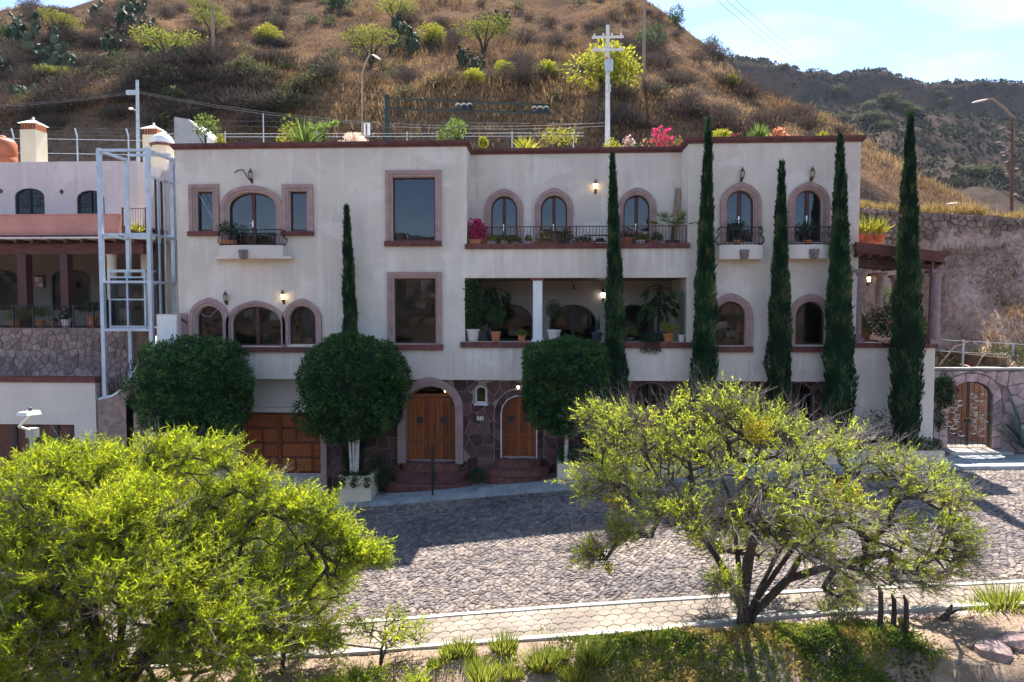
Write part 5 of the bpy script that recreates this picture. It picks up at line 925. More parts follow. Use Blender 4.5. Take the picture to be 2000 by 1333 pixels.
for s_ in (-1, 1):
    e = gx0_ + .03 if s_ < 0 else gx1_ - .03; ctr = cx + s_ * .03; g = G(); zf = lambda x: float(np.interp(x, [p[0] for p in go[1:-1]], [p[1] for p in go[1:-1]])) - .03
    P = [(ctr, yy, gz0_ + .05), (ctr, yy, zf(ctr))] + [(x, yy, zf(x)) for x in np.linspace(ctr, e, 8)[1:]] + [(e, yy, gz0_ + .05), (ctr, yy, gz0_ + .05)]
    g.tube(P, .024, 4); lf = g.build('gate_leaf', M('iron'), gate)
    for zz in (gz0_ + .42, gz0_ + 2.0): G().tube([(ctr, yy, zz), (e, yy, zz)], .012, 4).build('rail', M('iron'), lf)
    for k in range(1, 4): x = ctr + (e - ctr) * k / 4; G().tube([(x, yy, gz0_ + .05), (x, yy, zf(x))], .011, 4).build('bar', M('iron'), lf)
    rr = random.Random(3 + s_)
    for k in range(20):
        x = ctr + (e - ctr) * rr.uniform(.2, .8); z = gz0_ + .5 + (zt - gz0_ - .9) * k / 19; d = rr.choice((-1, 1)); G().tube([(x + d * (.02 + q * .016) * math.cos(q * .55), yy - .02, z + (.02 + q * .015) * math.sin(q * .55)) for q in range(11)], .014, 4).build('scroll', M('galvwire' if k % 3 else 'rust'), lf)  # paler metal on most scrolls stands in for highlights on the iron
G().box(cx - .1, cx + .1, yy - .05, yy + .05, gz0_ + 1.0, gz0_ + 1.18).build('lock', M('iron'), gate)
# passage behind the gate
pa = thing('garden_passage', 'orange plastered passage with steps behind the iron gate', 'passage', (cx, 2, gz0_)); p0, p1, pY = PASS; p0, p1 = gx0_ - .25, gx1_ + .45
[G().box(a_, b_, c_, d_, z_, y_).build(n_, M(m_), pa) for a_, b_, c_, d_ in ((p0 - .3, p0, gy + .36, pY + .3), (p1, p1 + .3, gy + .36, pY + .3), (p0, p1, pY, pY + .3)) for z_, y_, n_, m_ in ((gz0_ - .5, 3.95, 'wall', 'orange'), (3.951, 5.05, 'earth_edge', 'hill'))]; G().box(p0, p1, gy - .2, pY, gz0_ - .3, gz0_ - .02).build('floor', M('kerb'), pa)
for k in range(3): G().box(p0 + .01 + 1.1, p1 - .01, pY - .9 + k * .3, pY, gz0_ - .019 + k * .17, gz0_ + .15 + k * .17).build('step', M('terra'), pa)
# threshold slab and step in front of the gate
G().box(gx0_ - .3, gx1_ + .4, gy - .75, gy - .005, zg(cx) - .1, gz0_ - .03).build('threshold', M('kerb'), gwall)
# masonry wall holding up the highway
my = 8.0; mx0, mx1 = 12.9, 27.5; mw = thing('retaining_wall', 'tan rubble masonry wall at the top of the earth bank', 'wall', (20, my, 10))
top = lambda x: float(hroad(x)) + .05
G().prism([(mx0, 9.2), (mx1, 9.2)] + [(x, top(x) - .05) for x in np.linspace(mx1, mx0, 12)], my, my + .5).build('wall_core', M('mortar2'), mw)
for P in cells(mx0, mx1, 9.75, 12.7, .29, .42, 1.2, .035, random.Random(41)):
    c = (sum(p[0] for p in P) / len(P), sum(p[1] for p in P) / len(P)); 
    if c[1] > top(c[0]) - .12 or area(P) < .02: continue
    stone_xz(P, my, random.uniform(.03, .16), .04).build('stone', M('tanstone'), mw)
# wire fence in the garden above the gate wall
fe = thing('wire_fence', 'low wire fence with pale posts above the garden gate wall', 'fence', (at(1880, 720, 2.2).x, 2.2, 4.6))
for a, b in ((1880, 664), (1977, 672)): p = at(a, 722, 2.2); q = at(a, b, 2.2); G().tube([(p.x, 2.2, p.z - .4), (p.x, 2.2, q.z)], .045, 6).build('post', M('poleconc'), fe)
for b in (668, 690): G().tube([at(1835, b - 4, 2.2), at(2050, b + 8, 2.2)], .012, 4).build('wire', M('galvwire'), fe)
# boulders edging the near bank at the lower right
k = 0
for px, py, s in ((1938, 1278, .32), (1985, 1268, .42), (2040, 1262, .4), (1930, 1312, .26), (1962, 1322, .34), (2010, 1318, .36), (1985, 1355, .3), (1920, 1345, .25)):
    z = .8 if py < 1290 else (.42 if py < 1330 else .05); d = ray(px, py); t_ = (z - CAM[2]) / d.z; p = Vector(CAM) + d * t_; g = G(); n = 9; prof = [(s * .3, -s * .8), (s * .85, -s * .6), (s, -.1 * s), (s * .9, s * .35), (s * .5, s * .55)]
    g.lathe(prof, p, n); v = g.v[0]; rr = np.random.default_rng(50 + k); v += rr.normal(size=v.shape) * s * .1; v[:, 0] = p.x + (v[:, 0] - p.x) * rr.uniform(.85, 1.25); k += 1
    tag(g.build('boulder', M('boulder'), org=(p.x, p.y, p.z - s * .8)), ('big' if s > .35 else 'middling' if s > .31 else 'small') + ' reddish boulder in the ' + ('top course' if py < 1290 else 'second course' if py < 1330 else 'bottom course') + ' of the rough bank edging', 'boulder', 'boulders edging the bank')
# ================================================================== PLANTS
def unit(n): u = rng.normal(size=(n, 3)); return u / (np.linalg.norm(u, axis=1)[:, None] + 1e-9)
def segs(g, P0, P1, r0, r1, n=4):
    P0, P1 = np.asarray(P0, float), np.asarray(P1, float); N = len(P0)
    if not N: return g
    T = P1 - P0; T /= np.linalg.norm(T, axis=1)[:, None] + 1e-9; A = np.where(np.abs(T[:, 2:3]) < .9, np.array([[0, 0, 1.]]), np.array([[1., 0, 0]])); U = np.cross(T, A); U /= np.linalg.norm(U, axis=1)[:, None] + 1e-9; W = np.cross(T, U)
    th = np.arange(n) * 2 * math.pi / n; c = (np.cos(th)[None, :, None] * U[:, None] + np.sin(th)[None, :, None] * W[:, None])
    V = np.concatenate([P0[:, None] + c * np.broadcast_to(r0, (N,))[:, None, None], P1[:, None] + c * np.broadcast_to(r1, (N,))[:, None, None]], 1).reshape(-1, 3)
    k = np.arange(n); f = np.stack([k, (k + 1) % n, (k + 1) % n + n, k + n], -1); F = (np.arange(N)[:, None, None] * 2 * n + f[None]).reshape(-1, 4)
    return g.add(V, F, .4)
def grow(base, limbs, targets, step=.45, tip=.006, exp=.48, jit=.06, trunk_r=None, bias=.35):
    P = [np.array(base, float)]; par = [-1]
    for L in limbs:                                   # main limbs start at the base
        k = 0
        for q in L: P.append(np.array(q, float)); par.append(k); k = len(P) - 1
    T = np.asarray(targets, float); T = T[np.argsort(np.linalg.norm(T - P[0], axis=1))]; arr = np.zeros((len(P) + len(T) * 8 + 10, 3)); arr[:len(P)] = P; n = len(P); dist = np.zeros(len(arr))
    for i in range(1, n): dist[i] = dist[par[i]] + np.linalg.norm(arr[i] - arr[par[i]])
    term = []
    for t in T:
        d = np.linalg.norm(arr[1:n] - t, axis=1) + bias * .1 * dist[1:n]; j = int(np.argmin(d)) + 1; a = arr[j].copy(); l = np.linalg.norm(t - a); m = max(1, min(7, int(l / step)))
        for q in range(1, m + 1):
            p = a + (t - a) * q / m + (rng.normal(size=3) * jit * l / m if q < m else 0); p[2] += .12 * l * math.sin(math.pi * q / m) if q < m else 0
            arr[n] = p; par.append(j); dist[n] = dist[j] + np.linalg.norm(p - arr[j]); j = n; n += 1
        term.append(j)
    par = np.array(par); cnt = np.zeros(n); cnt[term] = 1
    for i in range(n - 1, 0, -1): cnt[par[i]] += cnt[i]
    r = tip * np.maximum(1, cnt) ** exp
    if trunk_r: r *= min(1.6, trunk_r / r[0]) ** np.clip(cnt / cnt[0] * 6, 0, 1)
    i = np.arange(1, n); return arr[:n], par, r, np.array(term), i
def sprigs(gl, gt, P, D, per, length, k, L, W, spread=.7, up=.35, rn=(0, 1), droop=0.0):
    N = len(P) * per; p = np.repeat(P, per, 0) + rng.normal(size=(N, 3)) * .05; d = np.repeat(D, per, 0) + unit(N) * spread; d[:, 2] += up; d /= np.linalg.norm(d, axis=1)[:, None]
    ln = length * rng.uniform(.6, 1.3, N); segs(gt, p, p + d * ln[:, None], .0045, .002, 3)
    base = rng.uniform(rn[0], rn[1], len(P)); rb = np.repeat(np.repeat(base, per) * .6 + rng.random(N) * .25, k)
    t = np.tile(np.linspace(.12, 1, k), N); q = np.repeat(p, k, 0) + np.repeat(d * ln[:, None], k, 0) * t[:, None]; dd = np.repeat(d, k, 0) * .6 + unit(N * k); dd[:, 2] += .15 - droop
    gl.leaves(q, dd, L * np.repeat(rng.lognormal(0, .25, N), k) * rng.lognormal(0, .35, N * k), W * rng.lognormal(0, .3, N * k), np.clip(rb + rng.random(N * k) * .2, 0, 1), tri=True)
def clumps(cl, n_per):
    out = []
    for c, r in cl: out.append(np.array(tuple(c)) + unit(n_per) * (rng.random((n_per, 1)) ** .45) * np.array(r))
    return np.concatenate(out)
def thorn_tree(label, base, limbs, cl, n_per, leafm, per, length, k, L, W, trunk_r, name='thorn_tree', extra=(), bare=.0, cat='tree'):
    t = thing(name, label, cat, base); T = clumps(cl, n_per); P, par, r, term, i = grow(base, limbs, T, trunk_r=trunk_r)
    g = G(); segs(g, P[par[i]], P[i], r[par[i]] * .97, r[i], 5); big = G(); tr = g.build('trunk', M('bark'), t); gl, gt = G(), G(); c = T.mean(0)
    keep = rng.random(len(term)) > bare; tp = P[term]; D = tp - c; D /= np.linalg.norm(D, axis=1)[:, None] + 1e-9; pr = P[par[term]]; sg = (tp - pr); sg /= np.linalg.norm(sg, axis=1)[:, None] + 1e-9; D = D * .5 + sg
    sprigs(gl, gt, tp[keep], D[keep], per, length, k, L, W)
    mid = (P[term] + P[par[term]]) / 2; sprigs(gl, gt, mid[keep], D[keep], max(1, per // 2), length * .8, k, L, W)
    if (~keep).any():
        b = tp[~keep]; N = len(b) * 6; p = np.repeat(b, 6, 0); d = np.repeat(D[~keep], 6, 0) + unit(N) * .8; segs(gt, p, p + d * .28, .005, .002, 3); p2 = p + d * .2; d2 = d + unit(N) * .8; segs(gt, p2, p2 + d2 * .18, .003, .0015, 3)
    tag(gt.build('twigs', M('twig'), t), kind='stuff'); cr_ = gl.build('crown', M(leafm), t)
    for c_, r_, n_ in extra:
        ge = G(); p = np.array(tuple(c_)) + unit(n_) * r_ * rng.random((n_, 1)) ** .5; ge.leaves(p, unit(n_) + np.array([0, 0, .3]), .085, .04); tag(ge.build('mistletoe_clump', M('lmistle'), t), kind='stuff')
    return t
def A(px, py, Y): return at(px, py, Y)
# ---- the big thorn tree on the right
B0 = Vector((4.12, -13.95, float(zg(4.1)) - .1)); yb = -13.95
spec = [(1370, 800, .1, .62), (1340, 860, -.4, .7), (1250, 850, -.3, .75), (1190, 815, .3, .5), (1160, 940, -.2, .5), (1215, 930, .5, .6), (1300, 930, .9, .75), (1300, 980, -1.1, .7), (1440, 860, .5, .75), (1510, 830, .9, .5), (1570, 880, -.5, .7), (1640, 870, .6, .6), (1710, 900, .2, .65), (1780, 945, -.3, .6), (1850, 975, .4, .42), (1750, 1040, -.8, .6), (1850, 1090, 0, .42), (1700, 1110, -.6, .55), (1790, 1130, .2, .42), (1600, 990, -1.4, .7), (1480, 960, -1.6, .75), (1400, 900, 1.5, .85), (1550, 930, 1.7, .8), (1660, 1010, 1.4, .7), (1230, 1040, -.6, .34), (1160, 1080, -.3, .26), (1350, 1010, -1.5, .5), (1420, 1140, -.7, .24), (1590, 1080, -.9, .34), (1640, 1150, .0, .28), (1230, 880, 1.1, .7), (1430, 800, -.2, .45), (1870, 1040, -.2, .3), (1430, 1010, -1.7, .45), (1540, 1040, -1.6, .4), (1480, 1060, 1.2, .5), (1390, 1060, .9, .4)]
cl = [(A(a, b, yb + c), (r_ * 1.3, r_ * 1.2, r_ * .72)) for a, b, c, r_ in spec]
lim = [[A(1452, 1200, yb), A(1425, 1130, yb), A(1370, 1040, yb), A(1300, 970, yb - .2)], [A(1455, 1195, yb + .1), A(1465, 1110, yb), A(1480, 1000, yb + .2), A(1440, 900, yb + .4)], [A(1462, 1195, yb), A(1520, 1110, yb - .1), A(1580, 1030, yb), A(1640, 940, yb + .2)], [A(1470, 1200, yb), A(1540, 1130, yb - .3), A(1640, 1100, yb - .5), A(1740, 1080, yb - .5)], [A(1450, 1180, yb + .3), A(1440, 1080, yb + .9), A(1430, 980, yb + 1.4)], [A(1465, 1190, yb + .3), A(1520, 1080, yb + 1.0), A(1590, 980, yb + 1.5)], [A(1450, 1190, yb - .3), A(1460, 1090, yb - .9), A(1490, 1010, yb - 1.5)]]
thorn_tree('broad airy thorn tree with bare grey twigs standing beside the paved walk', B0, lim, cl, 58, 'lright', 3, .30, 13, .062, .022, .17, extra=[(A(1480, 840, yb - .5), .3, 420), (A(1650, 965, yb - .9), .36, 480), (A(1205, 985, yb - .3), .24, 200), (A(1190, 1110, yb), .12, 80), (A(1700, 1055, yb - .6), .16, 120)], bare=.42)
# ---- the dense feathery tree on the left and its small neighbour
yb = -15.0; B1 = Vector(A(225, 1345, yb)); B1.z = float(zland(np.array([B1.x]), np.array([yb]))[0]) - .1; cen = np.array(tuple(A(270, 1142, yb + .6))); cl = []; rr = np.random.default_rng(12)
for k in range(95):
    a = rr.uniform(0, 2 * math.pi); u = rr.uniform(-.8, 1); s_ = math.sqrt(max(0, 1 - u * u)); R_ = rr.uniform(.62, 1.0); p = cen + np.array([s_ * math.cos(a) * 4.25, s_ * math.sin(a) * 3.0, u * 2.7]) * R_
    if p[0] > cen[0] + 1.8 and p[2] < cen[2] - .75 or (p[0] - cen[0]) / 4.25 + (p[2] - cen[2]) / 2.7 > 1.02: continue
    q = rr.uniform(.55, .95); cl.append((p, (q * 1.15, q, q * .75)))
for a, b, c_, q in ((640, 1040, .4, .45), (610, 1000, .4, .5), (560, 990, .6, .5), (680, 1085, .4, .35), (490, 945, .8, .5), (410, 900, .8, .6), (200, 915, .5, .6), (60, 930, .4, .6), (330, 890, .5, .5), (120, 905, .3, .5)): cl.append((np.array(tuple(A(a, b, yb + c_))), (q * 1.1, q, q * .6)))
lim = [[A(190, 1290, yb), A(160, 1180, yb + .3), A(90, 1050, yb + .6)], [A(230, 1280, yb), A(250, 1150, yb + .5), A(300, 1000, yb + .9)], [A(280, 1290, yb + .2), A(360, 1170, yb + .5), A(470, 1050, yb + .8)], [A(210, 1300, yb - .3), A(180, 1200, yb - 1), A(150, 1100, yb - 1.6)], [A(260, 1290, yb - .3), A(330, 1210, yb - .9), A(400, 1120, yb - 1.3)], [A(240, 1280, yb + .4), A(230, 1150, yb + 1.6), A(250, 1030, yb + 2.4)]]
thorn_tree('dense bright yellow green feathery tree spreading in front of the driveway', B1, lim, cl, 38, 'lfeather', 5, .36, 15, .075, .02, .2, name='feathery_tree', bare=.1)
yb = -14.75; B2 = Vector(A(548, 1275, yb)); B2.z = float(zland(np.array([B2.x]), np.array([yb]))[0]) - .1
cl = [(A(a, b, yb + c_), (q * 1.1, q, q * .7)) for a, b, c_, q in ((640, 1060, .2, .4), (720, 1075, .2, .3), (600, 1010, .4, .45), (660, 1130, .1, .3), (570, 1080, .3, .35), (740, 1095, .1, .18))]
thorn_tree('small dark stemmed feathery tree leaning over the paved walk', B2, [[A(560, 1230, yb), A(590, 1170, yb), A(640, 1110, yb)], [A(556, 1230, yb), A(545, 1160, yb + .1), A(560, 1090, yb + .2)]], cl, 26, 'lfeather', 3, .22, 10, .06, .02, .05, name='feathery_tree')
def feather_shrub(px, py, Y, h, wd, label, n=6, leafm='lfeather', per=3):
    b = Vector(A(px, py, Y)); b.z = float(zland(np.array([b.x]), np.array([Y]))[0]); cl = [(b + Vector((rng.normal() * wd * .55, rng.normal() * wd * .45, h * rng.uniform(.35, 1))), (wd * .32, wd * .32, h * .16)) for _ in range(n)]
    thorn_tree(label, b, [[b + Vector((rng.normal() * .08, rng.normal() * .08, h * .35)), b + Vector((rng.normal() * .15, rng.normal() * .15, h * .65))] for _ in range(3)], cl, 16, leafm, per, .2, 9, .055, .02, .03, name='feathery_shrub', cat='shrub')
feather_shrub(742, 1262, -14.7, 1.1, .8, 'thin feathery sapling standing before the paved walk', 7, per=2); feather_shrub(690, 1330, -15.6, .8, .9, 'low feathery green bush below the thin sapling', 9, per=4); feather_shrub(800, 1345, -15.9, .65, .8, 'low bright green weedy bush beside the grass tufts', 9, per=4); feather_shrub(560, 1345, -15.8, .8, .9, 'low feathery bush under the small leaning tree', 9, per=4); feather_shrub(400, 1350, -16.2, .8, 1.0, 'low feathery bush at the foot of the dense feathery tree', 9, per=4)
# ---- grass tufts along the paved walk
def tuft_mesh(n, h, r, seed):
    g = G(); a = rng.uniform(0, 6.28, n); rad = r * rng.random(n) ** .6; p = np.stack([np.cos(a) * rad, np.sin(a) * rad, np.zeros(n)], -1); d = np.stack([np.cos(a) * rad / r * .7, np.sin(a) * rad / r * .7, np.full(n, 1.)], -1) + rng.normal(size=(n, 3)) * .16; tall = rng.random(n) < .25
    g.leaves(p, d, h * np.where(tall, rng.uniform(.9, 1.35, n), rng.uniform(.4, .8, n)), .02, np.clip(np.where(tall, .8, .25) + rng.normal(size=n) * .2, 0, 1), bend=.05); return g
TM = [tuft_mesh(n, h, r, k).mesh('grass_tuft') for k, (n, h, r) in enumerate(((520, .34, .2), (420, .26, .17), (600, .42, .2)))]
for m_ in TM: m_.materials.append(M('ltuft'))
for k, (a, b, s_) in enumerate(((832, 1275, .8), (880, 1282, 1), (906, 1278, .8), (985, 1272, 1), (1070, 1258, 1.1), (1058, 1308, 1), (1078, 1292, .7), (1100, 1284, .7), (1157, 1296, 1), (1000, 1322, .8), (930, 1302, .9), (945, 1335, 1), (1640, 1212, 1.25), (1910, 1208, 1.4), (1960, 1200, 1.4), (1998, 1186, .8), (850, 1300, .7), (1120, 1330, .8))):
    d = ray(a, b); t_ = 10.
    for _ in range(30): p = Vector(CAM) + d * t_; t_ += (p.z - float(zland(np.array([p.x]), np.array([p.y]))[0])) * 1.6
    o = put('grass_tuft', TM[k % 3], None, (p.x, p.y, p.z - .02)); o.scale = (s_,) * 3; o.rotation_euler = (0, 0, k * 1.3); tag(o, ('large' if s_ > 1.05 else 'middling' if s_ > .85 else 'small') + ' green and straw grass clump ' + ('on the bare soil beyond the dead stumps' if a > 1850 else 'between the thorn tree and the dead stumps' if a > 1500 else 'right against the paved walk kerb' if b < 1284 else 'on the dry bank below the kerb'), 'grass tuft', 'grass tufts along the paved walk')
# ---- ground cover on the bank
def scatter_cover(name, label, n, xr, yr, L, W, m, fn, kind='stuff', up=.7):
    x = rng.uniform(*xr, n); y = rng.uniform(*yr, n); k = fn(x, y) > rng.random(n); x, y = x[k], y[k]; p = np.stack([x, y, zland(x, y) + rng.uniform(0, .08, len(x))], -1); d = unit(len(x)); d[:, 2] = np.abs(d[:, 2]) * up + .2
    v = np.clip(.58 + fbm(x * 1.5, y * 1.5) * 1.5 + rng.normal(size=len(x)) * .2, 0, 1); return tag(G().leaves(p, d, L * rng.uniform(.5, 1.4, len(x)), W, v).build(name, M(m)), label, 'plants', kind=kind)
dens = lambda x, y: np.clip(np.interp(x, [0, 1.5, 6.5, 7.3], [0, 1, 1, 0]) * np.interp(y, [-14.3, -14.15], [1, 0]) * (.8 + 1.4 * fbm(x * .9, y * .9)), 0, 1)
scatter_cover('ground_cover', 'low green and yellow ground cover on the bank under the thorn tree', 64000, (-.5, 8), (-18.5, -14.1), .085, .045, 'lcover', dens)
scatter_cover('weeds', 'bright green weeds on the dry bank before the paved walk', 16000, (-9, 1), (-17.5, -14.7), .10, .02, 'lfeather', lambda x, y: np.clip(.35 * np.interp(y, [-16.5, -15, -14.6], [1, .6, 0]) + 1.5 * fbm(x * 1.1 + 3, y * 1.1), 0, 1), up=1.5)
scatter_cover('dry_litter', 'dry straw and leaf litter on the bare soil strip', 9000, (-6, 12), (-17, -14.2), .07, .014, 'lgrass', lambda x, y: .6 + 0 * x, up=.2)
g = G()
for k in range(260): x = rng.uniform(-5, 12); y = rng.uniform(-16.3, -14.3); s_ = abs(rng.normal()) * .025 + .012; z = float(zland(np.array([x]), np.array([y]))[0]); g.lathe([(s_ * .6, -s_ * .3), (s_, 0), (s_ * .7, s_ * .5)], (x, y, z), 5)
tag(g.build('pebbles', M('boulder')), 'small loose stones scattered on the dry soil strip', 'pebbles', kind='stuff')
for k, (a, b, c_, lab) in enumerate(((1716, 1245, 1150, 'dead grey stump with a hooked top on the green bank'), (1742, 1240, 1165, 'short dead stem between two taller stumps'), (1766, 1268, 1168, 'tall dead stump leaning at the edge of the green bank'))):
    Y = -14.5 - .15 * (k == 2); p0 = A(a, b, Y); p1 = A(a + 4, c_, Y); p0.z = min(p0.z, float(zland(np.array([p0.x]), np.array([Y]))[0])); m_ = p0.lerp(p1, .5) + Vector((.04, .03, 0)); tag(G().tube([p0, m_, p1.lerp(m_, .2), p1 + Vector((-.05, 0, .05))], [.06, .05, .045, .015], 7).build('tree_stump', M('bark'), org=p0), lab, 'stump')
p0 = A(1840, 1200, -14.2); p0.z = float(zg(p0.x)) - .05; g = G(); g.tube([p0, p0 + Vector((.1, 0, .12)), p0 + Vector((.22, .05, .3))], [.08, .06, .02], 7); g.tube([p0 + Vector((.1, 0, .12)), p0 + Vector((.3, -.05, .24))], [.045, .012], 6); tag(g.build('driftwood', M('bark'), org=p0), 'broken dark branch lying on the bare soil beside grass tufts', 'branch')
# ---- clipped ficus trees
def uvpts(n): u = unit(n); return u
def sup(u, e): s_ = np.sign(u) * np.abs(u) ** e; m_ = np.max(np.abs(u), axis=1)[:, None]; return u / (np.sum(np.abs(u) ** e, axis=1)[:, None] ** (1 / e))
def ficus(px, py, hw, hh, Y, e, label, trunks, n, zbase):
    c = np.array(tuple(A(px, py, Y))); rx = hw * (28 + Y) / 1333; rz = hh * (28 + Y) / 1333; rad = np.array([rx, min(rx, 1.5) , rz]); t = thing('clipped_ficus', label, 'tree', (c[0], Y, zbase), 'clipped ficus trees')
    g = G(); n_ = len(trunks)
    for k, (a, r_) in enumerate(trunks): g.tube([(c[0] + a * .5, Y + .05 * k, zbase - .1), (c[0] + a * .8, Y, zbase + .6), (c[0] + a * 1.6, Y - .05 * k, c[2] - rz * .75), (c[0] + a * 2.6, Y, c[2])], [r_, r_ * .9, r_ * .8, r_ * .4], 7)
    g.build('trunk', M('whitebark'), t)
    f = lambda u: 1 + .26 * fbm(u[:, 0] * 2.6 + 5 + px, u[:, 2] * 2.6 + u[:, 1] * 2, 4)
    u = unit(n); s_ = sup(u, e) * f(u)[:, None] * rng.uniform(.84, 1.06, n)[:, None]; gl = G(); lum = np.clip(.45 + 1.0 * fbm(u[:, 0] * 7, u[:, 2] * 7 + u[:, 1] * 5, 3) + rng.normal(size=n) * .18, 0, 1)
    gl.leaves(c + s_ * rad, u * .7 + unit(n) * .8 + np.array([0, 0, -.25]), rng.uniform(.08, .15, n), rng.uniform(.045, .07, n), lum); nt_ = 900
    u2 = unit(nt_); s2 = sup(u2, e) * f(u2)[:, None]; p2 = np.repeat(c + s2 * rad, 7, 0) + rng.normal(size=(nt_ * 7, 3)) * .05; gl.leaves(p2, np.repeat(u2, 7, 0) + unit(nt_ * 7) * .5 + np.array([0, 0, .2]), .13, .06, np.repeat(rng.uniform(.45, 1, nt_), 7))
    a, b = np.meshgrid(np.linspace(0, 2 * math.pi, 33)[:-1], np.linspace(.02, math.pi - .02, 17)); q = np.stack([np.sin(b) * np.cos(a), np.sin(b) * np.sin(a), np.cos(b)], -1).reshape(-1, 3); V = c + sup(q, e) * f(q)[:, None] * rad * .83  # dark solid core added inside the crown to block light
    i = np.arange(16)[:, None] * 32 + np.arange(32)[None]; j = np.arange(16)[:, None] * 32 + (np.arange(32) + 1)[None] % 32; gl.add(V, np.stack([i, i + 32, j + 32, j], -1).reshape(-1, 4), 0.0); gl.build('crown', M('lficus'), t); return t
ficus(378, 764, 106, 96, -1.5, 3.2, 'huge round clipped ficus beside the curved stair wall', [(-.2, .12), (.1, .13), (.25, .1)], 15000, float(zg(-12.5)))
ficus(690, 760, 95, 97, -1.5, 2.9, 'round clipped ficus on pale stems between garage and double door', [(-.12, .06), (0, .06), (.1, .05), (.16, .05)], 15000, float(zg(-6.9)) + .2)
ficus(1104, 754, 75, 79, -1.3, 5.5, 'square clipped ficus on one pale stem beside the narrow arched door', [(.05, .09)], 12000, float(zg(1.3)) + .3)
# ---- cypresses
def cypress(px_t, py_t, px_b, wpx, Y, label, seed):
    tp = A(px_t, py_t, Y); b = A(px_b, 680, Y); z0 = float(zg(b.x)) - .1; x0 = b.x + (b.x - tp.x) / max(.1, tp.z - b.z) * (b.z - z0) * .3; h = tp.z - z0; rm = .88 * wpx / 2 * (28 + Y) / 1333; t = thing('cypress', label, 'tree', (x0, Y, z0), 'slim cypresses in front of the house'); rs = np.random.default_rng(seed)
    prof = lambda s: rm * np.minimum(1, (1.0 - s) / .66) ** .8 * np.minimum(1, .55 + s * 4)
    G().tube([(x0, Y, z0 - .1), (x0, Y, z0 + h * .5)], [.12, .06], 7).build('trunk', M('bark'), t); n = 8000; s_ = rs.random(n) ** .9; a = rs.uniform(0, 6.28, n); ax = lambda s: x0 + (tp.x - x0) * s ** 1.2
    bump = 1 + .30 * fbm(a * 1.2 + seed * 3, s_ * h * 1.3, 4) + .07 * np.sin(s_ * 40 + seed + a); r = prof(s_) * bump * rs.uniform(.8, 1.05, n); p = np.stack([ax(s_) + r * np.cos(a), Y + r * np.sin(a), z0 + .25 + s_ * (h - .4)], -1)
    d = np.stack([np.cos(a) * .28, np.sin(a) * .28, np.ones(n)], -1) + rs.normal(size=(n, 3)) * .14; lum = np.clip(.4 + fbm(a * 1.5, s_ * h * 2.0, 3) * 1.3 + rs.normal(size=n) * .2, 0, 1); g = G(); g.leaves(p, d, rs.uniform(.12, .34, n), rs.uniform(.03, .06, n), lum, nrm=np.stack([-np.sin(a), np.cos(a), 0 * a], -1))
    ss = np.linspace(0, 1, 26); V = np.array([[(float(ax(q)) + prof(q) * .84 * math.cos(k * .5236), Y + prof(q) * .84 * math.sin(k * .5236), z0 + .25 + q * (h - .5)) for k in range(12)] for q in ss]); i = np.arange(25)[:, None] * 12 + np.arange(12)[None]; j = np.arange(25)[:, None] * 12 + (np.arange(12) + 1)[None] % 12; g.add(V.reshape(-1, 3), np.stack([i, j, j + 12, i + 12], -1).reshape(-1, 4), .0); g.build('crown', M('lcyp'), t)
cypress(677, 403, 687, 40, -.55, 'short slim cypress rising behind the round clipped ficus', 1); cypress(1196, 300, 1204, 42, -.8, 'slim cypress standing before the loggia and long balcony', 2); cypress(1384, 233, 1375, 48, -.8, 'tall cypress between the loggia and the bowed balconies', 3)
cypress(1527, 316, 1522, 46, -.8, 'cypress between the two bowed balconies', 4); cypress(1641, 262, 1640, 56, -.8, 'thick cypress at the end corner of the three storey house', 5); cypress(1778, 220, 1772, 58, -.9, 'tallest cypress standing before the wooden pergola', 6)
# ---- planters and hedges at the foot of the house
def planter(px0, px1, py0, py1, Y, label, d=.9):
    x0, x1, z0, z1 = rect(px0, py0, px1, py1, Y); zb = float(min(zg(x0), zg(x1))) - .1; t = thing('planter', label, 'planter', ((x0 + x1) / 2, Y, zb)); G().box(x0, x1, Y, Y + .14, zb, z1).build('planter_wall', M('cream'), t); G().box(x0, x0 + .14, Y + .141, Y + d, zb, z1).build('planter_wall', M('cream'), t); G().box(x1 - .14, x1, Y + .141, Y + d, zb, z1).build('planter_wall', M('cream'), t); G().box(x0 + .141, x1 - .141, Y + .141, Y + d, zb, z1 - .06).build('soil', M('soil'), t); return x0, x1, z1
def leafbox(name, label, x0, x1, y0, y1, z0, z1, n, m, L=.09, W=.05, cat='hedge', shell=.75):
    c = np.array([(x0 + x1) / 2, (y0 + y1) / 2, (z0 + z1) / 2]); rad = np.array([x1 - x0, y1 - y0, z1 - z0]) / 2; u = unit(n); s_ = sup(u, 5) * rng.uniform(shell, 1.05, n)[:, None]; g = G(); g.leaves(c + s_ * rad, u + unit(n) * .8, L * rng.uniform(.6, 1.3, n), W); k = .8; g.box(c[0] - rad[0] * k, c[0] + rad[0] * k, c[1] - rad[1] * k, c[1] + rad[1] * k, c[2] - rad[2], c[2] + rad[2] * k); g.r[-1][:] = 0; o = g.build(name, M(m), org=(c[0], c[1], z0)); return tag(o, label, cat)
x0, x1, z1 = planter(662, 724, 930, 958, -1.75, 'small cream planter around the pale stems of the round clipped ficus', 1.2); g = G(); n = 500; p = np.stack([rng.uniform(x0 + .05, x1 - .1, n), -1.8 + rng.uniform(-.05, .6, n), z1 + rng.uniform(-.02, .12, n)], -1); g.leaves(p, unit(n) + np.array([0, -.3, .2]), .11, .05)
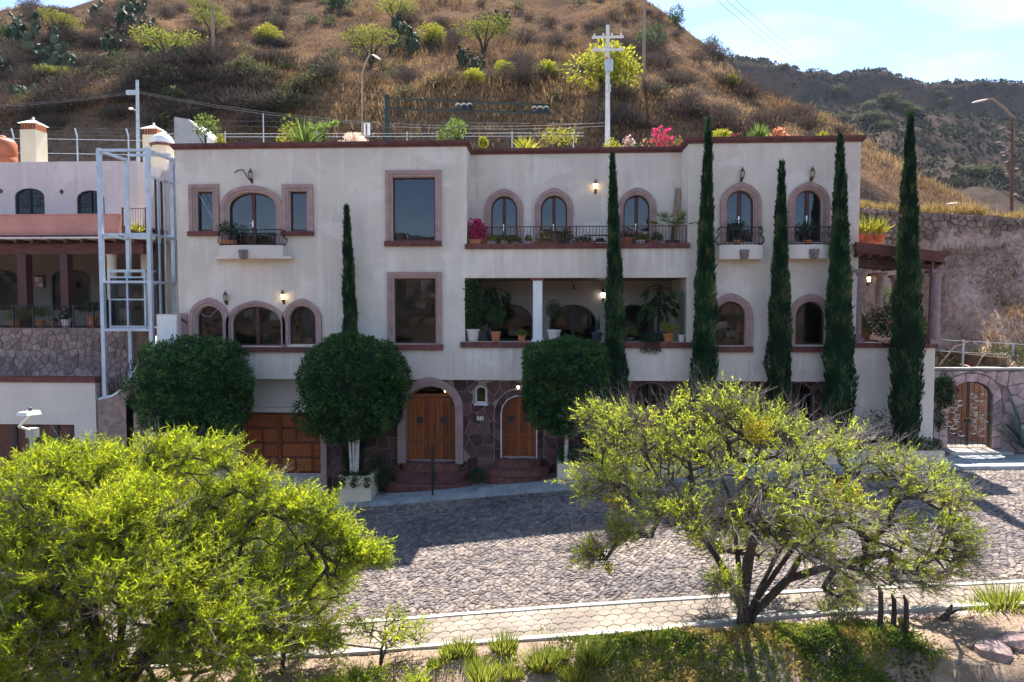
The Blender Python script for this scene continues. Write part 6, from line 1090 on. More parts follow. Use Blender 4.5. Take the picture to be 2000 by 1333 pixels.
for q in range(3): xx = x0 + .12 + q * .5; n = 90; g.leaves(np.stack([xx + rng.normal(size=n) * .08, np.full(n, -1.8) + rng.normal(size=n) * .03, z1 - rng.uniform(0, .42, n)], -1), unit(n) + np.array([0, -.3, -.7]), .11, .05)
tag(g.build('trailing_ivy', M('ldark'), org=(x0, -1.75, z1)), 'dark trailing ivy spilling over the small cream planter', 'ivy')
x0, x1, z1 = planter(1089, 1345, 908, 939, -1.6, 'long cream planter holding the square ficus and clipped hedge', 1.4); leafbox('hedge', 'low dark clipped hedge in the long cream planter', x0 + .15, x1 - .1, -1.5, -.4, z1 - .05, z1 + .55, 5200, 'lficus')
x0, x1, z1 = planter(1440, 1845, 880, 906, -1.3, 'cream planter beneath the cypresses beside the garden gate', 1.2); leafbox('hedge', 'low dark hedge in the cream planter beside the garden gate', x0 + .1, x1 - .05, -1.2, -.3, z1 - .05, z1 + .42, 6500, 'lficus')
def bushball(name, label, px, py, Y, r, n, m, L=.1, W=.05, cat='bush', core=0.0, z=None):
    c = np.array(tuple(A(px, py, Y))); c[2] = c[2] if z is None else z; u = unit(n); g = G(); g.leaves(c + u * rng.uniform(.35, 1, n)[:, None] * np.array(r), u + unit(n) * .8 + np.array([0, 0, .2]), L * rng.uniform(.6, 1.3, n), W)
    for k in range(5): g.tube([(c[0], c[1], c[2] - r[2]), tuple(c + unit(1)[0] * np.array(r) * .6)], .012, 4, rnd=.05)
    return tag(g.build(name, M(m), org=(c[0], c[1], c[2] - r[2])), label, cat)
bushball('shrub', 'dark spiky shrub between the small planter and the brick steps', 742, 920, -.9, (.5, .45, .75), 900, 'ldark', .16, .03); bushball('shrub', 'little dark shrub between the two flights of brick steps', 933, 930, -1.0, (.35, .3, .3), 450, 'ldark', .12, .04); bushball('shrub', 'thin leafy shrub against the plain cream wing beside the cypress', 1715, 830, -.5, (.8, .3, .7), 420, 'ldark', .1, .05)
bushball('climber', 'dark bougainvillea climbing where the wing meets the garden wall', 1846, 765, .25, (.45, .25, .7), 900, 'ldark', .12, .06); bushball('climber', 'sparse vine low on the pink garden wall beside the gate', 1835, 820, .3, (.25, .15, .5), 260, 'ldark', .1, .05); g = G(); c = np.array(tuple(A(1862, 755, .1))); g.leaves(c + unit(30) * .12, unit(30), .07, .05); tag(g.build('blossom_spray', M('pinkfl'), org=c), 'few pink blossoms on the dark climber by the gate', 'blossom')
# post by the wide steps
p = A(845, 951, -1.75); p.z = float(zg(p.x)) - .02; t = thing('sleeved_post', 'slim black post in a padded sleeve before the wide brick steps', 'post', p); zt = A(845, 869, -1.75).z; G().tube([p, (p.x, p.y, zt)], .04, 8).build('pole', M('black'), t); G().lathe([(.05, p.z + .42), (.09, p.z + .5), (.1, p.z + .9), (.07, p.z + 1.2), (.05, zt - .1)], (p.x, p.y, 0), 10).build('sleeve', M('black'), t)
# ---- agave
def agave(px, py, Y, h, n, label, m='agave', wd=.16, name='agave'):
    b = A(px, py, Y); g = G(); b.z = max(b.z, float(zg(b.x)) - .05) if Y < .4 else b.z
    for k in range(n):
        a = k * 2.4; tilt = .25 + .95 * (k / n); d = Vector((math.cos(a) * math.sin(tilt), math.sin(a) * math.sin(tilt), math.cos(tilt))); s_ = d.cross(Vector((0, 0, 1))).normalized(); L = h * rng.uniform(.8, 1.15); V = []
        for t_, w_ in ((0, .7), (.25, 1), (.55, .85), (.8, .45), (1, .03)): c = b + d * (L * t_) + Vector((0, 0, .12 * L * math.sin(t_ * 2.5))); V += [c - s_ * wd * w_ / 2, c - d.cross(s_) * wd * .12 * w_ - Vector((0, 0, wd * .12)), c + s_ * wd * w_ / 2]
        F = []
        for q in range(4):
            for e in range(2): F.append((q * 3 + e, q * 3 + e + 1, q * 3 + e + 4, q * 3 + e + 3))
        g.add([tuple(v) for v in V], F, rng.random())
    return tag(g.build(name, M(m), org=b), label, 'agave')
agave(2005, 880, -.1, 2.3, 26, 'large blue green agave against the pink garden wall', wd=.24)
# ---- potted plants
POTS = {'taper': [(.62, 0), (.72, .1), (.96, .82), (1.08, .84), (1.08, 1), (.92, 1), (.9, .93)], 'bowl': [(.55, 0), (.8, .12), (.98, .5), (1, .9), (1.06, 1), (.9, 1), (.88, .92)], 'box': None}
def potted(px, py, Y, pw, ph, potm, kind, hgt, label, group, pot='taper', wid=None, leafm='ldark', fl=None, zfix=None, n=None):
    b = A(px, py, Y); 
    if zfix is not None: b.z = zfix
    t = thing('potted_plant', label, 'plant', b, group); r = pw / 2; g = G()
    if pot == 'box': g.box(b.x - r, b.x + r, Y - .15, Y + .15, b.z, b.z + ph); g.box(b.x - r - .02, b.x + r + .02, Y - .17, Y + .17, b.z + ph * .8, b.z + ph * .999)
    else: g.lathe([(a * r, z * ph) for a, z in POTS[pot]], b, 16)
    g.build('pot', M(potm), t); c = np.array((b.x, Y, b.z + ph)); wid = wid or pw * .8; g = G(); wx = r * 1.0 if pot == 'box' else wid
    if kind in ('bush', 'flower', 'cover'):
        n = n or int(260 + 500 * hgt * wid); u = unit(n); u[:, 2] = np.abs(u[:, 2]); g.leaves(c + u * rng.uniform(.3, 1, n)[:, None] * np.array([wx, min(wid, .3), hgt]), u + unit(n) * .8, .09, .05)
    elif kind == 'spiky':
        n = n or 42; u = unit(n); u[:, 2] = np.abs(u[:, 2]) + .5; g.leaves(np.repeat(c[None], n, 0), u, hgt * rng.uniform(.7, 1.2, n), .05, bend=.12)
    elif kind == 'tree':
        for k in range(3): g.tube([c, c + np.array([rng.normal() * .08, rng.normal() * .08, hgt * .45]), c + np.array([rng.normal() * wid * .5, rng.normal() * .15, hgt * .8])], [.03, .022, .01], 5, rnd=.02)
        n = n or 420; u = unit(n); g.leaves(c + np.array([0, 0, hgt * .68]) + u * rng.uniform(.3, 1, n)[:, None] * np.array([wid, min(.45, wid), hgt * .34]), u + unit(n) * .8, .10, .05)
    elif kind == 'tall':
        g.tube([c, c + np.array([.03, 0, hgt * .5]), c + np.array([0, .05, hgt])], [.035, .03, .015], 6, rnd=.05); n = n or 950; tt = rng.random(n); u = unit(n); u[:, 2] *= .3; g.leaves(c + np.array([0, 0, hgt]) * tt[:, None] + u * wid * rng.uniform(.2, 1, n)[:, None] * np.array([1, .6, 1]), u + unit(n) * .6 + np.array([0, 0, -.2]), .17, .09)
    elif kind == 'bigleaf':
        n = n or 34; tt = rng.uniform(.3, 1, n); u = unit(n); u[:, 2] = -.2; st = c + np.array([0, 0, hgt]) * tt[:, None]; g.tube([c, c + np.array([.1, .1, hgt])], [.05, .03], 6, rnd=.05); q = st + u * wid * .7; g.leaves(q, u + np.array([0, -.35, -.9]), rng.uniform(.35, .6, n), rng.uniform(.2, .34, n), bend=.1, nrm=np.array([1., 0, 0])); segs(g, st, q, .012, .008, 3)
    elif kind == 'snake':
        n = n or 16; u = unit(n) * .18; u[:, 2] = 1; g.leaves(c + np.concatenate([rng.normal(size=(n, 2)) * wid * .3, np.zeros((n, 1))], 1), u, hgt * rng.uniform(.5, 1.1, n), .07, bend=.03)
    elif kind == 'palm':
        g.tube([c, c + np.array([.02, 0, hgt * .45])], [.07, .06], 7, rnd=.1); top = c + np.array([.02, 0, hgt * .45]); 
        for k in range(11):
            a = k * 2.4; e = rng.uniform(.1, .9); dirv = np.array([math.cos(a) * math.cos(e), math.sin(a) * math.cos(e) * .6, math.sin(e)]); tip = top + dirv * wid * .75; segs(g, [top], [tip], .012, .008, 3); m = 13; f = np.linspace(-1.1, 1.1, m); s_ = np.cross(dirv, [0, 0, 1.]); s_ /= np.linalg.norm(s_) + 1e-9; dd = dirv[None] * np.cos(f)[:, None] + s_[None] * np.sin(f)[:, None]; g.leaves(np.repeat(tip[None], m, 0), dd, wid * .55, .045, bend=.02)
    elif kind == 'trail':
        n = n or 900; u = unit(n); k = rng.random(n); g.leaves(c + np.stack([u[:, 0] * wid, -.12 - np.abs(u[:, 1]) * .18, -k * hgt + .15 + u[:, 2] * .1], -1), unit(n) * .7 + np.array([0, -.3, -.6]), .13, .022)
    elif kind == 'fern':
        n = n or 60; a = rng.uniform(0, 6.28, n); e = rng.uniform(.2, 1.2, n); 
        for k in range(n):
            d = np.array([math.cos(a[k]) * math.cos(e[k]), math.sin(a[k]) * math.cos(e[k]) * .6, math.sin(e[k])]); tt = np.linspace(.2, 1, 9); q = c + d * wid * tt[:, None] * 1.1 + np.array([0, 0, -.35 * wid]) * tt[:, None] ** 2 + np.array([0, 0, hgt * .3]); g.leaves(np.repeat(q, 2, 0), np.repeat(d[None], 18, 0) * .4 + unit(18), .12, .03)
    elif kind == 'cactus':
        for k, (dx, hh) in enumerate(((0, 1), (.12, .7), (-.12, .55))[:1 if wid < .1 else 3]):
            th = np.arange(12); rad = .07; g.lathe([(rad, 0), (rad * 1.05, hgt * hh * .5), (rad, hgt * hh * .93), (rad * .4, hgt * hh)], c + np.array([dx, 0, 0]), 10, rnd=.5)
    cr_ = g.build('foliage', M(leafm), t)
    if fl:
        m_, nf, spread = fl; g = G(); u = unit(nf); u[:, 2] = np.abs(u[:, 2]); g.leaves(c + u * rng.uniform(.6, 1.05, nf)[:, None] * np.array([wx * spread, min(wid, .35) * spread, hgt]) + np.array([0, -.03, 0]), unit(nf), .13, .10); g.build('blossom', M(m_), cr_)
    return t
gb = 'potted plants on the long balcony'; zb = bz1
for a in ((931, .9, .35, 'terra', 'bush', .9, 'terracotta pot overflowing with bright magenta bougainvillea on the long balcony', 'bowl', .42, 'ldark', ('magenta', 620, 1.1)), (959, .45, .3, 'palepot', 'bush', .22, 'pale bowl of yellowish leaves next to the magenta bougainvillea', 'bowl', .3, 'lyel', None), (985, .3, .32, 'palepot', 'bush', .28, 'cream pot with fresh green leaves before the balcony door near the bougainvillea', 'taper', .3, 'lmid', None), (1006, .28, .28, 'palepot', 'bush', .25, 'smaller cream pot of green leaves beside the balcony door surround', 'taper', .28, 'lmid', None), (1032, .32, .3, 'palepot', 'bush', .25, 'cream pot with a small reddish leaved plant between two balcony doors', 'taper', .14, 'lmid', ('coral', 12, .9)),
          (1066, .95, .28, 'terra', 'flower', .42, 'long terracotta box with pink geraniums before the middle balcony door', 'box', .45, 'lmid', ('pinkfl', 34, 1.0)), (1106, .34, .4, 'darkpot', 'bush', .5, 'dark glazed pot with a dark bushy plant by the balcony door', 'taper', .3, 'ldark', None), (1140, .95, .24, 'terra', 'flower', .3, 'long terracotta box with sparse leaves and one pink bloom', 'box', .4, 'ldark', ('pinkfl', 8, .9)), (1172, .38, .26, 'palepot', 'cover', .12, 'pale bowl standing under a small dark bench on the balcony', 'bowl', .2, 'ldark', None), (1226, .38, .42, 'terra', 'flower', .45, 'terracotta pot with dark leaves and pink blooms beside the slim cypress', 'taper', .32, 'ldark', ('pinkfl', 30, 1.0)), (1251, .4, .32, 'palepot', 'bush', .32, 'cream pot with silvery green leaves before the balcony door near the palm', 'taper', .34, 'lmid', None), (1281, .36, .3, 'terra', 'bush', .34, 'terracotta pot of dark leaves beside the potted palm', 'taper', .3, 'ldark', None), (1313, .6, .3, 'darkpot', 'palm', 1.15, 'small fan palm in a dark pot at the end of the long balcony', 'bowl', .85, 'lmid', None)):
    px, pw, ph, pm, kd, hg, lb, pt_, wd, lm, fl = a; potted(px, 475, .42, pw, ph, pm, kd, hg, lb, gb, pt_, wd, lm, fl, zfix=zb - .15)
q = A(1170, 462, .35); g = G(); g.box(q.x - .42, q.x + .42, .25, .5, q.z + .02, q.z + .06)
for dx in (-.38, .38): g.box(q.x + dx - .025, q.x + dx + .025, .3, .45, zb - .14, q.z + .021)
tag(g.build('bench', M('iron'), org=(q.x, .35, zb - .14)), 'small dark bench among the pots on the long balcony', 'bench')
p0, p1 = A(1314, 470, 1.2), A(1326, 367, 1.3); tag(G().hexa([(p0.x - .12, 1.1, zb), (p0.x + .12, 1.1, zb), (p0.x + .12, 1.15, zb), (p0.x - .12, 1.15, zb)], [(p1.x - .12, 1.42, p1.z), (p1.x + .12, 1.42, p1.z), (p1.x + .12, 1.47, p1.z), (p1.x - .12, 1.47, p1.z)]).build('leaning_board', M('polewood'), org=(p0.x, 1.1, zb)), 'weathered board leaning upright in the balcony corner', 'board')
gl_ = 'potted plants on the loggia sill'; zl = sz1 + .002
for a in ((924, .52, .52, 'palepot', 'tall', 2.0, 'large pale pot with a tall leafy climber at the loggia end', 'taper', .34, 'ldark', None), (968, .42, .42, 'terra', 'tree', .95, 'terracotta pot with a small twisted tree in the loggia', 'taper', .42, 'ldark', None), (1019, .34, .28, 'terra', 'bush', .2, 'low terracotta pot of green leaves beside the white pillar', 'taper', .25, 'lmid', None), (1082, .54, .5, 'palepot', 'tree', 1.2, 'pale wide pot with a thin stemmed tree beside the white pillar', 'taper', .3, 'ldark', None), (1166, .44, .4, 'darkpot', 'snake', .75, 'dark pot with upright snake plant leaves beside the slim cypress', 'taper', .3, 'lcactus', None), (1229, .4, .2, 'darkpot', 'fern', .45, 'dark pot with arching spider plant leaves in the loggia', 'bowl', .35, 'lmid', None), (1305, .48, .36, 'terra', 'spiky', .55, 'brown pot with a spiky yellow green plant at the loggia end', 'taper', .3, 'lyel', None), (1331, .3, .3, 'palepot', 'cactus', 1.85, 'white pot with a tall pale column cactus at the loggia corner', 'taper', .05, 'lcactus', None)):
    px, pw, ph, pm, kd, hg, lb, pt_, wd, lm, fl = a; potted(px, 668, .12 if px != 1229 else .2, pw, ph, pm, kd, hg, lb, gl_, pt_, wd, lm, fl, zfix=zl, n=(90 if kd == 'spiky' else None))
potted(1270, 668, .1, .4, .25, 'darkpot', 'trail', .75, 'trailing dark plant spilling over the loggia sill', gl_, 'bowl', .42, 'ldark', None, zfix=zl); potted(1285, 668, 1.0, .7, .5, 'darkpot', 'bigleaf', 2.0, 'huge dark plant with heart shaped leaves inside the loggia', gl_, 'taper', .85, 'ldark', None, zfix=lz0 - .119, n=95); potted(962, 668, 1.4, .6, .5, 'darkpot', 'bigleaf', 2.0, 'dark broad leaved plant reaching the loggia ceiling', gl_, 'taper', .85, 'ldark', None, zfix=lz0 - .119, n=120)
gn = 'potted plants on the neighbour patio'; zn = zr1
for a in ((106, .3, .32, 'terra', 'cover', .08, 'plain small terracotta pot at the patio railing', 'taper', .1, 'ldark', None), (130, .42, .38, 'palepot', 'bush', .5, 'white painted pot with pale roses at the patio railing', 'taper', .3, 'ldark', ('palefl', 14, 1.1)), (182, .46, .52, 'terra', 'fern', .8, 'tall terracotta pot with a broad palm like plant by the lift frame', 'taper', .6, 'ldark', None), (79, .4, .34, 'terra', 'fern', .7, 'brown pot with big arching leaves beside a dark patio post', 'taper', .55, 'lmid', None), (30, .44, .34, 'terra', 'bush', .7, 'brown pot with a mottled leafy bush at the patio railing', 'taper', .5, 'lmid', None), (212, .3, .3, 'darkpot', 'tall', .9, 'dark pot with tall red blooms behind the lift cabin', 'taper', .16, 'ldark', ('redfl', 40, 1.0))):
    px, pw, ph, pm, kd, hg, lb, pt_, wd, lm, fl = a; potted(px, 640, RY + .45, pw, ph, pm, kd, hg, lb, gn, pt_, wd, lm, fl, zfix=zn)
potted(268, 463, PY + .45, .5, .35, 'darkpot', 'spiky', .55, 'dark pot with a pale green spiky plant on the neighbour terrace', gn, 'bowl', .4, 'lyel', None, zfix=tz + .0)
for px, py, lb in ((447, 478, 'terracotta box with a spiky dark plant inside the wide bowed balcony'), (1440, 477, 'dark leafy plant inside the bowed balcony nearest the middle cypress'), (1578, 477, 'dark leafy plant inside the bowed balcony nearest the end wall')):
    b = A(px, py, -.25); potted(px, py, -.25, .5 if px < 500 else .3, .22, 'terra', 'tree', .75, lb, 'potted plants in the bowed balconies', 'box' if px < 500 else 'taper', .42, 'ldark', None, zfix=A(px, 480, -.4).z + .004, n=220)
# roof garden
gr_ = 'potted plants on the roof'
for a in ((402, 1.0, 224, 'tree', .62, 'lmid', None, 'airy pale green shrub in a roof pot near the grey bulkhead'), (430, 1.0, 262, 'bush', .22, 'lyel', None, 'small round yellow green bush on the roof near the grey bulkhead'), (566, 1.0, 222, 'bush', .62, 'lyel', None, 'bushy bright yellow green shrub on the roof beside a spiky yucca'), (597, 1.0, 228, 'spiky', .4, 'lmid', None, 'spiky yucca on the roof between a bush and a palm'), (632, 1.3, 226, 'palm', .7, 'lmid', None, 'feathery roof palm beside the spiky yucca'), (690, 1.5, 250, 'fern', .6, 'palefl', None, 'pale arching fern behind the roof skylight'), (868, 1.0, 240, 'bush', .45, 'lmid', None, 'rounded dark green bush on the roof corner above the recess'), (893, 1.3, 233, 'tree', .45, 'lmid', None, 'loose pale leaved shrub beside the rounded roof bush'),
          (944, 2.6, 268, 'tree', .18, 'lyel', None, 'thin curling yellowish plant on the recessed roof edge'), (1027, 2.6, 265, 'spiky', .3, 'lyel', None, 'grassy spiky tuft on the recessed roof edge'), (1095, 2.6, 251, 'tree', .85, 'lyel', None, 'wide yellow green shrub on the recessed roof edge'), (1195, 2.6, 270, 'bush', .45, 'lyel', None, 'bright yellow green shrub on the roof in front of the concrete pole'), (1228, 2.6, 266, 'flower', .35, 'lmid', ('pinkfl', 90, 1.0), 'pale pink flowering shrub on the roof beside the concrete pole'), (1290, 2.8, 246, 'flower', .62, 'lmid', ('magenta', 240, 1.05), 'tall magenta bougainvillea on the roof'), (1262, 2.5, 270, 'flower', .35, 'ldark', ('coral', 26, 1.0), 'low dark shrub with coral blooms next to the magenta bougainvillea'), (1325, 2.6, 268, 'flower', .3, 'lmid', ('magenta', 30, 1.0), 'small shrub with few magenta blooms by the roof step'),
          (1408, .8, 256, 'tree', .4, 'lyel', None, 'thin yellow plant on the roof behind the tall cypress'), (1482, .8, 243, 'spiky', .5, 'lmid', None, 'dense spiky green agave on the roof of the end block'), (1521, .8, 249, 'flower', .35, 'lgrass', ('coral', 130, 1.0), 'coral leaved succulent on the roof beside the spiky agave'), (1606, .8, 256, 'spiky', .3, 'lyel', None, 'low pale succulent near the roof end'), (1440, .8, 262, 'flower', .3, 'ldark', ('magenta', 20, 1.0), 'low shrub with magenta specks between cypress and spiky agave')):
    px, Y, py, kd, wd, lm, fl, lb = a; b = A(px, py, Y); zz = ZT - .2; potted(px, 280, Y, .5, .4, 'terra', kd, max(.3, b.z - zz - .4), lb, gr_, 'taper', wd, lm, fl, zfix=zz, n=({'spiky': 120, 'tree': 520, 'bush': 520, 'flower': 420}.get(kd)))
for a, hg, lb in ((1693, .9, 'terracotta trough with yellow green columnar succulents on the pergola roof'), (1716, .75, 'terracotta pot of yellow green succulents beside a tall cypress'), (1678, .7, 'terracotta pot of pale succulents against the house end wall')):
    b = A(a, 467, 1.0); potted(a, 467, 1.0, .5, .35, 'terra', 'spiky', hg, lb, 'potted succulents on the pergola roof', 'taper', .3, 'lyel', None, zfix=A(a, 478, 1.0).z + .06, n=70)
bushball('bougainvillea', 'dark leafy bush filling the pergola terrace', 1735, 630, 1.2, (1.0, .6, .65), 1500, 'ldark', .13, .06); bushball('shrub', 'sunlit yellow shrub behind the pergola columns', 1735, 585, 5.2, (.5, .4, .6), 500, 'lmid'); potted(1806, 670, .6, .4, .35, 'terra', 'bush', .5, 'brown pot with a leafy plant beside the end pergola column', 'plants on the pergola terrace', 'taper', .3, 'lmid', None, zfix=pz1)
# ================================================================== ROOF, ROADSIDE AND HILL
z0 = ZT - .2; P = [(A(340, 276, 3).x, z0), (A(403, 276, 3).x, z0), (A(403, 266, 3).x, A(403, 266, 3).z), (A(368, 233, 3).x, A(368, 233, 3).z), (A(340, 229, 3).x, A(340, 229, 3).z)]
tag(G().prism(P, 3, 5).build('stair_bulkhead', M('concrete'), org=(P[0][0], 3, z0)), 'grey concrete bulkhead with sloping edge on the roof corner', 'bulkhead')
a, b = A(640, 276, 2.5).x, A(745, 276, 2.5).x; zt = A(690, 262, 3.5).z; sk = thing('roof_skylight', 'low pyramid skylight with white and maroon faces on the roof', 'skylight', ((a + b) / 2, 3.5, z0)); c = ((a + b) / 2, 3.6, zt); q = [(a, 2.6, z0), (b, 2.6, z0), (b, 4.6, z0), (a, 4.6, z0)]
for k in range(4):
    p0, p1 = Vector(q[k]), Vector(q[(k + 1) % 4]); 
    for h in range(2): A0, A1 = p0.lerp(p1, h / 2), p0.lerp(p1, (h + 1) / 2); G().add([tuple(A0), tuple(A1), c], [(0, 1, 2)]).build('skylight_face', M('white' if (k + h) % 2 else 'salmon'), sk)
def pole(name, label, pts, r, m, cat='pole'):
    t = thing(name, label, cat, pts[0]); G().tube(pts, r, 8).build('shaft', M(m), t); return t
hr = lambda x: float(hroad(x))
# concrete power pole with cross arms and transformer
Y = 14.; pt = A(1187, 50, Y); b = Vector((A(1187, 280, Y).x, Y, 0)); b.z = hr(b.x); t = pole('power_pole', 'pale concrete power pole with two cross arms and a transformer', [b, pt], [.19, .11], 'poleconc')
for py, wpx, yy in ((73, 62, 0), (98, 62, .0)):
    l, r_ = A(1187 - wpx / 2, py + 1.5, Y - .15), A(1187 + wpx / 2, py - 1.5, Y - .15); arm = G().box(l.x, r_.x, Y - .22, Y - .1, (l.z + r_.z) / 2 - .06, (l.z + r_.z) / 2 + .06).build('cross_arm', M('poleconc'), t)
    for k in range(4): x = l.x + (r_.x - l.x) * (k + .3) / 3.6; G().lathe([(.03, .06), (.07, .09), (.04, .14), (.06, .18), (.02, .24)], (x, Y - .16, (l.z + r_.z) / 2), 8).build('insulator', M('palepot'), arm)
c = A(1189, 129, Y - .35); tr = G().lathe([(.24, -.32), (.26, -.28), (.26, .28), (.22, .34)], c, 14).build('transformer', M('galvwire'), t, smooth=False)
for dx in (-.12, .12): G().lathe([(.03, .34), (.06, .4), (.03, .46), (.05, .5), (.01, .56)], (c.x + dx, c.y, c.z), 8).build('bushing', M('terra'), tr)
c2 = A(1191, 170, Y - .25); G().box(c2.x - .05, c2.x + .05, Y - .3, Y - .18, c2.z - .3, c2.z + .15).build('meter_box', M('galvwire'), t)
# slim pole with a bracket on the left
Y = 12.5; b = Vector((A(268, 280, Y).x, Y, 0)); b.z = hr(b.x) - .3; t = pole('power_pole', 'slim grey metal pole with a short bracket behind the lift tower', [b, A(268, 157, Y)], [.12, .09], 'galvwire'); c = A(262, 181, Y); G().box(c.x - .45, c.x + .25, Y - .1, Y + .1, c.z - .12, c.z + .12).build('bracket', M('galvwire'), t); c = A(256, 213, Y); G().tube([(b.x, Y, c.z - .1), (c.x, Y, c.z)], .03, 5).build('lamp_arm', M('galvwire'), t); G().lathe([(.05, -.06), (.16, 0), (.1, .07)], c, 8).build('lamp_head', M('palepot'), t)
# street lamps
def lampost(px, pb, pt_, Y, arm, head, label, m='rust', r=.07):
    b = Vector((A(px, pb, Y).x, Y, 0)); b.z = min(hr(b.x), A(px, pb, Y).z); t = pole('street_lamp', label, [b, A(px, pt_, Y)], [r, r * .7], m, 'street lamp'); P = [A(*q, Y) for q in arm]; G().tube(P, [r * .7] * (len(P) - 1) + [r * .5], 6).build('lamp_arm', M(m if m != 'rust' else 'polewood'), t); h0, h1 = A(*head[0], Y), A(*head[1], Y)
    d = (h1 - h0); L = d.length; d.normalize(); n = Vector((0, 1, 0)); u = d.cross(n); V = []; S = [(0, .4), (.15, .8), (.5, 1), (.85, .8), (1, .3)]
    for s_, w_ in S: c = h0 + d * L * s_; V += [tuple(c + n * .13 * w_), tuple(c + u * .07 * w_), tuple(c - n * .13 * w_), tuple(c - u * .05 * w_)]
    F = [(q * 4 + e, q * 4 + (e + 1) % 4, q * 4 + 4 + (e + 1) % 4, q * 4 + 4 + e) for q in range(4) for e in range(4)] + [(3, 2, 1, 0), (16, 17, 18, 19)]; G().add(V, F).build('lamp_head', M('palepot'), t)
lampost(707, 275, 144, 13.5, [(707, 146), (714, 122), (722, 107), (728, 109)], [(727, 107), (743, 117)], 'rusty street lamp with bent arm beside the green gantry post', 'polewood')
lampost(1977, 405, 230, 12, [(1982, 232), (1960, 210), (1938, 193), (1925, 195)], [(1930, 194), (1898, 201)], 'tall brown street lamp with bent arm at the road above the garden gate', r=.09)
lampost(1826, 480, 405, 16, [(1826, 406), (1840, 402), (1850, 399)], [(1849, 399), (1872, 397)], 'short grey lamp with white head along the road above the pergola', 'galvwire', .05)
t = thing('street_lamp', 'slim grey street lamp with white flat head beside the low garage', 'street lamp', (0, 0, 0)); Y = -12.9; b = A(64, 900, Y); b.z = float(zg(b.x)); t.location = b; ORG[t.name] = tuple(b)
tp = A(62, 838, Y); G().tube([b, (b.x, Y, tp.z)], [.06, .045], 8).build('shaft', M('galvwire'), t); G().box(b.x - .09, b.x + .12, Y - .08, Y + .08, tp.z - .2, tp.z + .02).build('control_box', M('concrete'), t); e = A(66, 806, Y - .9); G().tube([(b.x, Y, tp.z - .05), (b.x + .02, Y - .4, tp.z + .12), e], .03, 6).build('lamp_arm', M('white'), t); hd = G().hexa([(e.x - .12, e.y - .35, e.z - .02), (e.x + .12, e.y - .35, e.z - .02), (e.x + .12, e.y + .08, e.z - .05), (e.x - .12, e.y + .08, e.z - .05)], [(e.x - .1, e.y - .33, e.z + .05), (e.x + .1, e.y - .33, e.z + .05), (e.x + .1, e.y + .06, e.z + .04), (e.x - .1, e.y + .06, e.z + .04)]).build('lamp_head', M('white'), t); G().lathe([(.035, .05), (.035, .12), (.02, .13)], (e.x, e.y - .1, e.z), 10).build('photocell', M('darkpot'), hd)
# green signal gantry
Y = 13.; b = Vector((A(757, 275, Y).x, Y, 0)); b.z = hr(b.x); t = thing('traffic_gantry', 'dark green gantry post carrying two horizontal traffic signals over the road', 'gantry', b); tp = A(757, 186, Y); G().box(b.x - .13, b.x + .13, Y - .13, Y + .13, b.z, tp.z).build('post', M('plug'), t)
l0, l1 = A(762, 193, Y), A(1073, 206, Y); m0, m1 = A(762, 213, Y), A(1073, 222, Y); G().tube([l0, l1], .06, 6).build('boom', M('plug'), t); G().tube([m0, m1], .06, 6).build('boom', M('plug'), t)
for k in range(6): s_ = .05 + k * .19; G().tube([l0.lerp(l1, s_), m0.lerp(m1, s_)], .04, 5).build('strut', M('plug'), t)
def signal(px, py, label):
    c = A(px, py, Y - .2); q = thing('traffic_signal', label, 'traffic light', c, 'signals on the gantry'); G().box(c.x - .52, c.x + .52, Y - .3, Y - .08, c.z - .17, c.z + .17).build('housing', M('black'), q)
    for k in range(3):
        x = c.x - .34 + k * .34; G().tube([(x, Y - .31, c.z), (x, Y - .3, c.z)], .13, 12).build('lens', M('dimglass' if k else 'darkpot'), q); V = []
        for a in np.linspace(-.1, math.pi + .1, 9): V += [(x + .15 * math.cos(a), Y - .3, c.z + .15 * math.sin(a)), (x + .16 * math.cos(a), Y - .56, c.z + .02 + .15 * math.sin(a))]
        G().add(V, [(2 * i, 2 * i + 1, 2 * i + 3, 2 * i + 2) for i in range(8)]).build('visor', M('concrete'), q)
signal(907, 210, 'traffic signal hanging nearer the green gantry post'); signal(1055, 216, 'traffic signal at the free end of the gantry boom')
# roadside board, fence
c = A(717, 253, 12.5); t = thing('sign_board', 'small rusty white board on a post behind the roof', 'sign', (c.x, 12.5, hr(c.x))); q = rect(711, 241, 723, 265, 12.5); G().box(q[0], q[1], 12.45, 12.5, q[2], q[3]).build('panel', M('white'), t); G().tube([(c.x, 12.55, hr(c.x)), (c.x, 12.55, q[3])], .04, 6).build('post', M('rust'), t); G().box(q[0] + .12, q[0] + .2, 12.44, 12.449, q[2], q[3] - .05).build('rust_streak', M('rust'), t)
fe = thing('chain_fence', 'low wire fence with grey posts along the road behind the roof', 'fence', (A(515, 270, 12).x, 12, 13))
for a, tp in ((515, 222), (795, 257), (440, 257), (620, 257), (1000, 257), (1120, 257)): p = A(a, 280, 12); G().tube([(p.x, 12, 12.9), (p.x, 12, A(a, tp, 12).z)], .032, 6).build('post', M('galvwire'), fe)
for py in (262, 268): G().tube([A(330, py, 12), A(1140, py - 2, 12)], .014, 5).build('rail', M('galvwire'), fe)
for py in (236, 246): G().tube([A(330, py, 12), A(1140, py + 6, 12)], .005, 4).build('wire', M('wire'), fe)
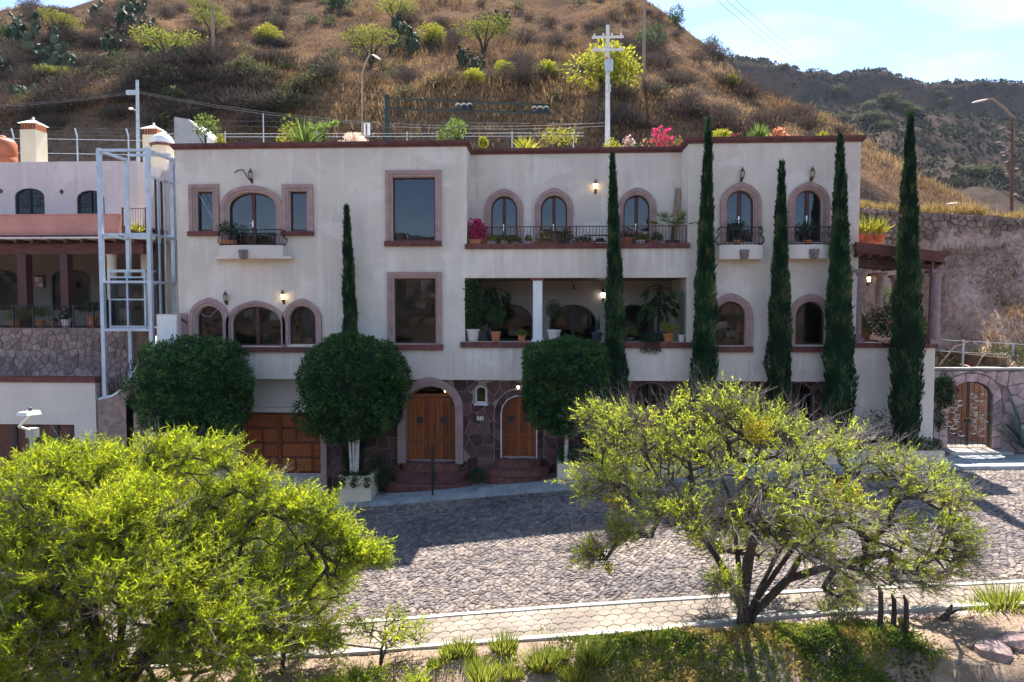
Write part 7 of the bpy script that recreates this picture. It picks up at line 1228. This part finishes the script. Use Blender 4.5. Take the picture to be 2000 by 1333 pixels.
# ---- shrubs of the hill
def mesh_of(g, name, mats):
    me = g.mesh(name); me.materials.append(mats); return me
def twig_shrub(n, s):
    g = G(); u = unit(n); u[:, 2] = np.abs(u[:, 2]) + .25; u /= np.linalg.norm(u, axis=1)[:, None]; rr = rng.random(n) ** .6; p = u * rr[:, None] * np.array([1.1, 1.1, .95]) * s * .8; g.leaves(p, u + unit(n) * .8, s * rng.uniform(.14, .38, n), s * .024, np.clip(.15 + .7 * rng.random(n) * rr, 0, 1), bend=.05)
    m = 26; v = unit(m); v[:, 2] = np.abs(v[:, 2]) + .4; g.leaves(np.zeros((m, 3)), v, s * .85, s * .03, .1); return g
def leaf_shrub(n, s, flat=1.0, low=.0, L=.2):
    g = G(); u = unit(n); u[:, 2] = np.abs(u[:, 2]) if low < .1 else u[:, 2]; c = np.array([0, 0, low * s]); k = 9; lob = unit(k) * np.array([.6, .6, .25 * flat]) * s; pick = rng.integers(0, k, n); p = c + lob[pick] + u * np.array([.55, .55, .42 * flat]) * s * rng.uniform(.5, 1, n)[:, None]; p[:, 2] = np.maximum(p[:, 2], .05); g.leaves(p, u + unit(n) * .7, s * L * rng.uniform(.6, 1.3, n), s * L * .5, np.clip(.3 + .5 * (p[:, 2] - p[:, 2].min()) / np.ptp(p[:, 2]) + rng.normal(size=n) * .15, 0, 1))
    return g
def stems(s, low): 
    g = G()
    for k in range(5): a = k * 1.26; g.tube([(0, 0, -.1), (math.cos(a) * .15 * s, math.sin(a) * .15 * s, low * s * .5), (math.cos(a) * .5 * s, math.sin(a) * .5 * s, low * s)], [.045 * s, .03 * s, .012 * s], 5)
    return g
def nopal(np_, s):
    g = G(); heads = [(np.array([rng.normal() * .1 * s, rng.normal() * .1 * s, 0]), 0) for _ in range(6)]
    for k in range(np_):
        b, lv = heads[rng.integers(0, len(heads))]
        if lv > 5: continue
        d = unit(1)[0] * .75; d[2] = abs(d[2]) + .7; d /= np.linalg.norm(d); l = s * rng.uniform(.28, .42); u = np.cross(d, unit(1)[0]); u /= np.linalg.norm(u); n_ = np.cross(d, u); c = b + d * l / 2; V = [c + d * l / 2 * math.cos(a) + u * l * .36 * math.sin(a) for a in np.arange(8) * math.pi / 4]; V = [v + n_ * .02 * s for v in V] + [v - n_ * .02 * s for v in V] + [c + n_ * .07 * s, c - n_ * .07 * s]; F = [(i, (i + 1) % 8, 16) for i in range(8)] + [(8 + (i + 1) % 8, 8 + i, 17) for i in range(8)] + [(i, 8 + i, 8 + (i + 1) % 8, (i + 1) % 8) for i in range(8)]
        g.add(V, F, rng.random()); heads.append((b + d * l * .8, lv + 1))
    return g
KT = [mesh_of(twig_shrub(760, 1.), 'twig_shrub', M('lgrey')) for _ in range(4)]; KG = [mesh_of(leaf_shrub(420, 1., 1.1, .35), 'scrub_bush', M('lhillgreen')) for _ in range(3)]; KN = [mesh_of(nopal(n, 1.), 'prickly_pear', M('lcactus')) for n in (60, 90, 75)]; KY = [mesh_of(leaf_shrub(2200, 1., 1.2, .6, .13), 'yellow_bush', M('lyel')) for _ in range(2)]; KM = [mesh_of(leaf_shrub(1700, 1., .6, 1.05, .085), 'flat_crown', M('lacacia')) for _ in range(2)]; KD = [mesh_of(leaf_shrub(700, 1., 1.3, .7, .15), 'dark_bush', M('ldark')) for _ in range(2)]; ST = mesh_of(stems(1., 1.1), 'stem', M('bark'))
def hillpts(n, x0, x1, y0, y1, seed, pw=None):
    r_ = np.random.default_rng(seed); px = r_.uniform(x0, x1, n); py = r_.uniform(y0, y1, n); P = march(px, py, H, 48, 230, 200); return P[~np.isnan(P[:, 0])], r_
def place(name, meshes, P, smin_, smax_, label, cat, group, r_, sink=.1):
    for k, p in enumerate(P):
        if p[1] < 21.5: continue
        s_ = r_.uniform(smin_, smax_); o = put(name, meshes[k % len(meshes)], None, (p[0], p[1], float(H(np.array([p[0]]), np.array([p[1]]))[0]) - sink * s_)); o.scale = (s_ * r_.uniform(.85, 1.25), s_, s_ * r_.uniform(.75, 1.1)); o.rotation_euler = (0, 0, r_.uniform(0, 6.28)); q_ = (s_ - smin_) / (smax_ - smin_); zone = ('just above the rock cut ' + ('behind the chimneys' if p[0] < -27 else 'behind the lift tower' if p[0] < -15 else 'behind the bent street lamp' if p[0] < -8 else 'behind the signal gantry' if p[0] < 2 else 'behind the concrete pole' if p[0] < 10 else 'behind the end block')) if p[1] < 36 else ('near the hilltop' if p[1] > 95 else ('on the ridge side of the hill' if p[0] > 14 else ('on the bushy flank above the pink house' if p[0] < -28 else 'on the slope above the cream house'))); tag(o, ('large ' if q_ > .66 else 'mid sized ' if q_ > .33 else 'small ') + label + ' ' + zone, cat, group)
Pl, r_ = hillpts(170, -40, 560, 10, 265, 61); Pm, _ = hillpts(48, 560, 1300, -20, 195, 62); Pr, _ = hillpts(110, 1180, 1720, -10, 300, 63); tw_all = np.concatenate([Pl, Pm, Pr])[:292]
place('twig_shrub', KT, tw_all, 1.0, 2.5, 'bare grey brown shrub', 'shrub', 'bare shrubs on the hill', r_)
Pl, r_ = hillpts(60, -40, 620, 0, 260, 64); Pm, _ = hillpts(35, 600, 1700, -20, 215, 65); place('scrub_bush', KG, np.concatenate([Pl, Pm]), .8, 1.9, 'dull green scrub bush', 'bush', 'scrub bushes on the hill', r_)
def spot(px, py):
    P = march([px], [py], H, 45, 260, 900)[0]; return P
for a, b, s_ in ((50, 90, 2.6), (100, 130, 3.0), (130, 155, 2.4), (10, 160, 2.2), (250, 60, 2.6), (270, 30, 2.4), (300, 110, 2.2), (190, 40, 2.0), (220, 105, 2.0), (290, 70, 1.8), (655, 15, 2.4), (780, 75, 2.2), (805, 105, 1.8), (905, 130, 1.4), (930, 150, 1.3), (980, 60, 1.7), (350, 130, 1.6), (40, 200, 1.5)):
    p = spot(a, b)
    if not np.isnan(p[0]): o = put('prickly_pear', random.choice(KN), None, (p[0], p[1], p[2] - .1)); o.scale = (s_ * 1.1, s_ * 1.1, s_); o.rotation_euler = (0, 0, a); tag(o, ('tall' if s_ > 2.3 else 'middling' if s_ > 1.75 else 'small') + ' clump of prickly pear cactus ' + ('near the hilltop' if p[1] > 95 else 'on the hill flank above the pink house' if p[0] < -28 else 'on the open slope above the cream house'), 'cactus', 'prickly pears on the hill')
def feature(kind, px, py, s_, label, flat=False):
    p = spot(px, py)
    if np.isnan(p[0]): return
    t = thing('thorn_bush' if not flat else 'flat_topped_tree', label, 'bush' if not flat else 'tree', tuple(p)); 
    for nm, me in (('stem', ST), ('crown', random.choice(kind))): o = bpy.data.objects.new(nm, me); COL.objects.link(o); o.parent = t
    t.scale = (s_ * (1.25 if flat else 1), s_, s_ * (.95 if flat else .95)); t.rotation_euler = (0, 0, px)
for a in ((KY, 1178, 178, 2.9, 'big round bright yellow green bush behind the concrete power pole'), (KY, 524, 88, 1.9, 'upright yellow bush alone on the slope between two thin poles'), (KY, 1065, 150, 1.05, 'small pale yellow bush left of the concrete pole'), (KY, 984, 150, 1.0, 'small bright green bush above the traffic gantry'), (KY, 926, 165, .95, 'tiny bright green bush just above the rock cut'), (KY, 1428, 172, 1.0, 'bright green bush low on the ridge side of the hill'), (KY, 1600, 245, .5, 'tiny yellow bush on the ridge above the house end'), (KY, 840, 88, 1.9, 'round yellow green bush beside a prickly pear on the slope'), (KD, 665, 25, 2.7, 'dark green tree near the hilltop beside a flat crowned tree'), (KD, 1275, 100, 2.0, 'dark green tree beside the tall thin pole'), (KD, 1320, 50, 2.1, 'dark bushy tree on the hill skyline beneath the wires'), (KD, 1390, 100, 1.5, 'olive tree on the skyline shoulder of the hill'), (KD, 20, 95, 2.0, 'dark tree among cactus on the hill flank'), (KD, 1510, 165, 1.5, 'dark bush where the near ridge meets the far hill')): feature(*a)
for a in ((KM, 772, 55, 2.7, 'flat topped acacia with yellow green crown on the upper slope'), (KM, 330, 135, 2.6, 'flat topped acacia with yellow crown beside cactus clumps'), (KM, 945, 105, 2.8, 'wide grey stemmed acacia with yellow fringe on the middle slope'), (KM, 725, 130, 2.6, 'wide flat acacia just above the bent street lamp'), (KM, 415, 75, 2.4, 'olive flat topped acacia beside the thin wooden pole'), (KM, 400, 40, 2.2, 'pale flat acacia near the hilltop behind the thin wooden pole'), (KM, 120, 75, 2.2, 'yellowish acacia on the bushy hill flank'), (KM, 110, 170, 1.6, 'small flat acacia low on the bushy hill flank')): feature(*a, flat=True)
# dry grass
g = G(); N = 34000; r2 = np.random.default_rng(77); px = r2.uniform(-60, 2050, N); py = r2.uniform(-60, 420, N); P = march(px, py, H, 46, 240, 130); P = P[~np.isnan(P[:, 0])]; P = P[(P[:, 1] > 26.2) | ((P[:, 1] > 20.5) & (r2.random(len(P)) < .22))]; P = P + np.stack([r2.normal(size=len(P)), r2.normal(size=len(P)), 0 * P[:, 2]], -1) * .8; P[:, 2] = H(P[:, 0], P[:, 1]) - .03; k = 9; q = np.repeat(P, k, 0) + np.stack([r2.normal(size=len(P) * k) * .35, r2.normal(size=len(P) * k) * .35, np.zeros(len(P) * k)], -1); d = unit(len(q)) * .6; d[:, 2] = 1; tone = np.clip(.5 + fbm(q[:, 0] / 9, q[:, 1] / 9) * 1.3 + r2.normal(size=len(q)) * .2, 0, 1); sz = np.clip(.55 + fbm(q[:, 0] / 12 + 4, q[:, 1] / 12), .15, 1)
g.leaves(q, d, sz * r2.uniform(.35, .95, len(q)) * (.75 + .006 * q[:, 1]), .05 + .0008 * q[:, 1], tone, bend=.1, tri=True); tag(g.build('dry_grass', M('lgrass')), 'dry straw coloured grass covering the hillside', 'grass', kind='stuff')
g = G(); N = 2600; x = r2.uniform(12.5, 34, N); y = r2.uniform(8.2, 10.4, N); k = 10; p = np.repeat(np.stack([x, y, hroad(x)], -1), k, 0) + np.stack([r2.normal(size=N * k) * .12, r2.normal(size=N * k) * .12, np.zeros(N * k)], -1); d = unit(N * k) * .45; d[:, 2] = 1; g.leaves(p, d, r2.uniform(.25, .8, N * k) * np.clip(.7 + fbm(p[:, 0] * .6, p[:, 1] * .6), .2, 1.2), .03); tag(g.build('straw_grass', M('lstraw')), 'golden dry grass along the top of the masonry wall', 'grass', kind='stuff')
g = G(); N = 22000; x = r2.uniform(12, 30, N); y = r2.uniform(3.2, 7.9, N); p = np.stack([x, y, H(x, y) - .02], -1); kk = (fbm(x * .5 + 2, y * .5) * 1.6 + .45) > r2.random(N); p = p[kk & ((x > 15.9) | (y > 5.7))]; d = unit(len(p)) * .7; d[:, 2] += .5; d[:, 1] -= .4; g.leaves(p, d, r2.uniform(.12, .55, len(p)), .03, tri=True); tag(g.build('bank_grass', M('lgrass')), 'withered grass and roots on the earth bank', 'grass', kind='stuff')
g = G(); N = 700; x = r2.uniform(15.9, 24, N); y = r2.uniform(1.0, 3.6, N); kk = ~((x > 15.9) & (x < 18.7) & (y < 3.3)); x, y = x[kk], y[kk]; k = 10; p = np.repeat(np.stack([x, y, H(x, y)], -1), k, 0) + r2.normal(size=(len(x) * k, 3)) * .12; d = unit(len(p)); d[:, 2] = np.abs(d[:, 2]) + .3; g.leaves(p, d, r2.uniform(.15, .5, len(p)), .03); tag(g.build('garden_weeds', M('lhillgreen')), 'rank weeds in the garden above the gate wall', 'weeds', kind='stuff')
for a, b, c_ in ((1835, 700, 1920), (1900, 720, 1950)): 
    p0, p1 = A(a, b, 1.6), A(c_, b - 22, 1.6); tag(G().tube([p0 - Vector((0, 0, .3)), p0.lerp(p1, .35) + Vector((0, 0, .32)), p0.lerp(p1, .7) + Vector((0, 0, .4)), p1], [.03, .03, .025, .015], 5).build('dry_stalk', M('polewood'), org=p0), 'bleached dry stalk arching over the garden wall', 'stalk', 'dry stalks over the garden wall')
# tall thin poles on the hill with wires
def wood_pole(px, pb, label, h=12.5):
    p = spot(px, pb); t = pole('wooden_pole', label, [Vector(tuple(p)) - Vector((0, 0, .3)), Vector(tuple(p)) + Vector((0, 0, h))], [.16, .11], 'polewood'); z = p[2] + h - .5; G().box(p[0] - .9, p[0] + .9, p[1] - .06, p[1] + .06, z - .06, z + .06).build('cross_arm', M('polewood'), t); return Vector((p[0], p[1], z + .1))
w1_ = wood_pole(417, 128, 'tall thin wooden pole on the hill flank near flat acacias', 12.); w2_ = wood_pole(1257, 172, 'tall thin pole high on the hill beside a dark tree', 14.)
def span(name, label, a, b, sag, r=.018):
    a, b = Vector(a), Vector(b); tag(G().tube([a.lerp(b, t_) - Vector((0, 0, sag * 4 * t_ * (1 - t_))) for t_ in np.linspace(0, 1, 13)], r, 4, caps=False).build(name, M('wire'), org=a), label, 'wire', 'overhead wires')
farp = Vector((150, 330, 121))
for k, dx in enumerate((-.8, 0, .8)):
    span('power_line', 'power line running from the thin hill pole down towards the far ridge', w2_ + Vector((dx, 0, 0)), farp + Vector((dx * 3, 0, dx * 2)), 3, .03); span('power_line', 'power line strung across the hilltop between the two thin poles', w1_ + Vector((dx, 0, 0)), w2_ + Vector((dx, 0, 0)), 1.2, .02); span('power_line', 'power line running off the hill flank from the thin wooden pole', w1_ + Vector((dx, 0, 0)), w1_ + Vector((-90 + dx, 30, -2)), 2.5, .02)
lp = A(268, 180, 12.5); cp_ = A(1187, 240, 14)
for k in range(2): span('service_cable', 'grey service cable sagging along the road between the metal pole and concrete pole', lp + Vector((.2, 0, -.1 * k)), cp_ + Vector((-.15, 0, -.2 * k)), .9, .009); span('service_cable', 'grey service cable leaving the slim metal pole past the chimneys', lp + Vector((-.3, 0, -.1 * k)), lp + Vector((-22, 2, .2 - .1 * k)), .5, .009)
# a few larger trees and a pale gully on the far hill
FT = [mesh_of(leaf_shrub(900, .8, 1.1, .8, .3), 'far_tree', M('lhillgreen')) for _ in range(2)]
for a, b, s_ in ((1630, 190, 8), (1700, 215, 6), (1735, 208, 6.5), (1760, 215, 5), (1830, 190, 5), (1845, 210, 6), (1700, 240, 6), (1720, 255, 5), (1640, 240, 5), (1530, 135, 4), (1545, 130, 4.5), (1780, 225, 5), (1900, 345, 5), (1935, 345, 5)):
    P = march([a], [b], FH, 200, 620, 800)[0]
    if not np.isnan(P[0]): o = put('far_tree', FT[int(a) % 2], None, (P[0], P[1], P[2] - 1)); o.scale = (s_, s_, s_ * .8); tag(o, 'grey green tree below the cliffs on the far hill', 'tree', 'trees on the far hill')
g = G()
for k in range(60):
    t_ = k / 59; P = march([1935 + 60 * t_ + 10 * math.sin(k)], [205 + 190 * t_], FH, 150, 600, 500)[0]
    if not np.isnan(P[0]): s_ = rng.uniform(.3, .8); g.lathe([(s_ * .6, -.5), (s_ * 1.6, 0), (s_ * .9, s_ * .3)], P, 6)
tag(g.build('pale_rocks', M('boulder')), 'line of pale rocks down a gully of the far hill', 'rocks', kind='stuff')
# ================================================================== AIR
hz = G().box(-420, 620, -60, 640, -40, 190).build('haze', bpy.data.materials.new('haze_air')); tag(hz, kind='stuff')
m = bpy.data.materials['haze_air']; m.use_nodes = True; t = m.node_tree; t.nodes.remove(t.nodes['Principled BSDF']); v = _n(t, 'ShaderNodeVolumePrincipled'); v.inputs['Color'].default_value = (.72, .82, 1, 1); v.inputs['Density'].default_value = .00009; t.links.new(v.outputs[0], t.nodes['Material Output'].inputs['Volume'])
